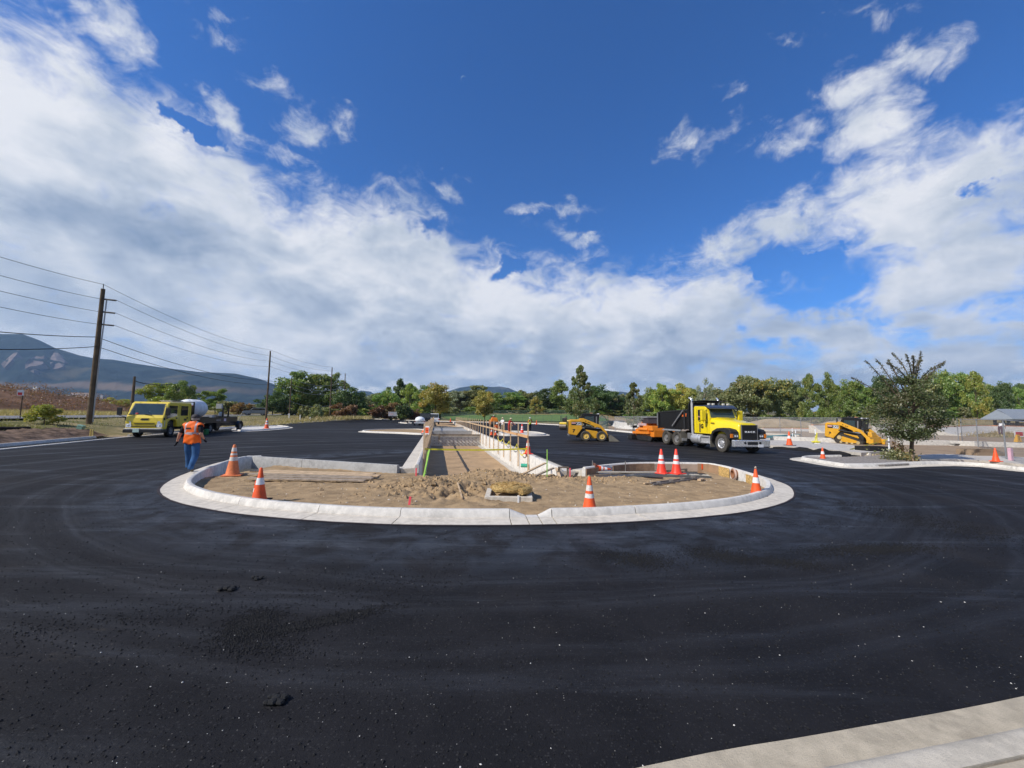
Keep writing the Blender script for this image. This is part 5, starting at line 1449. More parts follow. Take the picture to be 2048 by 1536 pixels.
# the lone young tree at the kerb
def lone_tree():
    b = P(1823, 921, .08); D = b.y
    o = empty('young_tree', b, 0, 'lone dark young tree with upswept whip branches above the right kerb', 'tree')
    r = random.Random(12); R2 = np.random.default_rng(5)
    def rel(px, py, dy=0.0):
        v = V(px, py, D + dy); return v - b
    mb = MB(); trunk = [Vector((0, 0, -.1)), rel(1823, 900), rel(1825, 860), rel(1828, 800), rel(1826, 760), rel(1826, 725)]
    mb.tube(trunk, [.085, .075, .065, .045, .03, .012], 8)
    tips = []; leafp = []
    # whips: curves from the crown to the sky
    whips = [((1800, 800), (1768, 757), (1730, 720)), ((1800, 790), (1775, 745), (1752, 718)), ((1812, 790), (1790, 742), (1776, 719)), ((1822, 770), (1812, 728), (1783, 705)), ((1826, 765), (1822, 735), (1812, 708)),
             ((1830, 765), (1838, 735), (1842, 702)), ((1832, 770), (1850, 742), (1890, 723)), ((1836, 775), (1862, 742), (1888, 726)), ((1830, 760), (1832, 722), (1843, 720)), ((1818, 765), (1800, 735), (1772, 725)),
             ((1795, 810), (1745, 775), (1702, 754)), ((1828, 750), (1828, 720), (1826, 712))]
    for k, w in enumerate(whips):
        dy = r.uniform(-.7, .7)
        a, c, e = rel(*w[0]), rel(*w[1], dy * .6), rel(*w[2], dy)
        pts = [(a * (1 - t) ** 2 + c * 2 * t * (1 - t) + e * t * t) for t in [i / 9 for i in range(10)]]
        mb.tube(pts, [.03 - .0022 * i for i in range(10)], 5)
        for i in range(230):
            t = r.random() ** .8; q = a * (1 - t) ** 2 + c * 2 * t * (1 - t) + e * t * t
            sd = .065 * (1.35 - t); leafp.append(q + Vector((r.gauss(0, sd), r.gauss(0, sd), r.gauss(0, sd) - .02)))
    # limbs into the round lower crown
    clumps = []
    def prof(z):  # crown half width against height (m)
        return float(np.interp(z, [1.0, 1.3, 1.7, 2.4, 3.1, 3.6, 4.1, 4.6], [.35, 1.0, 1.42, 1.38, 1.12, .75, .38, .1]))
    for i in range(104):
        z = 1.1 + 2.85 * r.random() ** 1.1; R = prof(z) * math.sqrt(r.uniform(.08, 1)); an = r.random() * 6.28
        c = Vector((R * math.cos(an) - .12, R * math.sin(an), z)); clumps.append(c)
        if i % 2 == 0:
            z0 = max(.9, z - R * .55); mb.tube([Vector((0, 0, z0)), Vector((c.x * .5, c.y * .5, (z0 + z) / 2 + .1)), c], [.026, .016, .005], 5)
    for c in clumps:
        for i in range(125):
            g = Vector((r.gauss(0, .17), r.gauss(0, .17), r.gauss(0, .10))); leafp.append(c + g)
    mb.build('trunk', BARK, o, smooth=True)
    L = np.array([tuple(p) for p in leafp]); n_w = len(whips) * 230
    leaf_cloud('crown', L[n_w:], .043, leaf_mat('leaf_near_elm', (0.034, 0.052, 0.019), (0.060, 0.074, 0.030), (0.066, 0.062, 0.032)), o, .5)
    leaf_cloud('whip_leaves', L[:n_w], .032, leaf_mat('leaf_whip', (0.055, 0.045, 0.028), (0.05, 0.062, 0.028)), o, .5)
    MB().tube([(0, 0, -.05), (0, 0, .30)], [.10, .092], 10).build('trunk_guard', mat('tan_guard', (0.36, 0.27, 0.18), .8), o)
    q = b + Vector((-.55, .1, 0)); s = empty('weed_clump', q, 0, 'small weedy clump with a reddish sprig at the foot of the lone tree', 'weeds')
    pts = R2.normal(0, 1, (900, 3)) * (.32, .3, .16) + (0, 0, .2); pts = pts[pts[:, 2] > 0]; leaf_cloud('leaves', pts, .05, LM['olive'], s)
    pts = R2.normal(0, 1, (160, 3)) * (.16, .1, .14) + (.1, 0, .62); leaf_cloud('red_leaves', pts, .05, LM['rust'], s)
lone_tree()
# ------------------------------------------------------------------ vehicles
RUB = mat('tyre_rubber', (0.020, 0.019, 0.018), .85, .3, var=.2, vscale=8, dirt=.4, dirtcol=(.10, .085, .07))
RUBD = mat('dusty_tyre', (0.075, 0.068, 0.058), .9, .2, var=.25, vscale=8)
CHR = mat('chrome', (0.74, 0.75, 0.77), .24, .5, .75, var=.04)
ALU = mat('polished_aluminium', (0.62, 0.62, 0.63), .38, .5, .6, var=.06)
CARY = mat('yellow_paint', (0.78, 0.60, 0.008), .30, .5, coat=.5, var=.03)
CARY2 = mat('lemon_paint', (0.86, 0.64, 0.04), .32, .5, coat=.5, var=.03)
CATY = mat('machine_yellow', (0.62, 0.315, 0.018), .5, .4, var=.08, vscale=3, dirt=.18)
ORG = mat('paver_orange', (0.72, 0.21, 0.015), .5, .4, var=.08, dirt=.15)
DKB = mat('black_body', (0.008, 0.008, 0.009), .35, .5, var=.2, dirt=.12, dirtcol=(.05, .045, .04))
DKF = mat('dark_frame', (0.018, 0.018, 0.019), .6, .4, var=.25, dirt=.3, dirtcol=(.06, .05, .04))
GRYM = mat('grey_metal', (0.20, 0.20, 0.205), .5, .4, .3, var=.15, dirt=.2)
WHT = mat('white_paint', (0.74, 0.75, 0.76), .4, .5, var=.04)
PLW = mat('white_poly_tank', (0.78, 0.80, 0.80), .45, .4, var=.04)
GLS = glass_mat('vehicle_glass', (0.045, 0.075, 0.085), .72, .08); GLD = glass_mat('dark_glass', (0.01, 0.012, 0.014), .93)
AMB = mat('amber_lamp', (0.65, 0.17, 0.01), .3); REDL = mat('red_lens', (0.45, 0.01, 0.01), .3); LAMPW = mat('lamp_lens', (0.7, 0.72, 0.75), .12, .8)
PLATE = mat('number_plate', (0.45, 0.60, 0.52), .5); REDP = mat('red_paint', (0.50, 0.015, 0.012), .5)

def wheel(parent, x, y, r, w, tyre=None, rim=None, rr=.56, side=-1, holes=0, hub=True, z=None):
    """side: which way the visible rim faces along y"""
    z = r if z is None else z; tyre = tyre or RUB; rim = rim or GRYM
    mb = MB(); h = w / 2
    mb.lathe([(r * rr, -h * .8), (r * .86, -h), (r * .97, -h * .8), (r, -h * .45), (r, h * .45), (r * .97, h * .8), (r * .86, h), (r * rr, h * .8)], (0, 0, 0), 'y', 32, caps=False)
    o = mb.build('wheel', tyre, parent, smooth=True, ang=40); o.location = (x, y, z)
    tr = MB()
    k = 26
    for i in range(k):
        a = 2 * math.pi * i / k; c, s = math.cos(a) * r, math.sin(a) * r
        tr.bar((c * .985, -h * .8, s * .985), (c * .985, h * .8, s * .985), r * .10, r * .03, (math.cos(a), 0, math.sin(a)))
    tr.build('tread', tyre, o)
    mb = MB()
    for sg in (-1, 1):
        f = h * .55 * sg
        prof = [(r * rr * 1.0, h * .78 * sg), (r * rr * .92, f), (r * rr * .45, f * .75), (r * rr * .42, f * 1.25), (r * rr * .28, f * 1.35), (.001, f * 1.35)]
        mb.lathe(prof, (0, 0, 0), 'y', 24, caps=False)
    mb.build('rim', rim, o, smooth=True, ang=30)
    if holes:
        mb = MB()
        for i in range(holes):
            a = 2 * math.pi * i / holes
            for sg in (-1, 1): mb.lathe([(r * .062, h * .5 * sg - .012), (r * .062, h * .5 * sg + .03)], (math.cos(a) * r * rr * .68, 0, math.sin(a) * r * rr * .68), 'y', 8)
        mb.build('rim_hole', DKF, o)
    return o
def panel(name, prof, y, t, m, parent, side=-1, bevel=0.0):
    """thin plate: (x,z) outline standing at y, t thick outwards"""
    mb = MB(); a, b = (y - t, y) if side < 0 else (y, y + t); mb.prism(prof, a, b); return mb.build(name, m, parent, bevel)
def veh(name, pos, h, label, cat, z=0.0, scale=1.0, group=None):
    o = empty(name, Vector((pos[0], pos[1], z)), math.atan2(h[1], h[0]), label, cat, group); o.scale = (scale,) * 3; return o

# --- yellow crew-cab truck with poly tank, flatbed and towed cart
def crew_truck():
    fc = Vector((-25.1, 27.9)) - Vector((.97, .247)) * 1.12
    o = veh('crew_cab_truck', fc, (.247, -.97), 'lemon yellow crew cab work truck with a white tank on its black flatbed', 'truck', scale=1.10); o.scale = (1.1, 1.1, 1.17)
    W = 1.02
    mb = MB()
    prof = [(0.02, .50), (.05, .95), (.03, 1.2), (-.06, 1.38), (-.42, 2.10), (-.62, 2.20), (-3.05, 2.22), (-3.18, 2.12), (-3.2, .62), (-2.1, .62), (-1.98, .62), (-1.55, .62), (-1.42, .98), (-1.2, 1.08), (-.75, 1.08), (-.52, .95), (-.42, .55), (-.40, .50)]
    mb.prism(prof, -W, W); body = mb.build('cab_body', CARY2, o, .07)
    # windscreen and side windows
    def ws(t, y, off=.012): return (-.06 - .36 * t + off, y, 1.38 + .72 * t + off * .5)
    mb = MB(); mb.quad(ws(.04, -.88), ws(.04, .88), ws(.93, .80), ws(.93, -.80)); gl = mb.build('windscreen', GLS, o)
    mb = MB(); mb.quad(ws(0, -.93, .006), ws(0, .93, .006), ws(.98, .85, .006), ws(.98, -.85, .006)); mb.build('windscreen_seal', BLK, o)
    for s in (-1, 1):
        y = s * W
        panel('side_window', [(-.52, 1.98), (-1.42, 1.98), (-1.42, 1.34), (-.95, 1.26), (-.22, 1.12)], y + s * .004, .010, GLD, o, s)
        panel('rear_side_window', [(-1.86, 1.98), (-2.72, 1.98), (-2.72, 1.34), (-1.86, 1.34)], y + s * .004, .010, GLD, o, s)
        for x in (-.16, -1.60, -1.76, -2.95):
            mb = MB(); mb.box(x - .008, x + .008, y - .004, y + .006, .68, 2.05); mb.build('door_seam', DKF, o)
        for x in (-1.42, -2.72): MB().box(x - .02, x + .10, y - .01, y + .035 * s + .0, 1.14, 1.24).build('door_handle', BLK, o)
        MB().box(-.14, .02, y - .06, y + .01, 1.06, 1.2).build('fender_lamp', DKF, o)
        m_ = MB(); m_.tube([(-.1, y, 1.9), (.18, y + s * .28, 1.85), (.18, y + s * .28, 1.35), (-.05, y, 1.2)], .018, 6); mm = m_.build('mirror', BLK, o)
        MB().box(.12, .2, y + s * .28 - .13, y + s * .28 + .13, 1.36, 1.82).build('mirror_head', BLK, mm, .02)
        # headlight cluster
        mb = MB(); mb.add([(.055, s * .98, .62), (.055, s * .66, .62), (.06, s * .72, .98), (.03, s * .98, 1.06), (-.16, s * 1.028, 1.04), (-.10, s * 1.028, .64)], [(0, 1, 2, 3), (0, 3, 4, 5)] if s > 0 else [(3, 2, 1, 0), (5, 4, 3, 0)])
        hl = mb.build('headlight', LAMPW, o)
        MB().ball((.045, s * .84, .74), .07, 10, 6, (.4, 1, 1)).build('bulb_reflector', CHR, hl)
        panel('rear_window', [(-3.21, 1), (-3.22, 1)] and [(-2.9, .8), (-2.6, .8), (-2.6, .86), (-2.9, .86)], y + s * .004, .008, DKF, o, s)
    for s in (-1, 1): MB().box(-.52, -.30, s * .35 - .25, s * .35 + .25, 1.30, 1.62).build('cab_seat', BLK, o)
    MB().ball((-.08, -.5, 1.45), .07, 8, 5, (.6, 1.4, .8)).build('red_rag', CO if 'cone_orange' in MATS else mat('rag_red', (.6, .08, .05), .8), o)
    mb = MB(); mb.add([(-.10, .0, 1.40), (-.10, .26, 1.40), (-.16, .13, 1.62)], [(0, 1, 2)]); mb.build('dash_triangle', WHT, o)
    MB().box(-.40, -.36, -.06, .06, 1.9, 2.0).build('inner_mirror', WHT, o)
    for z, w in ((.86, .55), (.75, .66), (.66, .70)): MB().box(.03, .062, -w, w, z - .022, z + .022).build('grille_slot', BLK, o)
    MB().box(.035, .075, -.62, .62, .695, .73).build('grille_bar', CARY2, o, .01)
    MB().box(-.35, .16, -1.06, 1.06, .30, .50).build('front_bumper', BLK, o, .03)
    MB().box(-.2, .165, -1.0, 1.0, .502, .56).build('bumper_top', ALU, o, .02)
    MB().box(.161, .175, -.52, -.2 + .02, .33, .52).build('number_plate', PLATE, o)
    mb = MB(); mb.add([(.062, -.24, 1.06), (.062, .18, 1.06), (.050, .26, 1.17), (.050, -.16, 1.17)], [(0, 1, 2, 3)]); lg = mb.build('bonnet_badge', DKB, o)
    for yy in (-.55, .35): MB().bar((-.01, yy, 1.36), (-.05, yy - .45, 1.43), .025, .02).build('wiper', BLK, o)
    mb = MB(); mb.box(-2.4, -1.0, .15, .85, 2.28, 2.31); mb.box(-2.3, -2.25, .2, .8, 2.21, 2.28); mb.box(-1.15, -1.1, .2, .8, 2.21, 2.28); mb.build('roof_rack', ALU, o)
    for x, z, s_ in ((-2.5, 1.05, .20),): 
        for s in (-1, 1): MB().box(-2.62, -2.3, s * 1.025 - .003, s * 1.025 + .003, 1.0, 1.14).build('door_emblem', DKB, o)
    for s in (-1, 1):
        for k, zz in enumerate((.95, .86, .74)): MB().box(-.66 - .02 * k, -.38, s * 1.026 - .003, s * 1.026 + .003, zz - .02, zz + .015).build('door_lettering', mat('olive_lettering', (.20, .17, .03), .6), o)
    MB().box(-1.4, -.5, -.85, .85, .55, 1.06).build('wheel_well', DKF, o)
    for s in (-1, 1): wheel(o, -.97, s * .86, .40, .26, rim=GRYM)
    MB().box(-9.2, -.3, -.42, .42, .42, .66).build('chassis', DKF, o)
    # flatbed
    bed = MB().box(-9.2, -3.35, -1.12, 1.12, .92, 1.06).build('flatbed', DKF, o, .01)
    for s in (-1, 1):
        MB().box(-9.2, -3.35, s * 1.13 - .02, s * 1.13 + .02, .78, 1.2).build('side_rail', DKB, o)
        MB().box(-4.9, -3.5, s * .95 - .15, s * .95 + .15, .42, .9).build('tool_box', DKB, o, .02)
    MB().box(-3.42, -3.34, -1.1, 1.1, 1.06, 2.0).build('headboard', DKF, o)
    for s in (-1, 1): MB().box(-3.43, -3.33, s * 1.06 - .03, s * 1.06 + .03, 1.0, 2.3).build('rack_post', BLK, o)
    MB().box(-3.43, -3.33, -1.06, 1.06, 2.24, 2.3).build('rack_bar', BLK, o)
    # tank
    prof = []
    n = 20
    for i in range(n + 1):
        t = i / n; x = -2.05 * t; e = min(t, 1 - t) * 2
        r_ = .63 * min(1, math.sin(min(1, e * 2.2) * math.pi / 2) ** .45) if 0 < t < 1 else .02
        if 6 < i < 14 and i in (7, 13): r_ *= .955
        if i == 10: r_ *= .95
        prof.append((max(r_, .02), x))
    mb = MB(); mb.lathe(prof, (0, 0, 0), 'x', 28); tk = mb.build('water_tank', PLW, o, smooth=True, ang=60); tk.location = (-4.35, 0, 1.84); tk.scale = (1, 1.3, 1.08)
    MB().box(-6.4, -4.6, -.75, .75, 1.06, 1.25).build('tank_cradle', DKF, o)
    MB().lathe([(.11, 0), (.11, .06)], (-5.5, 0, 2.46), 'z', 12).build('tank_cap', DKF, tk).parent = o
    for x in (-4.9, -5.37, -5.85): MB().lathe([(.642, x - .02), (.642, x + .02)], (0, 0, 0), 'x', 24, caps=False).build('tank_strap', mat('clear_strap', (.55, .57, .58), .5), o)
    for q in [x for x in o.children if x.name.startswith('tank_strap')]: q.location = (0, 0, 1.84); q.scale = (1, 1.35, 1)
    MB().lathe([(.10, 1.5), (.12, 1.55), (.12, 2.0), (.08, 2.06)], (-3.6, .86, 0), 'z', 12).build('red_bottle', REDP, o, smooth=True)
    MB().box(-7.1, -6.7, .2, .8, 1.06, 1.36).build('hose_crate', mat('crate_grey', (.45, .46, .48), .6), o)
    mb = MB()
    for k in range(10): mb.ball((-6.9 - .22 * k, random.uniform(-.5, .7), 1.16 + random.random() * .1), .16, 7, 5, (1.2, 1, .6))
    mb.build('tool_pile', mat('tools', (.20, .14, .09), .8, var=.4), o)
    MB().box(-8.0, -7.2, -.2, .7, 1.06, 1.42).build('wood_crate', mat('crate_wood', (.45, .36, .24), .8), o)
    for x in (-8.1, -9.1):
        for s in (-1, 1): MB().box(x - .06, x + .06, s * 1.0 - .05, s * 1.0 + .05, 1.06, 1.95).build('stake', DKB, o)
    MB().box(-9.2, -8.0, -.9, .9, 1.06, 1.25).build('compactor', DKF, o)
    mb = MB(); mb.lathe([(.16, 0), (.2, .05), (.2, .3), (.1, .36)], (-8.55, .7, 1.26), 'z', 14); mb.build('gas_bottle', mat('bottle_grey', (.42, .46, .48), .5), o, smooth=True)
    MB().box(-9.0, -8.7, .2, .6, 1.9, 2.3).build('work_lamp', mat('lamp_housing', (.42, .42, .38), .5), o)
    # side lettering A C I C
    text_mesh('bed_lettering', 'A C I C', .20, WHT, o, (-7.1, 1.152, .98), (math.radians(90), 0, math.pi), .003, 1.2)
    MB().box(-8.4, -8.0, 1.15, 1.155, .88, 1.1).build('sticker', mat('pink_sticker', (.6, .5, .6), .6), o)
    for x in (-6.3,):
        for s in (-1, 1):
            wheel(o, x, s * .80, .40, .40, rim=GRYM); MB().box(x - .55, x + .55, s * .85 - .27, s * .85 + .27, .84, .88).build('mud_guard', BLK, o)
            MB().box(x - .62, x - .60, s * .85 - .25, s * .85 + .25, .25, .84).build('mud_flap', BLK, o)
    # towed cart
    c = veh('towed_cart', (0, 0), (1, 0), 'low black towed cart with rounded fenders behind the yellow truck', 'trailer', scale=1.0)
    c.location = o.matrix_basis @ Vector((-11.1, 0, 0)); c.rotation_euler = o.rotation_euler; c.scale = o.scale
    MB().box(-1.4, 1.0, -.75, .75, .45, .72).build('cart_frame', DKF, c, .01); MB().box(-1.0, .6, -.6, .6, .72, 1.25).build('engine_cover', DKB, c, .05)
    MB().bar((1.0, 0, .55), (1.95, 0, .5), .1, .1).build('drawbar', DKF, c)
    MB().tube([(-1.2, .5, .7), (-1.9, .6, 1.55)], .02, 5).build('hose_lance', GRYM, c)
    for s in (-1, 1):
        wheel(c, -.6, s * .92, .38, .24); mb = MB()
        pr = [(-.6 + .5 * math.cos(a), .38 + .5 * math.sin(a)) for a in np.linspace(-.1, math.pi + .1, 11)]; pr += [(-.6 + .46 * math.cos(a), .38 + .46 * math.sin(a)) for a in np.linspace(math.pi + .1, -.1, 11)]
        mb.prism(pr, s * .92 - .15, s * .92 + .15); mb.build('fender', DKB, c)
    # items by the truck: green can lying beside the rear wheel
    g = MB().lathe([(.16, 0), (.18, .05), (.18, .4), (.1, .46)], (0, 0, 0), 'z', 14).build('fuel_can', mat('green_can', (.02, .16, .05), .5), smooth=True); q = P(412, 869); g.location = q; tag(g, 'small dark green can on the pavement beside the truck rear wheel', 'can')
crew_truck()

# --- dump truck
def dump_truck():
    hd = Vector((.15, -.989)); lf = Vector((.989, .15))
    wn = Vector((12.2, 22.35))                       # near (right) front wheel
    fc = wn + hd * 1.15 + lf * .94
    o = veh('dump_truck', fc, hd, 'bright yellow dump truck with black dump box and chrome bumper', 'dump truck')
    # hood and nose
    mb = MB()
    def ring(x, w, zb, zt, cr): return [(x, -w, zb), (x, -w, zt - cr), (x, -w * .86, zt - cr * .35), (x, -w * .45, zt), (x, w * .45, zt), (x, w * .86, zt - cr * .35), (x, w, zt - cr), (x, w, zb)]
    rs = [ring(-.28, .60, .80, 1.60, .12), ring(-.34, .64, .8, 1.69, .16), ring(-.9, .70, .95, 1.80, .20), ring(-1.6, .84, 1.0, 1.90, .22), ring(-2.35, .98, .98, 2.0, .26)]
    vs = [v for r in rs for v in r]; fs = []
    for i in range(4):
        for j in range(7): fs.append((i * 8 + j, i * 8 + j + 1, (i + 1) * 8 + j + 1, (i + 1) * 8 + j))
    fs.append(tuple(range(7, -1, -1))); mb.add(vs, fs); mb.build('bonnet', CARY, o, smooth=True, ang=40)
    # grille
    MB().box(-.30, -.20, -.52, .52, .80, 1.58).build('grille', BLK, o, .02)
    for z in np.linspace(.86, 1.52, 9): 
        if abs(z - 1.19) > .06: MB().box(-.21, -.185, -.49, .49, z - .012, z + .012).build('grille_slat', DKF, o)
    for s in (-1, 1): MB().box(-.24, -.19, s * .53 - .02, s * .53 + .02, .78, 1.6).build('grille_surround', GRYM, o)
    text_mesh('grille_lettering', 'M A C K', .14, WHT, o, (-.17, 0, 1.19), (math.radians(90), 0, math.radians(90)), .01, 1.35, .004)
    MB().box(-.75, -.70, -.03, .03, 1.80, 1.87).build('bonnet_ornament', CHR, o).location = (.3, 0, -.06)
    MB().box(-.26, 0, -1.2, 1.2, .36, .76).build('chrome_bumper', CHR, o, .05)
    MB().box(-.02, .012, -.34, .34, .50, .66).build('bumper_intake', BLK, o)
    for s in (-1, 1): MB().lathe([(.07, 0), (.07, .02)], (.0, s * .5, .60), 'x', 12).build('tow_eye', BLK, o)
    MB().box(.004, .018, .35, .70, .37, .52).build('number_plate', WHT, o)
    for s in (-1, 1):
        # black fenders with headlamp
        pr = [(-.30, .80), (-.28, 1.20), (-.42, 1.32), (-.9, 1.40), (-1.45, 1.36), (-1.85, 1.18), (-2.02, .9), (-2.05, .6), (-1.90, .6), (-1.82, .95), (-1.62, 1.14), (-1.15, 1.22), (-.72, 1.10), (-.58, .85), (-.56, .78)]
        mb = MB(); a, b = sorted((s * .68, s * 1.20)); mb.prism(pr, a, b); f = mb.build('front_fender', DKF, o, .03)
        MB().box(-.30, -.265, *sorted((s * .70, s * 1.02)), .84, 1.08).build('headlight', mat('dark_headlamp', (.08, .085, .09), .08, .8), f, .01)
        for q in (.78, .92): MB().lathe([(.05, 0), (.05, .012)], (-.262, s * q, .96), 'x', 10).build('lamp', LAMPW, f)
        MB().box(-.36, -.262, *sorted((s * 1.05, s * 1.2)), .86, 1.08).build('turn_signal', AMB, f, .01)
        # tan mud flap behind wheel
        MB().box(-2.12, -2.09, *sorted((s * .82, s * 1.14)), .22, .80).build('mud_flap', mat('grey_rubber', (.13, .12, .10), .8), o)
    # cab
    mb = MB(); pr = [(-2.30, .98), (-2.30, 1.93), (-2.58, 2.60), (-2.75, 2.66), (-3.72, 2.70), (-3.80, 2.6), (-3.80, .98)]
    mb.prism(pr, -1.02, 1.02); mb.build('cab_body', CARY, o, .04)
    mb = MB(); 
    def wsp(t, y, off=.012): return (-2.30 - .28 * t + off, y, 1.95 + .65 * t + off * .4)
    mb.quad(wsp(.03, -.90), wsp(.03, .90), wsp(.97, .84), wsp(.97, -.84)); mb.build('windscreen', GLS, o)
    MB().box(-2.34, -2.28, -.01 - .015, .02, 1.97, 2.02).build('windscreen_divider', BLK, o)
    MB().box(-2.66, -2.28, -.98, .98, 2.56, 2.60).build('visor_edge', DKB, o)
    mb = MB(); mb.prism([(-2.22, 2.50), (-2.20, 2.54), (-2.56, 2.74), (-2.75, 2.74), (-2.75, 2.66)], -1.0, 1.0); mb.build('sun_visor', mat('blue_grey_visor', (.05, .06, .085), .25, .5, coat=.5), o, .01)
    MB().box(-3.8, -2.6, -1.0, 1.0, 2.66, 2.74).build('cab_roof', mat('blue_grey_roof', (.04, .045, .06), .35), o, .03)
    for y in (-.72, -.4, .35, .7): MB().box(-2.75, -2.6, y - .07, y + .07, 2.745, 2.86).build('roof_lamp', mat('roof_lamp_pale', (.6, .58, .5), .3), o, .02)
    for s in (-1, 1):
        y = s * 1.02
        panel('side_window', [(-2.62, 1.78), (-3.38, 1.78), (-3.38, 2.46), (-2.80, 2.46), (-2.50, 1.98)], y + s * .002, .008, mat('cab_shade', (.012, .01, .009), .6), o, s)  # opaque dark plate: cab shade painted into the open window
        MB().box(-3.30, -3.12, y - .004, y + s * .01 + .004, 1.05, 1.6).build('door_step_panel', mat('brown_panel', (.22, .16, .02), .6), o)
        for x in (-2.52, -3.5): MB().box(x - .008, x + .008, y - .006, y + .006, 1.05, 2.5).build('door_seam', DKF, o)
        MB().box(-3.3, -3.12, y - .02, y + .03, 1.70, 1.74).build('door_handle', BLK, o)
        text_mesh('door_emblem', 'G', .34, DKB, o, (-2.98, y + s * .012, 1.42), (math.radians(90), 0, 0 if s < 0 else math.pi), .003, 1.0, .02)
        mm = MB().tube([(-2.5, y, 2.4), (-2.42, y + s * .34, 2.4), (-2.42, y + s * .34, 1.7), (-2.5, y, 1.68)], .02, 6).build('mirror_arm', BLK, o)
        MB().box(-2.52, -2.34, y + s * .34 - .17, y + s * .34 + .17, 1.78, 2.42).build('mirror_head', CARY, mm, .05)
        panel('hood_vent', [(-1.95, 1.60), (-2.25, 1.60), (-2.25, 1.68), (-1.95, 1.68)], s * .935, .03, mat('brown_panel', (.22, .16, .02), .6), o, s)
        # exhaust stack
        st = MB().tube([(-3.98, s * 1.0, .86), (-3.98, s * 1.02, 1.15), (-3.98, s * 1.02, 2.95)], .085, 14).build('exhaust_stack', ALU, o, smooth=True)
        MB().tube([(-3.98, s * 1.02, 2.95), (-3.99, s * 1.03, 3.10), (-4.06, s * 1.06, 3.20), (-4.18, s * 1.10, 3.25)], .06, 12).build('stack_tip', CHR, st, smooth=True)
        MB().tube([(-3.98, s * 1.0, .86), (-3.75, s * .9, .72), (-3.5, s * .7, .70)], .08, 10).build('exhaust_elbow', ALU, st, smooth=True)
        # tanks and boxes
        mb = MB(); mb.lathe([(.29, -4.05), (.31, -4.0), (.31, -3.15), (.29, -3.1)], (0, s * .86, .62), 'x', 20); tk = mb.build('fuel_tank', ALU, o, smooth=True, ang=40)
        for x in (-3.9, -3.3): MB().lathe([(.318, x - .025), (.318, x + .025)], (0, s * .86, .62), 'x', 20, caps=False).build('tank_strap', CHR, tk)
        MB().box(-3.02, -2.2, s * .90 - .2, s * .90 + .2, .38, .86).build('battery_box', ALU, o, .02)
        for z in (.42, .80): MB().box(-2.98, -2.25, *sorted((s * 1.08, s * 1.20)), z, z + .04).build('cab_step', ALU, o)
        # grey fenders over the tandem
        mb = MB(); mb.add([(-7.25, s * .72, 1.34), (-5.25, s * .72, 1.34), (-5.1, s * 1.2, 1.06), (-7.4, s * 1.2, 1.06), (-7.25, s * .72, 1.30), (-5.25, s * .72, 1.30), (-5.1, s * 1.2, 1.02), (-7.4, s * 1.2, 1.02)],
                          [(0, 1, 2, 3), (7, 6, 5, 4), (3, 2, 6, 7), (0, 3, 7, 4), (1, 0, 4, 5), (2, 1, 5, 6)]); mb.build('box_fender', mat('grey_fender', (.20, .21, .22), .6), o)
        MB().box(-5.06, -5.02, s * .95 - .25, s * .95 + .25, .28, 1.04).build('quarter_flap', mat('grey_rubber', (.13, .12, .10), .8), o)
        MB().box(-5.0, -4.96, s * .95 - .20, s * .95 + .18, .40, .58).build('flap_plate', ALU, o)
    # dump box
    mb = MB(); pr = [(-4.15, 1.18), (-4.15, 2.86), (-4.22, 2.90), (-4.25, 2.44), (-7.95, 2.30), (-8.05, 1.18)]
    mb.prism(pr, -1.14, -1.06); mb.prism(pr, 1.06, 1.14); mb.box(-8.0, -4.2, -1.06, 1.06, 1.18, 1.28); bx = mb.build('dump_box', DKB, o, .012)
    MB().box(-4.26, -4.16, -1.05, 1.05, 1.28, 2.95).build('headboard', DKB, bx)
    MB().box(-8.08, -7.96, -1.05, 1.05, 1.28, 2.28).build('tailgate', DKB, bx)
    for s in (-1, 1):
        mb = MB(); mb.bar((-4.2, s * 1.13, 2.47), (-8.0, s * 1.13, 2.33), .13, .09); mb.build('top_rail', DKF, bx)
        for x in (-7.9, -4.6): MB().box(x - .07, x + .07, *sorted((s * 1.14, s * 1.22)), 1.15, 2.36).build('side_post', DKF, bx, .01)
        MB().tube([(-7.98, s * 1.20, 1.35), (-7.98, s * 1.20, 2.30)], .06, 8).build('gate_post', GRYM, bx)
        MB().bar((-4.7, s * 1.20, 2.42), (-6.0, s * 1.20, 1.36), .10, .12, (0, 1, 0)).build('tarp_arm', GRYM, o)
        panel('box_emblem', [(-4.95, 2.02), (-4.45, 2.02), (-4.40, 2.24), (-4.75, 2.24), (-4.78, 2.14), (-4.9, 2.14)], s * 1.145, .006, mat('orange_emblem', (.62, .13, .03), .5), bx, s)
    MB().box(-4.26, -3.72, -1.06, 1.06, 2.96, 3.04).build('cab_guard', DKB, bx, .01); MB().box(-4.2, -2.9, -.95, .95, 3.0, 3.05).build('tarp_cover', DKB, bx)
    MB().box(-7.9, -.4, -.42, .42, .62, .88).build('chassis', DKF, o)
    for s in (-1, 1):
        wheel(o, -1.15, s * 1.02, .52, .30, RUBD, ALU, .57, holes=10)
        for x in (-5.65, -6.98): wheel(o, x, s * .93, .52, .50, RUBD, mat('dusty_rim', (.16, .155, .15), .7), .55)
    for x in (-1.15, -5.65, -6.98): MB().tube([(x, -.8, .52), (x, .8, .52)], .09, 8).build('axle', DKF, o)
    MB().box(-4.6, -4.1, -1.0, -.6, .55, .95).build('air_tank', GRYM, o, .03)
    o.scale = (1, .92, 1)
    return o
dump_truck()

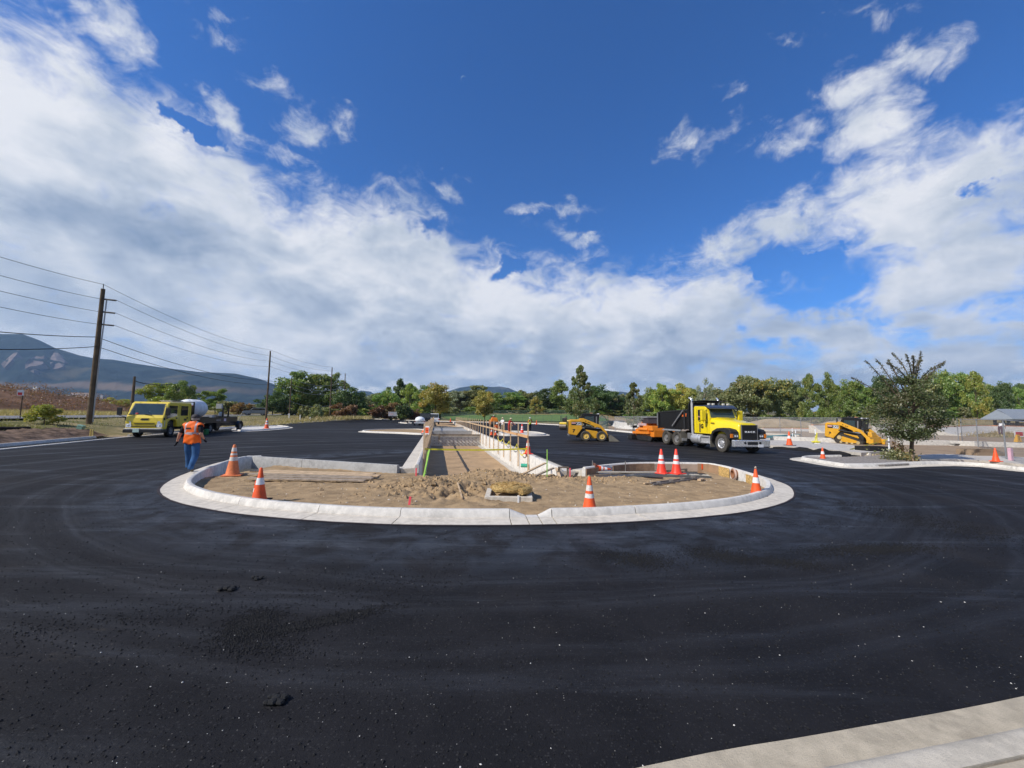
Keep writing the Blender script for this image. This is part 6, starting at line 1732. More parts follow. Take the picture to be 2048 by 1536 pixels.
# --- skid steer / tracked loader
def loader(tracked, pos, hd, label, z=0.0, scale=1.0, pitch=0.0, number='7'):
    o = veh('tracked_loader' if tracked else 'wheel_loader', pos, hd, label, 'loader', z, scale)
    o.rotation_euler = (0, pitch, math.atan2(hd[1], hd[0]))
    mb = MB(); mb.prism([(-1.90, .50), (-1.96, .60), (-1.94, 1.58), (-1.80, 1.68), (-1.0, 1.70), (-.86, 1.45), (-.86, 1.00), (-1.30, .42)], -.74, .74); mb.build('engine_house', CATY, o, .04)
    mb = MB()
    for i in range(9): mb.box(-1.985, -1.94, -.55, .55, .66 + i * .10, .71 + i * .10)
    mb.build('rear_grille', BLK, o); MB().box(-2.0, -1.90, -.78, .78, .40, .50).build('rear_guard', GRYM, o)
    MB().box(-1.3, .70, -.62, .62, .22, .98).build('lower_frame', DKF, o)
    mb = MB(); mb.prism([(-.62, .90), (.30, .78), (.42, .62), (.28, .24), (-.05, .20), (-.30, .30)], -.66, .66); mb.build('belly_plate', CATY, o, .02)
    # cab
    mb = MB()
    cabp = [(-.98, 1.52), (-.90, 1.98), (-.72, 2.08), (.42, 2.10), (.50, 2.04), (.42, 1.20), (-.6, 1.30)]
    mb.prism(cabp, -.50, -.44); mb.prism(cabp, .44, .50); mb.box(-.9, .5, -.50, .50, 2.05, 2.14); cb = mb.build('cab_frame', DKB, o, .015)
    MB().box(-.7, -.1, -.48, .48, 2.141, 2.20).build('roof_cap', DKF, o, .03)
    for s in (-1, 1):
        panel('side_window', [(-.70, 1.62), (-.66, 1.94), (.06, 1.96), (.10, 1.42)], s * .501, .006, GLS if not tracked else GLS, o, s)
        MB().box(.22, .30, s * .505 - .004, s * .505 + .006, 1.35, 1.95).build('pillar_light_strip', GRYM, o)
    mb = MB(); mb.quad((.43, -.42, 1.22), (.43, .42, 1.22), (.50, .42, 2.0), (.50, -.42, 2.0)); mb.build('front_glass', GLS, o)
    MB().box(-.6, -.1, -.3, .3, .95, 1.15).build('seat', BLK, o); MB().box(-.66, -.54, -.3, .3, 1.15, 1.7).build('seat_back', BLK, o)
    MB().box(-.20, 0, -.1, .1, 2.2, 2.24).build('beacon', mat('orange_beacon', (.7, .35, .2), .4), o, .02)
    for y in (-.35, .35): MB().box(.40, .50, y - .05, y + .05, 2.13, 2.21).build('work_lamp', LAMPW, o)
    for s in (-1, 1):
        # lift arms
        mb = MB(); a, b = sorted((s * .62, s * .76))
        mb.prism([(-1.10, 1.62), (-1.0, 1.80), (-.80, 1.80), (.42, 1.32), (.62, 1.22), (1.02, .78), (1.16, .34), (1.10, .26), (1.0, .32), (.90, .66), (.55, 1.04), (.30, 1.12), (.12, 1.06), (.02, 1.18), (-.75, 1.50), (-.95, 1.50)], a, b)
        arm = mb.build('lift_arm', CATY, o, .015)
        for x, z_ in ((-.62, 1.58), (-.42, 1.50), (-.30, 1.45)): MB().lathe([(.035, 0), (.035, .02)], (x, s * .765 - (.02 if s < 0 else 0), z_), 'y', 8).build('arm_bolt', BLK, arm)
        MB().tube([(-.95, s * .70, 1.12), (.25, s * .70, .98)], .055, 8).build('lift_cylinder', DKF, o)
        MB().tube([(-.3, s * .70, 1.05), (.60, s * .70, 1.0)], .03, 8).build('cylinder_rod', CHR, o)
        MB().bar((-1.25, s * .70, 1.05), (-.55, s * .70, 1.18), .07, .09).build('link_bar', DKF, o)
        # badge: black band with white lettering
        MB().box(-1.74, -.92, s * .742 - .004, s * .742 + .004, 1.24, 1.52).build('side_band', BLK, o)
        MB().box(-1.72, -1.38, s * .748 - .003, s * .748 + .003, 1.36, 1.46).build('red_stripe', mat('badge_red_white', (.62, .35, .33), .6), o)
        MB().box(-1.33, -.94, s * .748 - .003, s * .748 + .003, 1.26, 1.48).build('badge_field', WHT, o)
        text_mesh('badge_lettering', 'CAT', .19, BLK, o, (-1.135, s * .754, 1.37), (math.radians(90), 0, 0 if s < 0 else math.pi), .002, 1.05, .012)
        text_mesh('fleet_number', number, .34, BLK, o, (-1.55, s * .746, .78), (math.radians(90), 0, 0 if s < 0 else math.pi), .002, 1.1, .02)
        if not tracked:
            for x in (-.62, .62): wheel(o, x, s * .80, .40, .30, RUBD, mat('rim_yellow', (.62, .42, .10), .55, var=.15), .56)
        else:
            loop = [(-1.0, .52), (-.78, .80), (-.55, .82), (.55, .52), (.85, .36), (.80, .10), (.62, .03), (-.62, .03), (-.95, .10), (-1.08, .30)]
            a2, b2 = sorted((s * .60, s * .98)); mb = MB(); mb.prism(loop, a2, b2); tkk = mb.build('track', mat('track_rubber', (.05, .045, .04), .9, .2, dirt=.5), o, .03)
            mb = MB(); n = len(loop)
            for i in range(n):
                p0, p1 = loop[i], loop[(i + 1) % n]; L = math.hypot(p1[0] - p0[0], p1[1] - p0[1])
                for k in range(int(L / .11)):
                    t = (k + .5) / max(1, int(L / .11)); mb.bar((p0[0] + (p1[0] - p0[0]) * t, a2 - .01, p0[1] + (p1[1] - p0[1]) * t), (p0[0] + (p1[0] - p0[0]) * t, b2 + .01, p0[1] + (p1[1] - p0[1]) * t), .05, .06)
            mb.build('track_lug', MATS['track_rubber'], tkk)
            panel('track_frame', [(-.62, .60), (-.5, .66), (.5, .40), (.5, .22), (-.62, .22)], s * .985, .02, CATY, o, s)
            for x, z_, r_ in ((-.72, .55, .17), (.55, .26, .13), (-.6, .2, .1), (-.2, .16, .09), (.15, .16, .09)): MB().lathe([(r_, 0), (r_ * .9, .03), (.02, .035)] if s > 0 else [(r_, 0), (r_ * .9, -.03), (.02, -.035)], (x, s * 1.01, z_), 'y', 14).build('track_roller', mat('roller_tan', (.45, .34, .16), .7), o)
    MB().tube([(1.0, -.62, .62), (1.0, .62, .62)], .07, 8).build('cross_tube', CATY if tracked else DKF, o)
    if not tracked:
        mb = MB(); pr = [(1.20, .03), (1.16, .36), (1.30, .52), (1.36, .50), (1.26, .34), (1.30, .06), (2.02, .02), (2.04, 0), (1.25, 0)]; mb.prism(pr, -.86, .86); bk = mb.build('bucket', mat('worn_bucket_steel', (.10, .09, .08), .6, .4, .3, dirt=.4), o)
        for s in (-1, 1): panel('bucket_side', [(1.20, .01), (1.16, .38), (1.32, .52), (1.42, .46), (2.02, .02)], s * .86, .03, mat('bucket_side_steel', (.20, .185, .15), .6, .3, .2), bk, s)
        arc = [(.50 + .62 * math.sin(t), -.52, 1.40 + .70 * math.cos(t)) for t in np.linspace(.1, 2.2, 12)]
        MB().tube(arc, .022, 6).build('open_door_frame', BLK, o)
        mb = MB(); c0 = (.52, -.52, 1.42); vs = [c0] + arc; mb.add(vs, [(0, i + 1, i + 2) for i in range(len(arc) - 1)]); mb.build('open_door_glass', glass_mat('pale_glass', (.25, .3, .3), .22), o)
    else:
        MB().box(.95, 1.25, -.80, .80, .30, .78, (.0, .12, .05, .05)).build('coupler_plate', CATY, o, .03)
        MB().box(.80, 1.12, -.35, .35, .78, 1.12, (.0, .1, .05, .05)).build('coupler_head', CATY, o, .03)
        for y in (-.72, .72): MB().box(1.1, 1.40, y - .06, y + .06, .22, .62).build('coupler_fork', CATY, o, .02)
        MB().tube([(-1.85, .7, 1.65), (-1.85, .7, 2.05)], .05, 8).build('exhaust_pipe', BLK, o)
    return o
sl0 = P(1189, 882.4)
loader(False, (sl0.x, sl0.y + .75), (.995, -.10), 'yellow wheeled skid loader with black cab and bucket resting on the fresh asphalt')
tl0 = V(1716, 897, 30.3)
loader(True, (tl0.x, tl0.y), (.35, -.937), 'tracked yellow loader with glazed black cab parked in the dirt behind the walk', z=gz(tl0.x, tl0.y) - .12, scale=.98, pitch=math.radians(3), number='3')

# --- paver behind the dump box
def paver():
    b = P(1291, 883); o = veh('paver', (b.x + 1.35, b.y + .3), (.15, -.989), 'orange asphalt paver working right behind the dump truck', 'paver'); o.scale = (.9, .9, .84)
    MB().box(-2.6, .9, -1.15, 1.15, .45, 1.15).build('paver_body', ORG, o, .05)
    MB().box(-.9, .9, -1.28, 1.28, 1.05, 1.5, (.1, .1, .0, .0)).build('hopper_wing', ORG, o, .04)
    MB().box(-2.4, -.8, -1.0, 1.0, 1.15, 1.75, (.5, .2, .1, .1)).build('engine_hood', ORG, o, .06)
    mb = MB(); mb.prism([(-1.6, 1.7), (-1.5, 2.25), (-.6, 2.3), (-.5, 1.7)], -.9, .9); mb.build('windscreen_box', mat('smoked_cab', (.05, .04, .045), .3), o, .03)
    MB().box(-1.75, -.5, -1.0, 1.0, 2.30, 2.36).build('canopy', mat('canopy_grey', (.3, .31, .33), .5), o)
    for s in (-1, 1):
        lp = [(-2.3, .1), (-2.45, .35), (-2.25, .6), (.3, .6), (.5, .35), (.35, .08), (.2, .02), (-2.1, .02)]; a, c = sorted((s * .85, s * 1.15)); mb = MB(); mb.prism(lp, a, c); mb.build('track', DKF, o, .04)
        MB().bar((-2.9, s * 1.25, .75), (.3, s * 1.25, .85), .12, .24).build('tow_arm', ORG, o)
        MB().lathe([(.17, -1.6), (.17, 0.1)], (0, s * 1.22, 1.12), 'x', 12).build('side_cylinder', ORG, o)
        MB().box(-1.9, -.4, s * 1.2 - .02, s * 1.2 + .06, 1.5, 1.72).build('lettered_panel', mat('panel_pink', (.5, .35, .35), .6), o)
        MB().tube([(-3.2, s * 1.1, .7), (-3.2, s * 1.1, 1.35)], .03, 6).build('screed_lever', DKF, o)
        MB().box(-3.3, -3.1, s * .9 - .2, s * .9 + .2, 1.2, 1.45).build('control_box', BLK, o)
    MB().box(-3.5, -2.7, -1.5, 1.5, .05, .55).build('screed', DKF, o, .03); MB().box(-3.8, -3.5, -1.4, 1.4, .18, .24).build('screed_walkway', GRYM, o)
    MB().box(-3.5, -3.44, -1.45, 1.45, .95, 1.0).build('screed_rail', GRYM, o)
    MB().box(-2.66, -2.6, -.9, .9, .8, 1.3).build('rear_panel', mat('brown_grille', (.06, .045, .03), .8), o)
paver()

# --- small ride-on rollers
def roller(pos, hd, label, col, scale=1.0, z=0):
    o = veh('ride_on_roller', pos, hd, label, 'roller', z, scale)
    MB().box(-1.0, 1.0, -.5, .5, .55, .95).build('roller_body', col, o, .06); MB().box(.2, .95, -.45, .45, .95, 1.25, (.1, .05, .05, .05)).build('engine_hood', col, o, .05)
    for x in (-.78, .78):
        MB().lathe([(.36, -.5), (.38, -.48), (.38, .48), (.36, .5)], (x, 0, .38), 'y', 24).build('drum', mat('roller_drum', (.12, .10, .085), .5, .4, .5), o, smooth=True, ang=40)
        for s in (-1, 1): MB().box(x - .12, x + .12, s * .54 - .03, s * .54 + .03, .30, .75).build('drum_yoke', col, o, .02)
    MB().box(-.55, -.1, -.28, .28, .95, 1.08).build('seat', BLK, o, .02); MB().box(-.62, -.52, -.28, .28, 1.05, 1.5).build('seat_back', BLK, o, .02)
    for s in (-1, 1): MB().box(-.75, -.69, s * .42 - .03, s * .42 + .03, .9, 1.75).build('roll_bar', BLK, o)
    MB().tube([(.1, -.0, 1.0), (-.05, 0, 1.35)], .025, 6).build('steering_column', BLK, o)
    mb = MB(); mb.lathe([(.17, -.012), (.19, 0), (.17, .012)], (0, 0, 0), 'z', 14, caps=False); w = mb.build('steering_wheel', BLK, o); w.location = (-.06, 0, 1.36); w.rotation_euler = (0, -.5, 0)
    return o
rb = P(1133, 859); ROLL1 = roller((rb.x, rb.y + .3), (.55, .83), 'small yellow ride-on roller left of the wheeled loader, driver on its seat', mat('roller_yellow', (.68, .48, .03), .45), 1.15)
rb2 = GP(985, 84); rb2.z = .0; rb2 = P(987, 852.5); ROLL2 = roller((rb2.x, rb2.y), (.2, -.98), 'distant orange ride-on roller beyond the planter railing', ORG, 1.25)

# --- ordinary vehicles
def car(name, pos, hd, label, cat, col, z=0, L=4.7, W=1.85, H=1.75, pickup=False, scale=1.0):
    o = veh(name, pos, hd, label, cat, z, scale); hl = L / 2
    if pickup:
        pr = [(-hl, .45), (-hl, 1.12), (-.30, 1.12), (1.30, 1.08), (hl - .1, .98), (hl, .8), (hl, .4)]
        gp = [(-.25, 1.10), (-.15, H), (.75, H), (1.35, 1.08)]
    else:
        pr = [(-hl, .5), (-hl, 1.05), (-hl + .1, 1.12), (1.0, 1.10), (hl - .15, .95), (hl, .75), (hl, .38), (-hl + .1, .35)]
        gp = [(-hl + .15, 1.10), (-hl + .45, H), (.35, H), (1.1, 1.08)]
    MB().prism(pr, -W / 2, W / 2); mb = MB(); mb.prism(pr, -W / 2, W / 2); mb.build('body', col, o, .06)
    mb = MB(); mb.prism(gp, -W / 2 + .12, W / 2 - .12); mb.build('cabin', col, o, .06)
    for s in (-1, 1):
        ins_ = [(gp[0][0] + .16, 1.16), (gp[1][0] + .12, H - .1), (gp[2][0] - .05, H - .1), (gp[3][0] - .2, 1.16)]; panel('side_window', ins_, s * (W / 2 - .118), .008, GLD, o, s)
        for x in (-hl + .85, hl - .9): wheel(o, x, s * (W / 2 - .12), .36, .24)
        MB().box(hl - .04, hl + .012, s * W / 2 - (.45 if s > 0 else 0) + (0 if s > 0 else .04), s * W / 2 + (.45 if s < 0 else 0) - (0 if s < 0 else .04), .68, .86).build('headlight', LAMPW, o)
        MB().box(-hl - .012, -hl + .04, s * W / 2 - (.2 if s > 0 else -.02), s * W / 2 + (.2 if s < 0 else -.02), .8, 1.05).build('tail_light', REDL, o)
        MB().box(.85, 1.0, s * (W / 2 + .1) - .08, s * (W / 2 + .1) + .08, 1.08, 1.24).build('mirror', DKB, o, .02)
    d = Vector((gp[3][0] - gp[2][0], 0, gp[3][1] - gp[2][1])); a = Vector((gp[2][0] + .02, 0, gp[2][1] - .06)); b = Vector((gp[3][0] + .0, 0, gp[3][1] + .06)); mb = MB(); y = W / 2 - .2
    mb.quad((a.x + .02, -y, a.z), (b.x + .02, -y, b.z), (b.x + .02, y, b.z), (a.x + .02, y, a.z)); mb.build('windscreen', GLD, o)
    mb = MB(); mb.quad((gp[1][0] - .03, y, H - .1), (gp[0][0] - .02, y, 1.18), (gp[0][0] - .02, -y, 1.18), (gp[1][0] - .03, -y, H - .1)); mb.build('rear_window', GLD, o)
    MB().box(hl, hl + .03, -.5, .5, .5, .66).build('grille', BLK, o); MB().box(-hl - .02, -hl, -.18, .18, .62, .76).build('number_plate', WHT, o)
    return o
q = GP(511, 88); car('suv', (q.x, q.y), (-.93, -.36), 'small grey SUV driving on the road left of the second power pole', 'car', mat('grey_blue_paint', (.10, .12, .14), .35, coat=.4), z=q.z + .12, H=1.7)
q = P(838, 851); q2 = Vector((q.x, q.y, 0))
car('pickup_truck', (q2.x - .1, q2.y + 5.2), (-.2, .98), 'black pickup truck parked by the planter with the white tank trailer behind it', 'pickup truck', DKB, pickup=True, L=5.6, W=2.0, H=1.95, scale=1.12)
q = P(858, 849); car('pickup_truck', (q.x + .3, q.y + 3.0), (-.2, .98), 'white pickup truck beside the black one, partly hidden by the planter posts', 'pickup truck', WHT, pickup=True, L=5.6, W=2.0, H=1.95, scale=1.12)
def tank_trailer():
    o = veh('tank_trailer', (q2.x, q2.y + .6), (-.2, .98), 'white rounded tank trailer hitched behind the black pickup', 'trailer')
    mb = MB(); mb.ball((0, 0, .98), .72, 20, 12, (1.3, 1.2, .82)); mb.build('tank_shell', PLW, o, smooth=True)
    MB().box(-1.0, 1.5, -.8, .8, .38, .50).build('frame', DKF, o); MB().box(-1.05, -.95, -.95, .95, .40, .56).build('rear_bar', WHT, o)
    for s in (-1, 1): wheel(o, 0, s * .98, .36, .22, rim=WHT); MB().box(-1.06, -1.0, s * .8 - .1, s * .8 + .1, .58, .68).build('tail_light', REDL, o)
    MB().box(.7, 1.3, -.5, .5, .5, 1.5).build('pump_box', DKB, o, .03)
tank_trailer()
q = GP(785, 92); o = veh('box_trailer', (q.x, q.y), (.97, .25), 'small grey and white box trailer in the grass beyond the lot', 'trailer', q.z)
MB().box(-.95, .95, -.5, .5, .45, 1.35).build('box_body', mat('trailer_grey', (.42, .42, .44), .6), o, .03); MB().box(-.97, .97, -.52, .52, 1.352, 1.44).build('box_lid', WHT, o)
MB().box(-.7, .1, -.512, -.502, .7, 1.1).build('side_panel', mat('trailer_panel', (.6, .45, .45), .6), o)
for s in (-1, 1): wheel(o, 0, s * .5, .28, .16)
# ------------------------------------------------------------------ traffic cones
CO = mat('cone_orange', (0.78, 0.10, 0.02), .55, .35, var=.12, vscale=9, dirt=.35, dirtcol=(.30, .12, .07)); COF = mat('cone_faded', (0.70, 0.20, 0.07), .6, .3, var=.15, vscale=12, dirt=.35, dirtcol=(.35, .18, .10))
COR = mat('cone_red', (0.86, 0.055, 0.025), .45, .4, var=.04); CW_ = mat('cone_white_band', (0.74, 0.73, 0.72), .4, .4, var=.08, vscale=14, dirt=.25, dirtcol=(.4, .3, .25)); CWD = mat('cone_worn_band', (0.62, 0.60, 0.56), .6, .3, var=.15, vscale=20, dirt=.5, dirtcol=(.5, .2, .1)); CBASE = mat('cone_base', (0.05, 0.04, 0.035), .85, .2)
CONES = 'orange traffic cones about the site'
def cone(pos, h, label, body=CO, band=CW_, bands=2, base=None, rot=None, rz=None):
    o = empty('traffic_cone', pos, random.uniform(0, .8) if rz is None else rz, label, 'traffic cone', CONES)
    if rot: o.rotation_euler = rot
    b = .19 * h / .7
    MB().box(-b, b, -b, b, 0, .035).build('cone_base', base or body, o, .012)
    r0, r1 = .135 * h / .7, .028 * h / .7
    def R(z): return r0 + (r1 - r0) * (z / h)
    MB().lathe([(r0 * 1.12, .034), (r0, .07), (R(h * .5), h * .5), (r1, h * .985), (r1 * .6, h)], (0, 0, 0), 'z', 24).build('cone_body', body, o, smooth=True, ang=50)
    spans = [(.60, .76), (.40, .52)] if bands == 2 else ([(.50, .70)] if bands == 1 else [])
    if bands == 3: spans = [(.78, .90), (.66, .72), (.48, .60)]
    for a, c in spans: MB().lathe([(R(h * a) + .003, h * a), (R(h * c) + .003, h * c)], (0, 0, 0), 'z', 24, caps=False).build('reflective_band', band, o, smooth=True)
    return o
def cone_at(px, py, z, top, label, **k):
    b = P(px, py, z); h = V(px, top, b.y).z - z; return cone(b, h, label, **k)
b = P(465, 949, -.07); b.z = float(soil_z(np.array([b.x]), np.array([b.y]))[0]); cone(b, V(465, 889, b.y).z - b.z, 'faded scuffed cone in the back left corner of the dirt island', body=COF, band=CWD, bands=3)
b = P(518, 1002, .03); cone(b, V(518, 935, b.y).z - b.z, 'cone with a single wide white band just inside the front left kerb', bands=1, base=CBASE)
q = P(506, 1000, .03); o = empty('fallen_delineator', q, .3, 'narrow red marker leaning against the single band cone', 'marker'); MB().tube([(0, 0, 0), (.03, .05, V(508, 962, q.y).z - q.z)], .028, 8).build('marker_tube', CO, o); MB().tube([(.012, .02, .16), (.018, .03, .24)], .031, 8).build('marker_band', CW_, o)
b = P(1179, 1023, .04); cone(b, V(1181, 953, b.y).z - b.z, 'scuffed cone with torn white bands inside the front kerb right of the notch', body=COF if False else CO, band=CWD, bands=2)
b = P(1323, 946.5, -.09); cone(b, V(1323, 898, b.y).z - b.z, 'clean cone at the back of the island, left one of the upright pair', body=COR, bands=2)
b = P(1353, 947.5, -.09); cone(b, V(1351, 898, b.y).z - b.z, 'clean cone at the back of the island, right one of the upright pair', body=COR, bands=2)
b = P(1513, 993, .0); o = cone(b, V(1518, 938, b.y).z - b.z, 'cone with a broken tip holding rubble, at the right end of the island', bands=1, base=CBASE); hh = V(1518, 938, b.y).z - b.z
mb = MB(); [mb.ball((random.uniform(-.02, .02), random.uniform(-.02, .02), hh + .01 + i * .012), .022, 6, 4) for i in range(4)]; mb.build('rubble_tip', MATS['pale_stone'], o)
b = P(1188, 944, -.08); cone(b + Vector((0, 0, .15)), .62, 'fallen cone lying on its side by the back right kerb', bands=2, base=mat('cone_base_brown', (.12, .05, .03), .8), rot=(math.radians(4), math.radians(94), math.radians(4)))
b = P(1056, 908, .15); cone(b, V(1056, 876, b.y).z - .15, 'glossy red cone standing on the right planter wall beside the railing', body=COR, bands=1)
b = P(533, 857, .15); cone(b, V(533, 836, b.y).z - .15, 'single cone on the flat white tip at the left verge', bands=2)
cone_at(1579, 891, .16, 863, 'cone on the walk edge just right of the dump truck', bands=1, base=CBASE)
cone_at(1646, 921, .0, 895, 'battered cone in the dark bay between walk and peninsula', bands=1, body=CO)
cone_at(1992, 923, .17, 896, 'plain all-orange cone on the walk at the far right', bands=0, body=mat('cone_bright', (0.95, 0.10, 0.02), .5))
b = P(846, 867.5, .0); cone(b, .95, 'leaning cone left of the planter posts, front one of two', bands=2, rot=(.15, .28, 0)); b = P(851, 864, .0); cone(b, 1.0, 'leaning cone left of the planter posts, rear one of two', bands=2, rot=(.1, .25, 0))
cone_at(1044, 867, .0, 848, 'far cone standing on the right lot seen between railing posts', bands=2, body=COR)
cone_at(991, 871, .0, 858, 'small cone behind the railing by the crouching crew, right one', bands=1); cone_at(983, 870, .0, 856, 'small cone behind the railing by the crouching crew, left one', bands=1)
cone_at(1073, 849, .15, 840, 'tiny cone on the far kerb right of the yellow vest worker', bands=0); cone_at(901, 843.5, .15, 836, 'tiny cone on the far kerb behind the left planter posts', bands=0)

# ------------------------------------------------------------------ timber railing along the planter
LUM = mat('new_lumber', (0.54, 0.39, 0.24), .8, .2, var=.18, vscale=5, bump=.3); LUMO = mat('orange_sprayed_lumber', (0.60, 0.35, 0.17), .75, .2, var=.15, vscale=5)
LUMG = mat('green_sprayed_lumber', (0.28, 0.52, 0.10), .7, .2, var=.2, vscale=8); OLDL = mat('grey_lumber', (0.34, 0.27, 0.20), .85, .2, var=.25, vscale=5, bump=.4)
LUMT = mat('tan_lumber', (0.50, 0.37, 0.24), .8, .2, var=.2, vscale=5, bump=.3)
TAPE = mat('yellow_tape', (0.70, 0.62, 0.04), .5, .4)
s0 = (16.35 - FR.y) / TDIR.y
rl = empty('timber_railing', tpt(0, PW - .06, 0), 0, 'new lumber guard railing standing along the right planter wall', 'railing')
ll = empty('timber_railing', tpt(0, .07, 0), 0, 'lumber guard railing seen end-on along the left planter wall', 'railing')
for o, w, s_i in ((rl, PW - .07, s0), (ll, .08, s0 - .4)):
    s = s_i; i = 0; last = None
    while s < 70:
        a = tpt(s, w, -.62) - o.location; t = tpt(s, w, 1.55 + random.uniform(-.04, .04)) - o.location
        MB().bar(a, t + Vector((random.uniform(-.02, .02), 0, 0)), .062, .04, (0, 1, 0)).build('railing_post', LUM if o is rl else LUMT, o)
        p = tpt(s, w + (-.06 if w > 1 else .06), .98) - o.location
        if last is not None:
            e = (p - last).normalized() * .12; MB().bar(last - e, p + e, .038, .12).build('railing_board', (LUMO if i < 4 else LUM) if o is rl else LUMT, o)
        last = p; s += 2.15; i += 1
bpy.context.view_layer.update()
# caution tape
a = tpt(s0 - .35, .1, .47); b = tpt(s0, PW - .1, .44); mb = MB()
pts = [a.lerp(b, t / 16) - Vector((0, 0, .05 * math.sin(math.pi * t / 16))) for t in range(17)]
for p, q in zip(pts, pts[1:]): mb.quad(p + Vector((0, 0, -.035)), q + Vector((0, 0, -.035)), q + Vector((0, 0, .035)), p + Vector((0, 0, .035)))
o = mb.build('caution_tape', TAPE); tag(o, 'yellow caution tape stretched across the front of the planter', 'tape')
o['kind'] = 'thing'
for k, (sa, sb_) in enumerate(((s0, s0 + 2.15), (s0 + 2.15, s0 + 4.3), (s0 + 4.3, s0 + 6.45), (s0 + 6.45, s0 + 8.6))):
    a = tpt(sa, PW - .14, .5); b = tpt(sb_, PW - .14, .5); mb = MB(); pts = [a.lerp(b, t / 10) - Vector((0, 0, .5 * math.sin(math.pi * t / 10) * (.9 - .15 * k))) for t in range(11)]
    for p, q in zip(pts, pts[1:]): mb.quad(p + Vector((0, 0, -.03)), q + Vector((0, 0, -.03)), q + Vector((0, 0, .03)), p + Vector((0, 0, .03)))
    o = mb.build('caution_tape', TAPE); tag(o, ['sagging yellow tape loop between the two nearest railing posts', 'sagging yellow tape loop between the second and third railing posts', 'sagging yellow tape loop between the third and fourth railing posts', 'sagging yellow tape loop between the fourth and fifth railing posts'][k], 'tape', 'tape loops on the railing'); o['kind'] = 'thing'
# sprayed stake and sign on the left
a = P(847, 956, -.12); b = V(859, 899, a.y + .25); o = MB().bar((0, 0, 0), b - a, .05, .03).build('survey_stake', LUMG); o.location = a; tag(o, 'bright green sprayed stake leaning at the front left planter corner', 'stake')
a2 = P(851, 948, -.12); o = MB().bar((0, 0, 0), V(855, 903, a2.y) - a2, .03, .03).build('survey_stake', LUMG); o.location = a2; tag(o, 'thinner green stake just behind the leaning green one', 'stake')
a = P(1094, 954, -.10); o = MB().bar((0, 0, -.1), (0, .02, V(1094, 899, a.y).z - a.z), .05, .03).build('survey_stake', LUMG); o.location = a; tag(o, 'upright green stake right of the timber railing', 'stake')
sg = tpt(s0 + 1.0, .14, 1.15); o = empty('warning_sign', sg, -.2, 'small orange and white sign fixed on the left railing posts', 'sign')
MB().box(-.10, .12, -.02, 0, -.14, .24).build('sign_board', WHT, o); MB().box(-.06, .10, -.026, -.021, -.08, .18).build('orange_field', CO, o)
MB().box(-.03, .07, -.03, -.027, .03, .05).build('sign_lettering', BLK, o)
# pink laths in the dirt
PINK = mat('pink_lath', (0.82, 0.10, 0.13), .6, .3)
for px, py, top, lb, ln in ((817, 1016, 993, 'short pink lath at the front kerb inner edge, left of the notch', .03), (832, 951, 936, 'pink lath against the back left kerb beside the planter', .0), (1140, 956, 936, 'pink lath in the dirt right of the planter railing', .0)):
    b = P(px, py, -.02 if py > 1000 else -.1); o = MB().bar((0, 0, -.05), (ln, 0, V(px, top, b.y).z - b.z), .045, .015, (0, 1, 0)).build('pink_lath', PINK); o.location = b; tag(o, lb, 'lath', 'pink survey laths')
# planks on the left
PLK = [((505, 944), (748, 951), .0, LUM), ((520, 948), (758, 955), .02, LUM), ((500, 951), (742, 958), .0, OLDL), ((530, 956), (745, 960), -.03, OLDL), ((498, 959), (730, 964), -.04, OLDL)]
for k, (p0, p1, dz, m_) in enumerate(PLK):
    a = P(*p0, -.05); b = P(*p1, -.05); zz = max(float(soil_z(np.array([v.x]), np.array([v.y]))[0]) for v in (a, b, (a + b) / 2)) + .05 + .03 * (4 - k) * .5
    a.z = b.z = 0; o = MB().bar((0, 0, 0), b - a, .26 if k < 2 else .20, .035).build('plank', m_); o.location = a + Vector((0, 0, zz)); tag(o, ['pale plank at the back of the loose pile on the left of the island', 'second pale plank lying on top of the pile on the left of the island', 'grey plank in the middle of the left pile', 'dark edged grey plank near the front of the left pile', 'frontmost grey plank of the left pile'][k], 'plank', 'loose planks on the island')
def lie(name, p0, p1, w, h, m_, label, cat='board', dz=.0, z=-.06, group=None):
    a = P(*p0, z); b = P(*p1, z)
    za = float(soil_z(np.array([a.x]), np.array([a.y]))[0]); zb = float(soil_z(np.array([b.x]), np.array([b.y]))[0])
    a.z = za + h / 2 + .02 + dz; b.z = zb + h / 2 + .02 + dz; o = MB().bar((0, 0, 0), b - a, w, h).build(name, m_); o.location = a; return tag(o, label, cat, group)
lie('form_board', (1120, 946), (1318, 947), .10, .045, mat('pale_board', (.48, .43, .35), .8), 'long pale form board lying along the back right kerb', z=-.1, dz=.04)
lie('form_board', (1178, 951), (1400, 936), .04, .05, OLDL, 'thin grey strip behind the pair of cones', z=-.1)
o = lie('steel_form', (1306, 969), (1397, 953), .04, .045, mat('dirty_steel', (.24, .22, .20), .6, .4, .5), 'dirty steel edge form with brackets lying on the right half of the island', 'steel form', z=-.03)
o2 = lie('steel_form', (1302, 966), (1394, 951), .03, .05, MATS['dirty_steel'], 'thinner steel rail just behind the steel edge form', 'steel form', z=-.03)
for k, t in enumerate((.12, .38, .62, .88)):
    L = Vector((0, 0, 0)).lerp(P(1397, 953, -.03) - P(1306, 969, -.03), t); MB().box(L.x - .04, L.x + .04, L.y - .03, L.y + .12, -.02, .05).build('bracket', MATS['dirty_steel'], o)
lie('form_board', (1285, 950), (1325, 955), .12, .03, BLK, 'dark bent scrap behind the steel form', 'scrap', z=-.07)
lie('wood_scrap', (1288, 967), (1308, 965), .07, .03, LUM, 'short tan wood scrap left of the steel form', 'scrap', z=-.04)
lie('wood_scrap', (1398, 959), (1407, 955), .10, .05, LUM, 'yellow wood offcut right of the steel form', 'scrap', z=-.04)
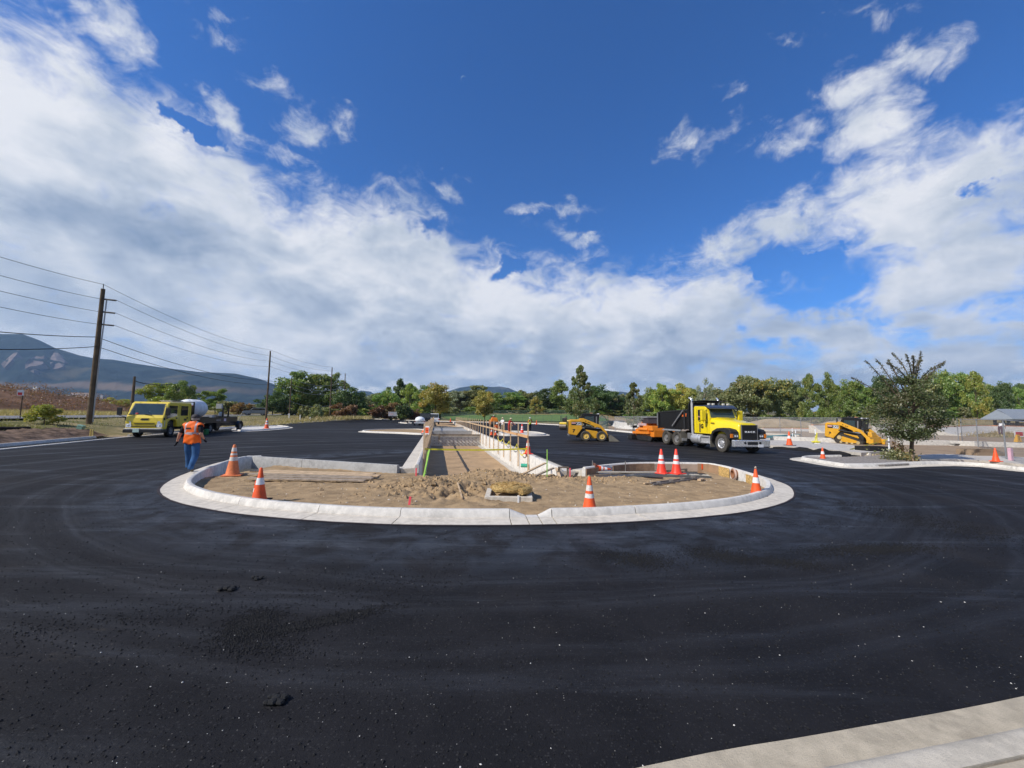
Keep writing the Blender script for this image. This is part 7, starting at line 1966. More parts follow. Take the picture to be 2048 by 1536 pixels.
a = P(939, 987, -.05); b = V(914, 975, a.y + .3); lie('wood_scrap', (924, 1001), (915, 972), .035, .03, LUM, 'thin stick standing in the dug dirt left of the straw coil', 'stick', z=0)
# diagonal braces by the railing
for p0, z0, p1, z1, m_, lb in (((1027, 957), -.1, (1091, 926), .22, LUM, 'tan diagonal brace board rising to the right planter wall'), ((1046, 962), -.12, (1107, 936), .12, OLDL, 'grey diagonal brace board in front of the tan one'),
                              ((1120, 957), -.1, (1113, 936), .12, LUM, 'short leaning board at the planter corner, right of the green stake')):
    a = P(*p0, z0); b = P(*p1, z1); o = MB().bar((0, 0, 0), b - a, .09, .04).build('brace_board', m_); o.location = a; tag(o, lb, 'board', 'brace boards by the planter')
# form boards and stakes on the right back kerb
BRN = mat('brown_form_board', (0.30, 0.19, 0.115), .85, .2, var=.2, vscale=5, bump=.3); OSB = mat('osb_board', (0.56, 0.36, 0.13), .8, .2, var=.45, vscale=22, bump=.4)
def wall_board(name, p0, p1, z0, z1, m_, label, group='form boards on the back right kerb', t=.03):
    a = P(*p0, .0); b = P(*p1, .0); a.z = b.z = 0; d = (b - a).normalized(); n = Vector((-d.y, d.x, 0)) * t
    mb = MB(); mb.add([a + Vector((0, 0, z0)), b + Vector((0, 0, z0)), b + n + Vector((0, 0, z0)), a + n + Vector((0, 0, z0)), a + Vector((0, 0, z1)), b + Vector((0, 0, z1)), b + n + Vector((0, 0, z1)), a + n + Vector((0, 0, z1))],
                      [(0, 3, 2, 1), (4, 5, 6, 7), (0, 1, 5, 4), (1, 2, 6, 5), (2, 3, 7, 6), (3, 0, 4, 7)]); o = mb.build(name, m_); return tag(o, label, 'board', group)
def inn(px, py, off=.02):
    """foot of the inner kerb face nearest an observed pixel"""
    q = P(px, py, 0); best = min(range(len(RIN)), key=lambda i: (RIN[i] - q).length); return best
RIN = []
full_r = rpath[:-1] + path[:int(len(path) * .2)]
for i in range(len(full_r)):
    a = full_r[max(0, i - 1)]; b = full_r[min(len(full_r) - 1, i + 1)]; d = (b - a).normalized(); RIN.append(full_r[i] + Vector((d.y, -d.x, 0)) * (GUT + CW + .035))
def ribbon_board(name, i0, i1, z0, z1, m_, label):
    sub = RIN[i0:i1 + 1]
    if len(sub) < 2: return
    mb = MB(); sweep(mb, sub, lambda i: [(0, z0), (0, z1), (.03, z1), (.03, z0)], left=-1); o = mb.build(name, m_); return tag(o, label, 'board', 'form boards on the back right kerb')
n_r = len(RIN)
def near_px(px):
    return min(range(n_r), key=lambda i: abs((1024 + FPX * RIN[i].x / RIN[i].y) - px) + (0 if RIN[i].y > 9.8 else 1000))
ks = [near_px(p) for p in (1125, 1190, 1232, 1300, 1345, 1388, 1428, 1460, 1484, 1505)]
ribbon_board('form_board', ks[0], ks[1], -.2, .10, BRN, 'brown form board left of the fallen cone'); ribbon_board('form_board', ks[2], ks[3], -.2, .105, BRN, 'brown form board between the fallen cone and the upright pair')
ribbon_board('form_board', ks[3], ks[5], -.2, .09, mat('tan_form_board', (.42, .31, .23), .85), 'pinkish tan form board behind the upright pair of cones'); ribbon_board('form_board', ks[5], ks[6], -.25, .115, mat('mid_brown_board', (.34, .21, .12), .85), 'mid brown form board with a red paint stripe')
ribbon_board('osb_panel', ks[6], ks[7], -.25, .11, OSB, 'yellow flaky OSB panel left of the clay pipe'); ribbon_board('osb_panel', ks[8], ks[9], -.25, .10, OSB, 'yellow flaky OSB panel right of the clay pipe')
k = near_px(1405); v = RIN[k]; o = MB().box(-.03, .03, -.05, -.035, -.1, .11).build('red_mark', CO); o.location = v; o.name = 'paint_stripe'; tag(o, 'red paint stripe on the mid brown form board', 'paint mark')
k = near_px(1471); v = RIN[k]; d = (RIN[min(n_r - 1, k + 1)] - RIN[k - 1]).normalized(); n = Vector((d.y, -d.x, 0))
o = empty('clay_pipe', v + n * .03 + Vector((0, 0, -.02)), math.atan2(n.y, n.x), 'orange brown clay pipe end poking through the kerb at the right of the island', 'pipe')
PIPE = mat('clay_pipe', (0.30, 0.13, 0.06), .8); mb = MB()
mb.lathe([(.125, -.25), (.125, .07), (.155, .07), (.155, -.25)], (0, 0, 0), 'x', 24, caps=False); mb.build('pipe_wall', PIPE, o, smooth=True, ang=40)
MB().lathe([(.12, -.24), (.12, -.23)], (0, 0, 0), 'x', 20).build('bore_shade_disc', mat('pipe_shade', (.05, .02, .01), .9), o); mb = MB(); mb.lathe([(.17, -.02), (.22, .02), (.19, .06), (.158, .05)], (0, 0, 0), 'x', 20, caps=False); mb.build('mortar_collar', mat('mortar_pink', (.46, .33, .27), .9), o)  # dark disc stands for the shade inside the pipe bore
# stakes on forms
for px, py, top, lb in ((1185, 939, 921, 'steel stake standing behind the fallen cone'), (1251, 941, 922, 'steel form stake between the fallen cone and the upright pair')):
    b = P(px, py, -.05); o = MB().tube([(0, 0, -.1), (0, 0, V(px, top, b.y).z - b.z)], .016, 6).build('form_stake', MATS['dirty_steel']); o.location = b; tag(o, lb, 'stake', 'steel form stakes')
b = P(1118, 952, -.1); o = empty('form_clamp', b, .1, 'rusty form clamp frame at the right planter corner', 'clamp')
for x in (0, .30): MB().box(x - .03, x + .03, -.03, .03, 0, .27).build('clamp_leg', DARKW, o)
MB().box(-.03, .33, -.04, .04, .27, .31).build('clamp_bar', DARKW, o)
# teal pipe stub on the railing
b = tpt(s0 + .15, PW - .22, -.50); o = empty('pipe_stub', V(1049, 931, b.y), -.1, 'short teal green plastic pipe hung on the railing posts', 'pipe'); mb = MB()
mb.lathe([(.085, -.16), (.085, .16), (.07, .16), (.07, -.16)], (0, 0, 0), 'x', 20, caps=False); mb.build('pipe_wall', mat('teal_plastic', (.06, .42, .28), .4), o, smooth=True)
for x in (-.1, 0, .1): MB().lathe([(.09, x - .012), (.09, x + .012)], (0, 0, 0), 'x', 20, caps=False).build('pipe_rib', MATS['teal_plastic'], o)
b = P(1064, 962, -.08); o = MB().lathe([(.05, -.12), (.055, .02), (.05, .03)], (0, 0, 0), 'z', 12).build('capped_pipe', mat('grey_cap', (.30, .31, .32), .6)); o.location = b; tag(o, 'small capped grey pipe end in the dirt left of the green stake', 'pipe')

# ------------------------------------------------------------------ catch basin with straw wattle
cb = P(1017, 1004, -.02); cb.z = -.11
o = empty('catch_basin', cb, 0, 'square grey concrete catch basin set in the island dirt', 'catch basin')
W2 = .54; MBx = MB(); MBx.box(-W2, W2, 0, .12, 0, .20); MBx.box(-W2, W2, .93, 1.05, 0, .20); MBx.box(-W2, -W2 + .12, .121, .929, 0, .20); MBx.box(W2 - .12, W2, .121, .929, 0, .20); MBx.build('basin_wall', C_PAN, o, .01)
MB().box(-W2 + .12, W2 - .12, .12, .93, -.3, .02).build('basin_floor', mat('basin_shade', (.02, .018, .015), .9), o)  # near-black slab: shade down the open basin painted as colour
MB().box(.20, .24, -.02, .02, .05, .235).build('white_stub', WHT, o)
ST = mat('straw', (0.44, 0.31, 0.13), .9, .1, var=.35, vscale=30, bump=.9, bscale=60)
w = empty('straw_wattle', cb + Vector((.02, .50, .20)), 0, 'coiled golden straw wattle heaped on the catch basin', 'straw coil')
mb = MB(); pts = []
for i in range(70):
    t = i / 69; a = t * 2.3 * 2 * math.pi + 5.3; r = .47 - .37 * t; pts.append((r * math.cos(a) * 1.02, r * math.sin(a) * .92, .09 + .07 * t + .01 * math.sin(i * 1.3)))
mb.tube(pts, [.078 + .008 * math.sin(i * .9) for i in range(70)], 10); mb.build('wattle_coil', ST, w, smooth=True)
fp = []
for i in range(9000):
    k = random.randrange(69); c = Vector(pts[k]); th = random.random() * 6.28; ph = random.uniform(-.5, 1.3); fp.append(c + Vector((math.cos(th) * math.cos(ph), math.sin(th) * math.cos(ph), math.sin(ph))) * .078)
fp = np.array([tuple(q) for q in fp]); n = len(fp); d = rng.normal(0, 1, (n, 3)); d[:, 2] *= .35; d /= np.linalg.norm(d, axis=1)[:, None]; L = (.012 + .03 * rng.random(n))[:, None]; sd = np.cross(d, rng.normal(0, 1, (n, 3))); sd /= np.linalg.norm(sd, axis=1)[:, None]
v = np.stack([fp - d * L - sd * .0025, fp - d * L + sd * .0025, fp + d * L + sd * .0025, fp + d * L - sd * .0025], 1).reshape(-1, 3)
so_ = np_mesh('straw_fibres', v, np.arange(4 * n).reshape(-1, 4), leaf_mat('straw_fibre', (.30, .205, .095), (.20, .135, .06), (.34, .26, .14)), w); so_['kind'] = 'stuff'

# ------------------------------------------------------------------ posts, barricades, signs on the right
def delineator(px, py, z, top, label, m_=WHT, base=True):
    b = P(px, py, z); H = V(px, top, b.y).z - z; o = empty('delineator_post', b, 0, label, 'delineator'); MB().lathe([(.045, .02), (.04, H * .9), (.055, H * .92), (.05, H)], (0, 0, 0), 'z', 12).build('post_tube', m_, o, smooth=True)
    if base: MB().box(-.2, .2, -.2, .2, 0, .05, (.04, .04, .04, .04)).build('post_base', CBASE if px > 1700 else m_, o)
    MB().lathe([(.047, H * .55), (.046, H * .66)], (0, 0, 0), 'z', 12, caps=False).build('post_band', GRYM, o)
    return o
delineator(1585.5, 877, .16, 857, 'white delineator post, left of a close pair behind the truck-side cone'); delineator(1592, 880, .16, 860, 'white delineator post, right of a close pair behind the truck-side cone')
d1 = delineator(1632, 887, .16, 859, 'white post wrapped in yellow tape left of the tracked loader'); d2 = delineator(1779, 904, .16, 871, 'white post at the form box right of the tracked loader')
mb = MB(); mb.ball((0, 0, .12), .22, 10, 5, (1.6, 1, .35)); mb.tube([(.03, -.05, .1), (.06, -.06, .8)], .035, 5); mb.tube([(-.1, 0, .1), (-.02, -.05, .6)], .03, 5); mb.build('tape_wrap', TAPE, d1)
def tape(a, b, sag, lb):
    mb = MB(); pts = [a.lerp(b, t / 12) - Vector((0, 0, sag * math.sin(math.pi * t / 12))) for t in range(13)]
    for p, q in zip(pts, pts[1:]): mb.quad(p + Vector((0, 0, -.035)), q + Vector((0, 0, -.035)), q + Vector((0, 0, .035)), p + Vector((0, 0, .035)))
    o = mb.build('caution_tape', TAPE); tag(o, lb, 'tape'); o['kind'] = 'thing'
c1 = V(1765, 884, 27.6); tape(d2.location + Vector((0, 0, .8)), c1, .02, 'yellow tape from the front of the tracked loader to the white post')
tape(V(1755, 885, 27.4), P(1700, 899, .18), .0, 'yellow tape slanting down in front of the tracked loader tracks')
b = P(2040, 884, .3); o = empty('caution_board', b, .1, 'yellow folding caution board with a dark pictogram at the right edge', 'sign'); H = .62
mb = MB(); mb.add([(-.22, 0, 0), (.22, 0, 0), (.14, .08, H), (-.10, .08, H), (-.22, .26, 0), (.22, .26, 0), (.14, .16, H), (-.10, .16, H)], [(0, 1, 2, 3), (5, 4, 7, 6), (1, 5, 6, 2), (4, 0, 3, 7), (3, 2, 6, 7)]); mb.build('board', mat('caution_yellow', (.62, .33, .03), .5), o)
mb = MB(); mb.bar((-.03, .02, .12), (.02, .05, .36), .07, .01, (0, 1, 0)); mb.bar((.02, .04, .3), (.09, .06, .2), .03, .01, (0, 1, 0)); mb.ball((.02, .045, .43), .04, 8, 5); mb.build('pictogram', BLK, o)
b = P(2039, 879, .5); b.z = .6; o = empty('site_sign', b, .05, 'white framed red sign on the fence at the right edge', 'sign'); sz = .42
MB().box(-.42, .42, 0, .02, .12, .62).build('sign_board', WHT, o); MB().box(-.30, .36, -.004, -.001, .2, .54).build('red_field', REDP, o); MB().box(-.2, .26, -.008, -.005, .30, .33).build('lettering_bar', mat('dark_red', (.12, .01, .02), .5), o)
b = P(2022, 921, .17); o = empty('pink_post', b, 0, 'pink square post on the walk at the right edge', 'post'); H = V(2022, 896, b.y).z - b.z; MB().box(-.065, .065, -.06, .06, 0, H).build('post_body', mat('pink_tube', (.66, .40, .48), .6), o, .01)
b = P(2003, 915, .17); o = empty('form_crate', b + Vector((.3, .9, 0)), 0, 'open wooden form crate behind the pink post', 'crate')
for x0, x1, y0, y1 in ((-.55, 1.5, .8, .85), (-.55, -.5, 0, .8), (-.5, 1.5, -.03, .0)): MB().box(x0, x1, y0, y1, 0, .16 if y1 <= .01 else .30).build('side_board', mat('crate_brown', (.28, .20, .13), .85), o)
for px, py, lb in ((1876, 886, 'orange sandbag on the grade edge, left one'), (1966, 889, 'orange sandbag on the grade edge, right one'), ):
    b = P(px, py, .3); o = MB().ball((0, 0, 0), .24, 12, 7, (1.3, .8, .55)).build('sandbag', mat('orange_sandbag', (.62, .20, .06), .8), smooth=True); o.location = b; tag(o, lb, 'sandbag', 'orange sandbags')
b = P(2015, 889, .35); o = MB().bar((-.25, 0, 0), (.2, 0, .08), .1, .04).build('tape_scrap', TAPE); o.location = b; tag(o, 'crumpled yellow tape scrap on the grade edge', 'tape')
o = MB().bar((-.5, 0, 0), (.5, .1, 0), .1, .06).build('dark_board', BLK); b = P(1915, 892, .15); b.z = gz(b.x, b.y) + .12; o.location = b; tag(o, 'short dark board lying on the dirt right of the lone tree', 'board')
# boulder heap in the grass
bh = GP(700, 93); o = empty('boulder_heap', bh, 0, 'heap of tan boulders at the left end of the far lot edge', 'boulders'); BO = mat('tan_boulder', (.42, .30, .22), .9, .2, var=.3, vscale=1.5)
for k in range(26):
    x = random.uniform(-2.7, 2.7); h = (1 - abs(x) / 3) * .9; r = random.uniform(.28, .5); mb = MB(); mb.ball((0, 0, 0), r, 7, 5, (random.uniform(.8, 1.3), random.uniform(.7, 1.1), random.uniform(.6, .9)))
    s = mb.build('boulder', BO, o); s.location = (x, random.uniform(-.8, .8), random.uniform(0, h) + .1); s.rotation_euler = (random.random(), random.random(), random.random() * 3)
# rough dirt mounds on the right and beyond
for px, D, w_, h_, lb in ((1560, 88, 11, 2.0, 'low'), (1700, 84, 9, 1.9, 'mid'), (1230, 80, 7, 1.3, 'left')):
    b = GP(px, D); N = 26; g = np.linspace(-1, 1, N); X, Y = np.meshgrid(g * w_, g * 5, indexing='ij'); R_ = np.hypot(X / w_, Y / 5); Z = h_ * np.clip(1 - R_ ** 2, 0, 1) ** 1.2 * (.8 + .4 * vnoise(X + px, Y, .4, 3)) - .3
    a = np.array([(i * N + j) for i in range(N - 1) for j in range(N - 1)]); o = np_mesh('earth_mound', np.column_stack([X.ravel(), Y.ravel(), Z.ravel()]), np.column_stack([a, a + N, a + N + 1, a + 1]), mat('mound_earth', (.34, .255, .155), .95, .1, var=.25, vscale=.6, bump=.6, bscale=5), None, True); o.location = b; tag(o, kind='structure')
# dark spilled asphalt bank against the walk edge
bp_ = []
pp = [P(1548, 896.5), P(1600, 901), P(1640, 904), P(1668, 907), P(1700, 910.5)]; mb = MB(); sp_ = smooth_path([(p.x - .1, p.y - .1) for p in pp], .3)
mb.tube([(p.x, p.y, .02) for p in sp_], [.05 + .16 * abs(math.sin(i * .9)) * math.sin(math.pi * i / len(sp_)) + .03 for i in range(len(sp_))], 8); o = mb.build('spilled_asphalt', AG); tag(o, 'dark spilled asphalt heaped along the walk edge', 'asphalt', kind='stuff')
# half moon in the afternoon sky
md = ray(927, 158).normalized(); mv = md * 14000 + Vector((0, 0, CAM_H)); mr_ = 75
mx_ = md.cross(Vector((0, 0, 1))).normalized(); my_ = mx_.cross(md)
vs = []; nn_ = 16
for i in range(nn_ + 1):
    a = math.radians(35 + 175 * i / nn_); o_ = Vector((math.cos(a), math.sin(a))) ; k = .72 + .28 * abs(math.cos(math.pi * i / nn_)) ** 1.5
    for q in (1.0, k): p = mv + mx_ * o_.x * mr_ * q + my_ * o_.y * mr_ * q; vs.append(p); 
    p2 = mv + mx_ * o_.x * mr_ * .9 + my_ * o_.y * mr_ * .9 + md * 12; vs.append(p2)
fs = []
for i in range(nn_):
    a = 3 * i; fs += [(a, a + 1, a + 4, a + 3), (a + 1, a + 2, a + 5, a + 4), (a + 2, a, a + 3, a + 5)]
mm_ = bpy.data.materials.new('moonlight'); mm_.use_nodes = True; t_ = NT(mm_.node_tree); e_ = t_.new('ShaderNodeEmission'); e_.inputs[0].default_value = (.30, .45, .72, 1); e_.inputs[1].default_value = .75; u_ = t_.new('ShaderNodeOutputMaterial'); t_.l.new(e_.outputs[0], u_.inputs[0])
mb = MB(); mb.add(vs, fs); o = mb.build('moon', mm_); tag(o, 'faint crescent daytime moon in the blue sky above the middle', 'moon')
# ------------------------------------------------------------------ people
SKIN = mat('skin', (0.48, 0.26, 0.17), .55, .3, var=.06); JEAN = mat('blue_jeans', (0.035, 0.10, 0.23), .85, .2, var=.25, vscale=5, bump=.3, bscale=14); BOOT = mat('brown_boot', (0.13, 0.105, 0.07), .8, .3)
BSH = mat('black_shirt', (0.014, 0.012, 0.016), .85, .2); VOR = mat('orange_vest', (0.88, 0.145, 0.012), .6, .3, var=.10, vscale=7, bump=.35, bscale=9); VST = mat('silver_stripe', (0.42, 0.36, 0.38), .45, .4)
WSH = mat('white_shirt', (0.70, 0.68, 0.66), .85, .2); RSH = mat('red_shirt', (0.50, 0.03, 0.03), .85, .2); DPN = mat('dark_trousers', (0.03, 0.028, 0.035), .85, .2); YVE = mat('yellow_vest', (0.62, 0.66, 0.04), .6, .3); KHA = mat('khaki_trousers', (.30, .23, .15), .85); PKS = mat('pink_shirt', (.66, .30, .27), .8)
HAT = mat('straw_hat', (.62, .55, .36), .8); HARD = mat('white_hard_hat', (.7, .7, .66), .4); ORS = mat('orange_shirt', (.78, .16, .03), .7); REDT = mat('rust_trousers', (.36, .05, .03), .85)

def person(label, pos, face, scale, pose, cols, hat=None, vest=None, wide=1.0, z=None, cat='person', sub=2, fat=1.0):
    """pose: joint offsets; x forward, y left, z up; metres for a 1.75 m figure"""
    J = dict(pel=(0, 0, .95), sp=(0, 0, 1.12), ch=(0, 0, 1.33), nk=(0, 0, 1.50), hd=(.015, 0, 1.585), ht=(.01, 0, 1.69), ns=(.115, 0, 1.62))
    for s, n in ((1, 'l'), (-1, 'r')):
        J.update({'sh' + n: (0, s * .185 * wide, 1.42), 'el' + n: (-.03, s * .27 * wide, 1.14), 'wr' + n: (.04, s * .29 * wide, .90), 'hp' + n: (0, s * .095 * wide, .90), 'kn' + n: (.02, s * .105, .50), 'an' + n: (0, s * .105, .09), 'to' + n: (.16, s * .125, .045), 'he' + n: (-.05, s * .105, .045)})
    J.update(pose)
    R = dict(pel=(.155 * wide, .125 * wide), sp=(.150 * wide, .118 * wide), ch=(.165 * wide, .125 * wide), nk=(.06, .06), hd=(.088, .088), ht=(.07, .07), ns=(.018, .018))
    R = {k: v for k, v in R.items()}
    for k_ in ('pel', 'sp', 'ch'): R[k_] = (R[k_][0] * (1 + (fat - 1) * .35), R[k_][1] * fat)
    for n in 'lr': R.update({'sh' + n: (.072 * wide,) * 2, 'el' + n: (.046 * (1 + (wide - 1) * .6),) * 2, 'wr' + n: (.030,) * 2, 'hp' + n: (.112 * fat,) * 2, 'kn' + n: (.080 * fat,) * 2, 'an' + n: (.062 * fat,) * 2, 'to' + n: (.042, .030), 'he' + n: (.040, .035)})
    E = [('pel', 'sp', 'torso'), ('sp', 'ch', 'torso'), ('ch', 'nk', 'neck'), ('nk', 'hd', 'head'), ('hd', 'ht', 'head'), ('hd', 'ns', 'head')]
    for n in 'lr':
        E += [('ch', 'sh' + n, 'torso'), ('sh' + n, 'el' + n, 'upper'), ('el' + n, 'wr' + n, 'lower'), ('pel', 'hp' + n, 'leg'), ('hp' + n, 'kn' + n, 'leg'), ('kn' + n, 'an' + n, 'leg'), ('an' + n, 'to' + n, 'foot'), ('an' + n, 'he' + n, 'foot')]
        # hand
        e = Vector(J['el' + n]); w = Vector(J['wr' + n]); d = (w - e).normalized(); sgn = 1 if n == 'l' else -1
        side = d.cross(Vector((0, sgn, .3))).normalized(); 
        if side.x < 0: side = -side
        nrm = d.cross(side); p = w + d * .065; J['pm' + n] = tuple(p); R['pm' + n] = (.030, .024); E.append(('wr' + n, 'pm' + n, 'hand'))
        for i, (o_, L) in enumerate(((-.027, .060), (-.009, .075), (.009, .080), (.027, .070))):
            a = p + side * o_ + d * .035; b = a + d * L * .55 + nrm * .008 * -sgn; c = b + d * L * .4 + nrm * .020 * -sgn
            for q, nm_, r_ in ((a, 'a', .0100), (b, 'b', .0088), (c, 'c', .0075)): J[f'f{i}{nm_}{n}'] = tuple(q); R[f'f{i}{nm_}{n}'] = (r_, r_)
            E += [('pm' + n, f'f{i}a{n}', 'hand'), (f'f{i}a{n}', f'f{i}b{n}', 'hand'), (f'f{i}b{n}', f'f{i}c{n}', 'hand')]
        a = w + d * .03 + side * .03; b = a + d * .03 + side * .028; c = b + d * .03 + side * .008
        for q, nm_, r_ in ((a, 'a', .011), (b, 'b', .010), (c, 'c', .009)): J['t' + nm_ + n] = tuple(q); R['t' + nm_ + n] = (r_, r_)
        E += [('wr' + n, 'ta' + n, 'hand'), ('ta' + n, 'tb' + n, 'hand'), ('tb' + n, 'tc' + n, 'hand')]
    keys = list(J); idx = {k: i for i, k in enumerate(keys)}
    me = bpy.data.meshes.new('skel'); me.from_pydata([J[k] for k in keys], [(idx[a], idx[b]) for a, b, _ in E], [])
    t = bpy.data.objects.new('skel', me); COL.objects.link(t)
    sk = t.modifiers.new('s', 'SKIN'); sk.use_smooth_shade = True; sk.branch_smoothing = .6
    for k, sv in zip(keys, me.skin_vertices[0].data): sv.radius = R[k]; sv.use_root = (k == 'pel')
    ss = t.modifiers.new('u', 'SUBSURF'); ss.levels = sub
    bpy.context.view_layer.update()
    dg = bpy.context.evaluated_depsgraph_get(); bm_ = bpy.data.meshes.new_from_object(t.evaluated_get(dg)); bpy.data.objects.remove(t)
    names = ['skin', 'shirt', 'trousers', 'shoes', 'gloves', 'vest'] 
    ml = [cols.get('skin', SKIN), cols['shirt'], cols['trousers'], cols.get('shoes', BOOT), cols.get('gloves', cols.get('skin', SKIN))]
    bm_.materials.clear(); [bm_.materials.append(m_) for m_ in ml]
    co = np.empty(len(bm_.vertices) * 3, np.float32); bm_.vertices.foreach_get('co', co); co = co.reshape(-1, 3)
    cen = np.array([tuple(p.center) for p in bm_.polygons]); best = np.full(len(cen), 1e9); lab = np.zeros(len(cen), int)
    kinds = {'torso': 1, 'neck': 0, 'head': 0, 'upper': 1, 'lower': 0, 'leg': 2, 'foot': 3, 'hand': 4}
    par = np.zeros(len(cen)); kn = np.zeros(len(cen), int); kl = list(kinds)
    for a, b, l in E:
        A = np.array(J[a]); B = np.array(J[b]); L = ((B - A) ** 2).sum(); u = np.clip(((cen - A) @ (B - A)) / max(L, 1e-9), 0, 1); dd = np.linalg.norm(cen - A - u[:, None] * (B - A), axis=1) - (R[a][0] * (1 - u) + R[b][0] * u)
        m_ = dd < best; best[m_] = dd[m_]; lab[m_] = kinds[l]; par[m_] = u[m_]; kn[m_] = kl.index(l)
    lab[(kn == kl.index('upper')) & (par > cols.get('sleeve', .8))] = 0
    lab[(kn == kl.index('neck')) & (par < .55)] = 1
    if cols.get('long'): lab[(kn == kl.index('upper')) | (kn == kl.index('lower'))] = 1
    wz = J['pel'][2] - .0; lab[(kn == kl.index('torso')) & (cen[:, 2] < wz)] = 2
    bm_.polygons.foreach_set('material_index', lab.astype(np.int32)); bm_.polygons.foreach_set('use_smooth', [True] * len(cen))
    zz = z if z is not None else pos[2]
    o = empty('person', Vector((pos[0], pos[1], zz)), face, label, cat); o.scale = (scale,) * 3
    link_mesh('body', bm_, o)
    if vest:
        sel = np.isin(kn, [kl.index('torso')]) & (cen[:, 2] > J['pel'][2] + vest.get('low', -.02)) & (cen[:, 2] < J['ch'][2] + .17)
        sel |= (kn == kl.index('neck')) & (par < .35); sel |= (kn == kl.index('upper')) & (par < .16)
        nv = np.empty(len(bm_.vertices) * 3, np.float32); bm_.vertices.foreach_get('normal', nv); nv = nv.reshape(-1, 3)
        sel |= (kn == kl.index('leg')) & (cen[:, 2] > J['pel'][2] - .075)
        F = [tuple(p.vertices) for p, s_ in zip(bm_.polygons, sel) if s_]; used = sorted({i for f in F for i in f}); rem = {u: i for i, u in enumerate(used)}
        vs = [tuple(co[u] + nv[u] * .022 * (1 + .5 * math.sin(co[u][2] * 40 + co[u][1] * 25) * .3)) for u in used]
        vm = bpy.data.meshes.new('vest'); vm.from_pydata(vs, [], [tuple(rem[i] for i in f) for f in F]); vm.materials.append(vest['m']); vm.materials.append(VST)
        for p in vm.polygons:
            c = p.center; p.use_smooth = True
            y_ = abs(c.y) / wide
            if abs(c.z - (J['sp'][2] + .04)) < .028 or (.095 < y_ < .135 and c.z > J['sp'][2] + .04): p.material_index = 1
        vo_ = link_mesh('vest', vm, o); so2 = vo_.modifiers.new('t', 'SOLIDIFY'); so2.thickness = .008; so2.offset = 1
        if vest.get('badge'):
            mb = MB(); x = -.155 * wide - .028; mb.add([(x, .075, 1.28), (x, -.085, 1.285), (x, -.060, 1.34), (x, .062, 1.335)], [(0, 1, 2, 3)]); mb.build('back_emblem', mat('vest_emblem', (.05, .02, .02), .7), o)
    hx, hy, hz = J['hd']
    tx, ty, tz = J['ht']
    if hat == 'cap':
        mb = MB(); mb.lathe([(.105, .02), (.110, .05), (.100, .09), (.07, .125), (.02, .14)], (hx - .0, hy, hz), 'z', 18); mb.build('cap', mat('dark_cap', (.045, .038, .04), .8), o, smooth=True)
        MB().box(hx + .07, hx + .19, hy - .07, hy + .07, hz + .03, hz + .04).build('cap_peak', MATS['dark_cap'], o)
        mb = MB(); mb.lathe([(.097, -.03), (.099, .02)], (hx - .002, hy, hz), 'z', 18, caps=False); mb.build('hair', mat('grey_hair', (.28, .25, .22), .8), o)
    elif hat == 'brim': MB().lathe([(.20, .06), (.20, .068), (.11, .075), (.10, .13), (.05, .155)], (hx, hy, hz), 'z', 18).build('hat', HAT, o, smooth=True, ang=40)
    elif hat == 'hard': MB().lathe([(.14, .04), (.14, .052), (.115, .055), (.11, .10), (.06, .145), (.01, .15)], (hx + .01, hy, hz), 'z', 18).build('hard_hat', cols.get('hat', HARD), o, smooth=True, ang=40)
    else: MB().ball((tx - .02, ty, tz - .035), .088, 14, 8, (1.05, 1, .9)).build('hair', mat('dark_hair', (.03, .022, .018), .7), o, smooth=True)
    for s in (-1, 1):
        MB().ball((hx - .005, hy + s * .088, hz + .012), .022, 8, 5, (.7, .45, 1.2)).build('ear', cols.get('skin', SKIN), o)
        MB().ball((hx + .082, hy + s * .032, hz + .03), .012, 6, 4).build('eye', mat('eye_dark', (.03, .02, .02), .3), o)
    return o
# the walker in the orange vest, seen from behind
wp = P(379, 946)
person('person in orange safety vest and blue jeans walking away at the left of the island', (wp.x, wp.y, .012), math.radians(97), 1.045,
       {'shl': (0, .20, 1.41), 'shr': (0, -.20, 1.41), 'ell': (-.05, .31, 1.15), 'wrl': (-.01, .40, .92), 'elr': (-.12, -.30, 1.15), 'wrr': (.08, -.27, .99), 'hpl': (0, .12, .90), 'hpr': (0, -.12, .90), 'knl': (.14, .15, .53), 'anl': (.16, .15, .13), 'tol': (.33, .16, .10), 'hel': (.10, .15, .09),
        'knr': (-.02, -.14, .50), 'anr': (-.22, -.13, .12), 'tor': (-.08, -.14, .045), 'her': (-.27, -.13, .115), 'hd': (.04, -.02, 1.59), 'ht': (.06, -.02, 1.69), 'ns': (.15, -.02, 1.60)},
       dict(shirt=BSH, trousers=JEAN, sleeve=.92, gloves=BSH), hat='cap', vest=dict(m=VOR, badge=True, low=-.10), wide=1.12, fat=1.15, sub=3)
rp_ = P(1005, 866); person('person in white shirt and wide hat standing at the crew by the railing', (rp_.x, rp_.y, 0), -2.2, 1.0, {'ell': (.18, .26, 1.16), 'wrl': (.34, .18, 1.10), 'elr': (.12, -.28, 1.15), 'wrr': (.30, -.2, 1.04)}, dict(shirt=WSH, trousers=KHA), hat='brim')
rp_ = P(1018, 868); person('person in red shirt and hat bending beside the white shirted one', (rp_.x, rp_.y, 0), -.5, 1.0, {'ch': (.10, 0, 1.31), 'nk': (.17, 0, 1.47), 'hd': (.21, 0, 1.55), 'ht': (.22, 0, 1.65), 'ns': (.31, 0, 1.55), 'shl': (.10, .185, 1.40), 'shr': (.10, -.185, 1.40), 'ell': (.28, .30, 1.18), 'wrl': (.48, .30, 1.05), 'elr': (.26, -.28, 1.16), 'wrr': (.44, -.24, .98)}, dict(shirt=RSH, trousers=REDT, long=1), hat='brim')
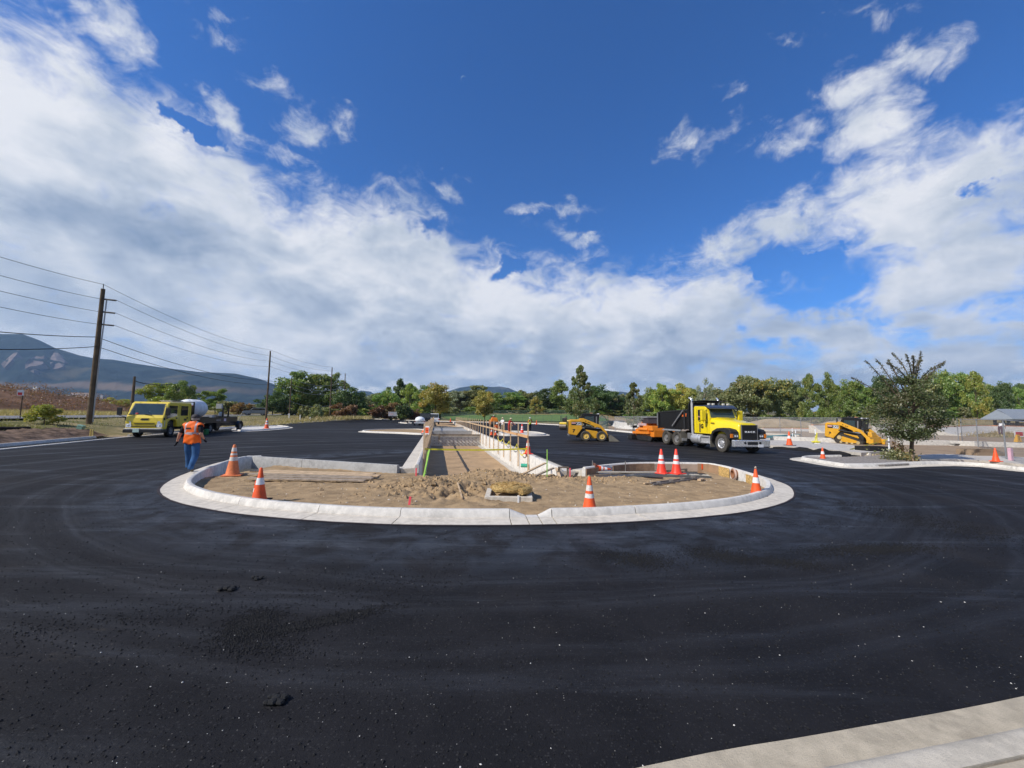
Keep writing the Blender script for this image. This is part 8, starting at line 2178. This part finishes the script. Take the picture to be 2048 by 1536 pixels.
rp_ = P(992, 868); person('person crouching in dark clothes behind the railing left of the white shirt', (rp_.x, rp_.y, 0), -1.2, 1.0, {'pel': (0, 0, .5), 'sp': (.08, 0, .64), 'ch': (.2, 0, .82), 'nk': (.27, 0, .96), 'hd': (.31, 0, 1.04), 'ht': (.32, 0, 1.14), 'ns': (.41, 0, 1.04), 'shl': (.2, .185, .92), 'shr': (.2, -.185, .92), 'ell': (.38, .24, .70), 'wrl': (.56, .2, .6), 'elr': (.38, -.24, .7), 'wrr': (.56, -.2, .6),
        'hpl': (0, .1, .46), 'hpr': (0, -.1, .46), 'knl': (.34, .16, .52), 'knr': (.34, -.16, .5), 'anl': (.06, .13, .1), 'anr': (.06, -.13, .1), 'tol': (.22, .14, .045), 'tor': (.22, -.14, .045), 'hel': (0, .13, .06), 'her': (0, -.13, .06)}, dict(shirt=ORS, trousers=DPN), hat='hard')
rp_ = P(1060, 862.5); person('person in yellow vest and hard hat standing alone on the right lot', (rp_.x, rp_.y, 0), 2.3, 1.02, {'ell': (.02, .34, 1.15), 'wrl': (.16, .24, 1.02), 'elr': (.02, -.34, 1.15), 'wrr': (.16, -.24, 1.02)}, dict(shirt=ORS, trousers=DPN, long=1), hat='hard', vest=dict(m=YVE))
SIT = {'pel': (0, 0, .60), 'sp': (.02, 0, .76), 'ch': (.06, 0, .97), 'nk': (.10, 0, 1.14), 'hd': (.13, 0, 1.22), 'ht': (.13, 0, 1.32), 'ns': (.23, 0, 1.23), 'shl': (.06, .185, 1.06), 'shr': (.06, -.185, 1.06), 'ell': (.18, .27, .86), 'wrl': (.40, .18, .92), 'elr': (.18, -.27, .86), 'wrr': (.40, -.18, .92),
       'hpl': (.02, .1, .56), 'hpr': (.02, -.1, .56), 'knl': (.44, .14, .56), 'knr': (.44, -.14, .56), 'anl': (.48, .14, .14), 'anr': (.48, -.14, .14), 'tol': (.64, .15, .10), 'tor': (.64, -.15, .10), 'hel': (.42, .14, .09), 'her': (.42, -.14, .09)}
def seat_on(ro, label, cols, hat, dz=.48, dx=-.36, **k):
    m_ = Matrix.Translation(ro.location) @ ro.rotation_euler.to_matrix().to_4x4() @ Matrix.Scale(ro.scale[0], 4); p = m_ @ Vector((dx, 0, dz)); return person(label, (p.x, p.y, p.z), ro.rotation_euler.z, 1.0, SIT, cols, hat=hat, **k)
seat_on(ROLL1, 'person in pink shirt seated on the small yellow roller, seen from behind', dict(shirt=PKS, trousers=DPN), None)
seat_on(ROLL2, 'person in orange shirt seated on the distant orange roller', dict(shirt=ORS, trousers=DPN), 'hard', hat_c=None) if False else seat_on(ROLL2, 'person in orange shirt seated on the distant orange roller', dict(shirt=ORS, trousers=DPN), 'hard')
rp_ = P(2001, 866, .4); rz_ = gz(rp_.x, rp_.y); person('person in white shirt bending over by the picnic shelter', (V(2001, 866, 44).x, 44, .55), math.radians(10), 1.0, {'sp': (.08, 0, 1.08), 'ch': (.24, 0, 1.22), 'nk': (.38, 0, 1.28), 'hd': (.46, 0, 1.28), 'ht': (.55, 0, 1.27), 'ns': (.5, 0, 1.18), 'shl': (.28, .18, 1.26), 'shr': (.28, -.18, 1.26), 'ell': (.38, .2, 1.0), 'wrl': (.5, .16, .8), 'elr': (.38, -.2, 1.0), 'wrr': (.5, -.16, .8)}, dict(shirt=WSH, trousers=mat('maroon_trousers', (.10, .05, .07), .85)), hat=None)
rp_ = P(1284, 881); person('person in a dark cap beside the screed of the orange paver', (rp_.x + .2, rp_.y + .6, 0), -1.0, 1.0, {'ell': (.16, .28, 1.16), 'wrl': (.32, .2, 1.12)}, dict(shirt=mat('tan_shirt', (.45, .32, .26), .8), trousers=DPN), hat='cap')
dt = [x for x in COL.objects if x.name == 'dump_truck'][0]
m_ = Matrix.Translation(dt.location) @ dt.rotation_euler.to_matrix().to_4x4(); p = m_ @ Vector((-3.15, -.55, 1.02))
person('person driving, visible through the open window of the yellow dump truck', (p.x, p.y, p.z), dt.rotation_euler.z, .98, {**SIT, 'elr': (.20, -.36, .92), 'wrr': (.10, -.46, .98)}, dict(shirt=mat('pale_shirt', (.5, .45, .4), .8), trousers=DPN), hat=None)
# ------------------------------------------------------------------ air between here and the mountains
hz = MB().box(-9500, 9500, -9500, 9500, -2.2, 900).build('haze', [])
hz.data.materials.clear()
hm = bpy.data.materials.new('thin_haze'); hm.use_nodes = True; t = NT(hm.node_tree)
v = t.new('ShaderNodeVolumePrincipled'); v.inputs['Color'].default_value = (0.42, 0.66, 1.0, 1); v.inputs['Density'].default_value = HAZE; v.inputs['Anisotropy'].default_value = 0.1
out = t.new('ShaderNodeOutputMaterial'); t.l.new(v.outputs[0], out.inputs['Volume']); hz.data.materials.append(hm)
tag(hz, kind='stuff')
bpy.context.view_layer.update()
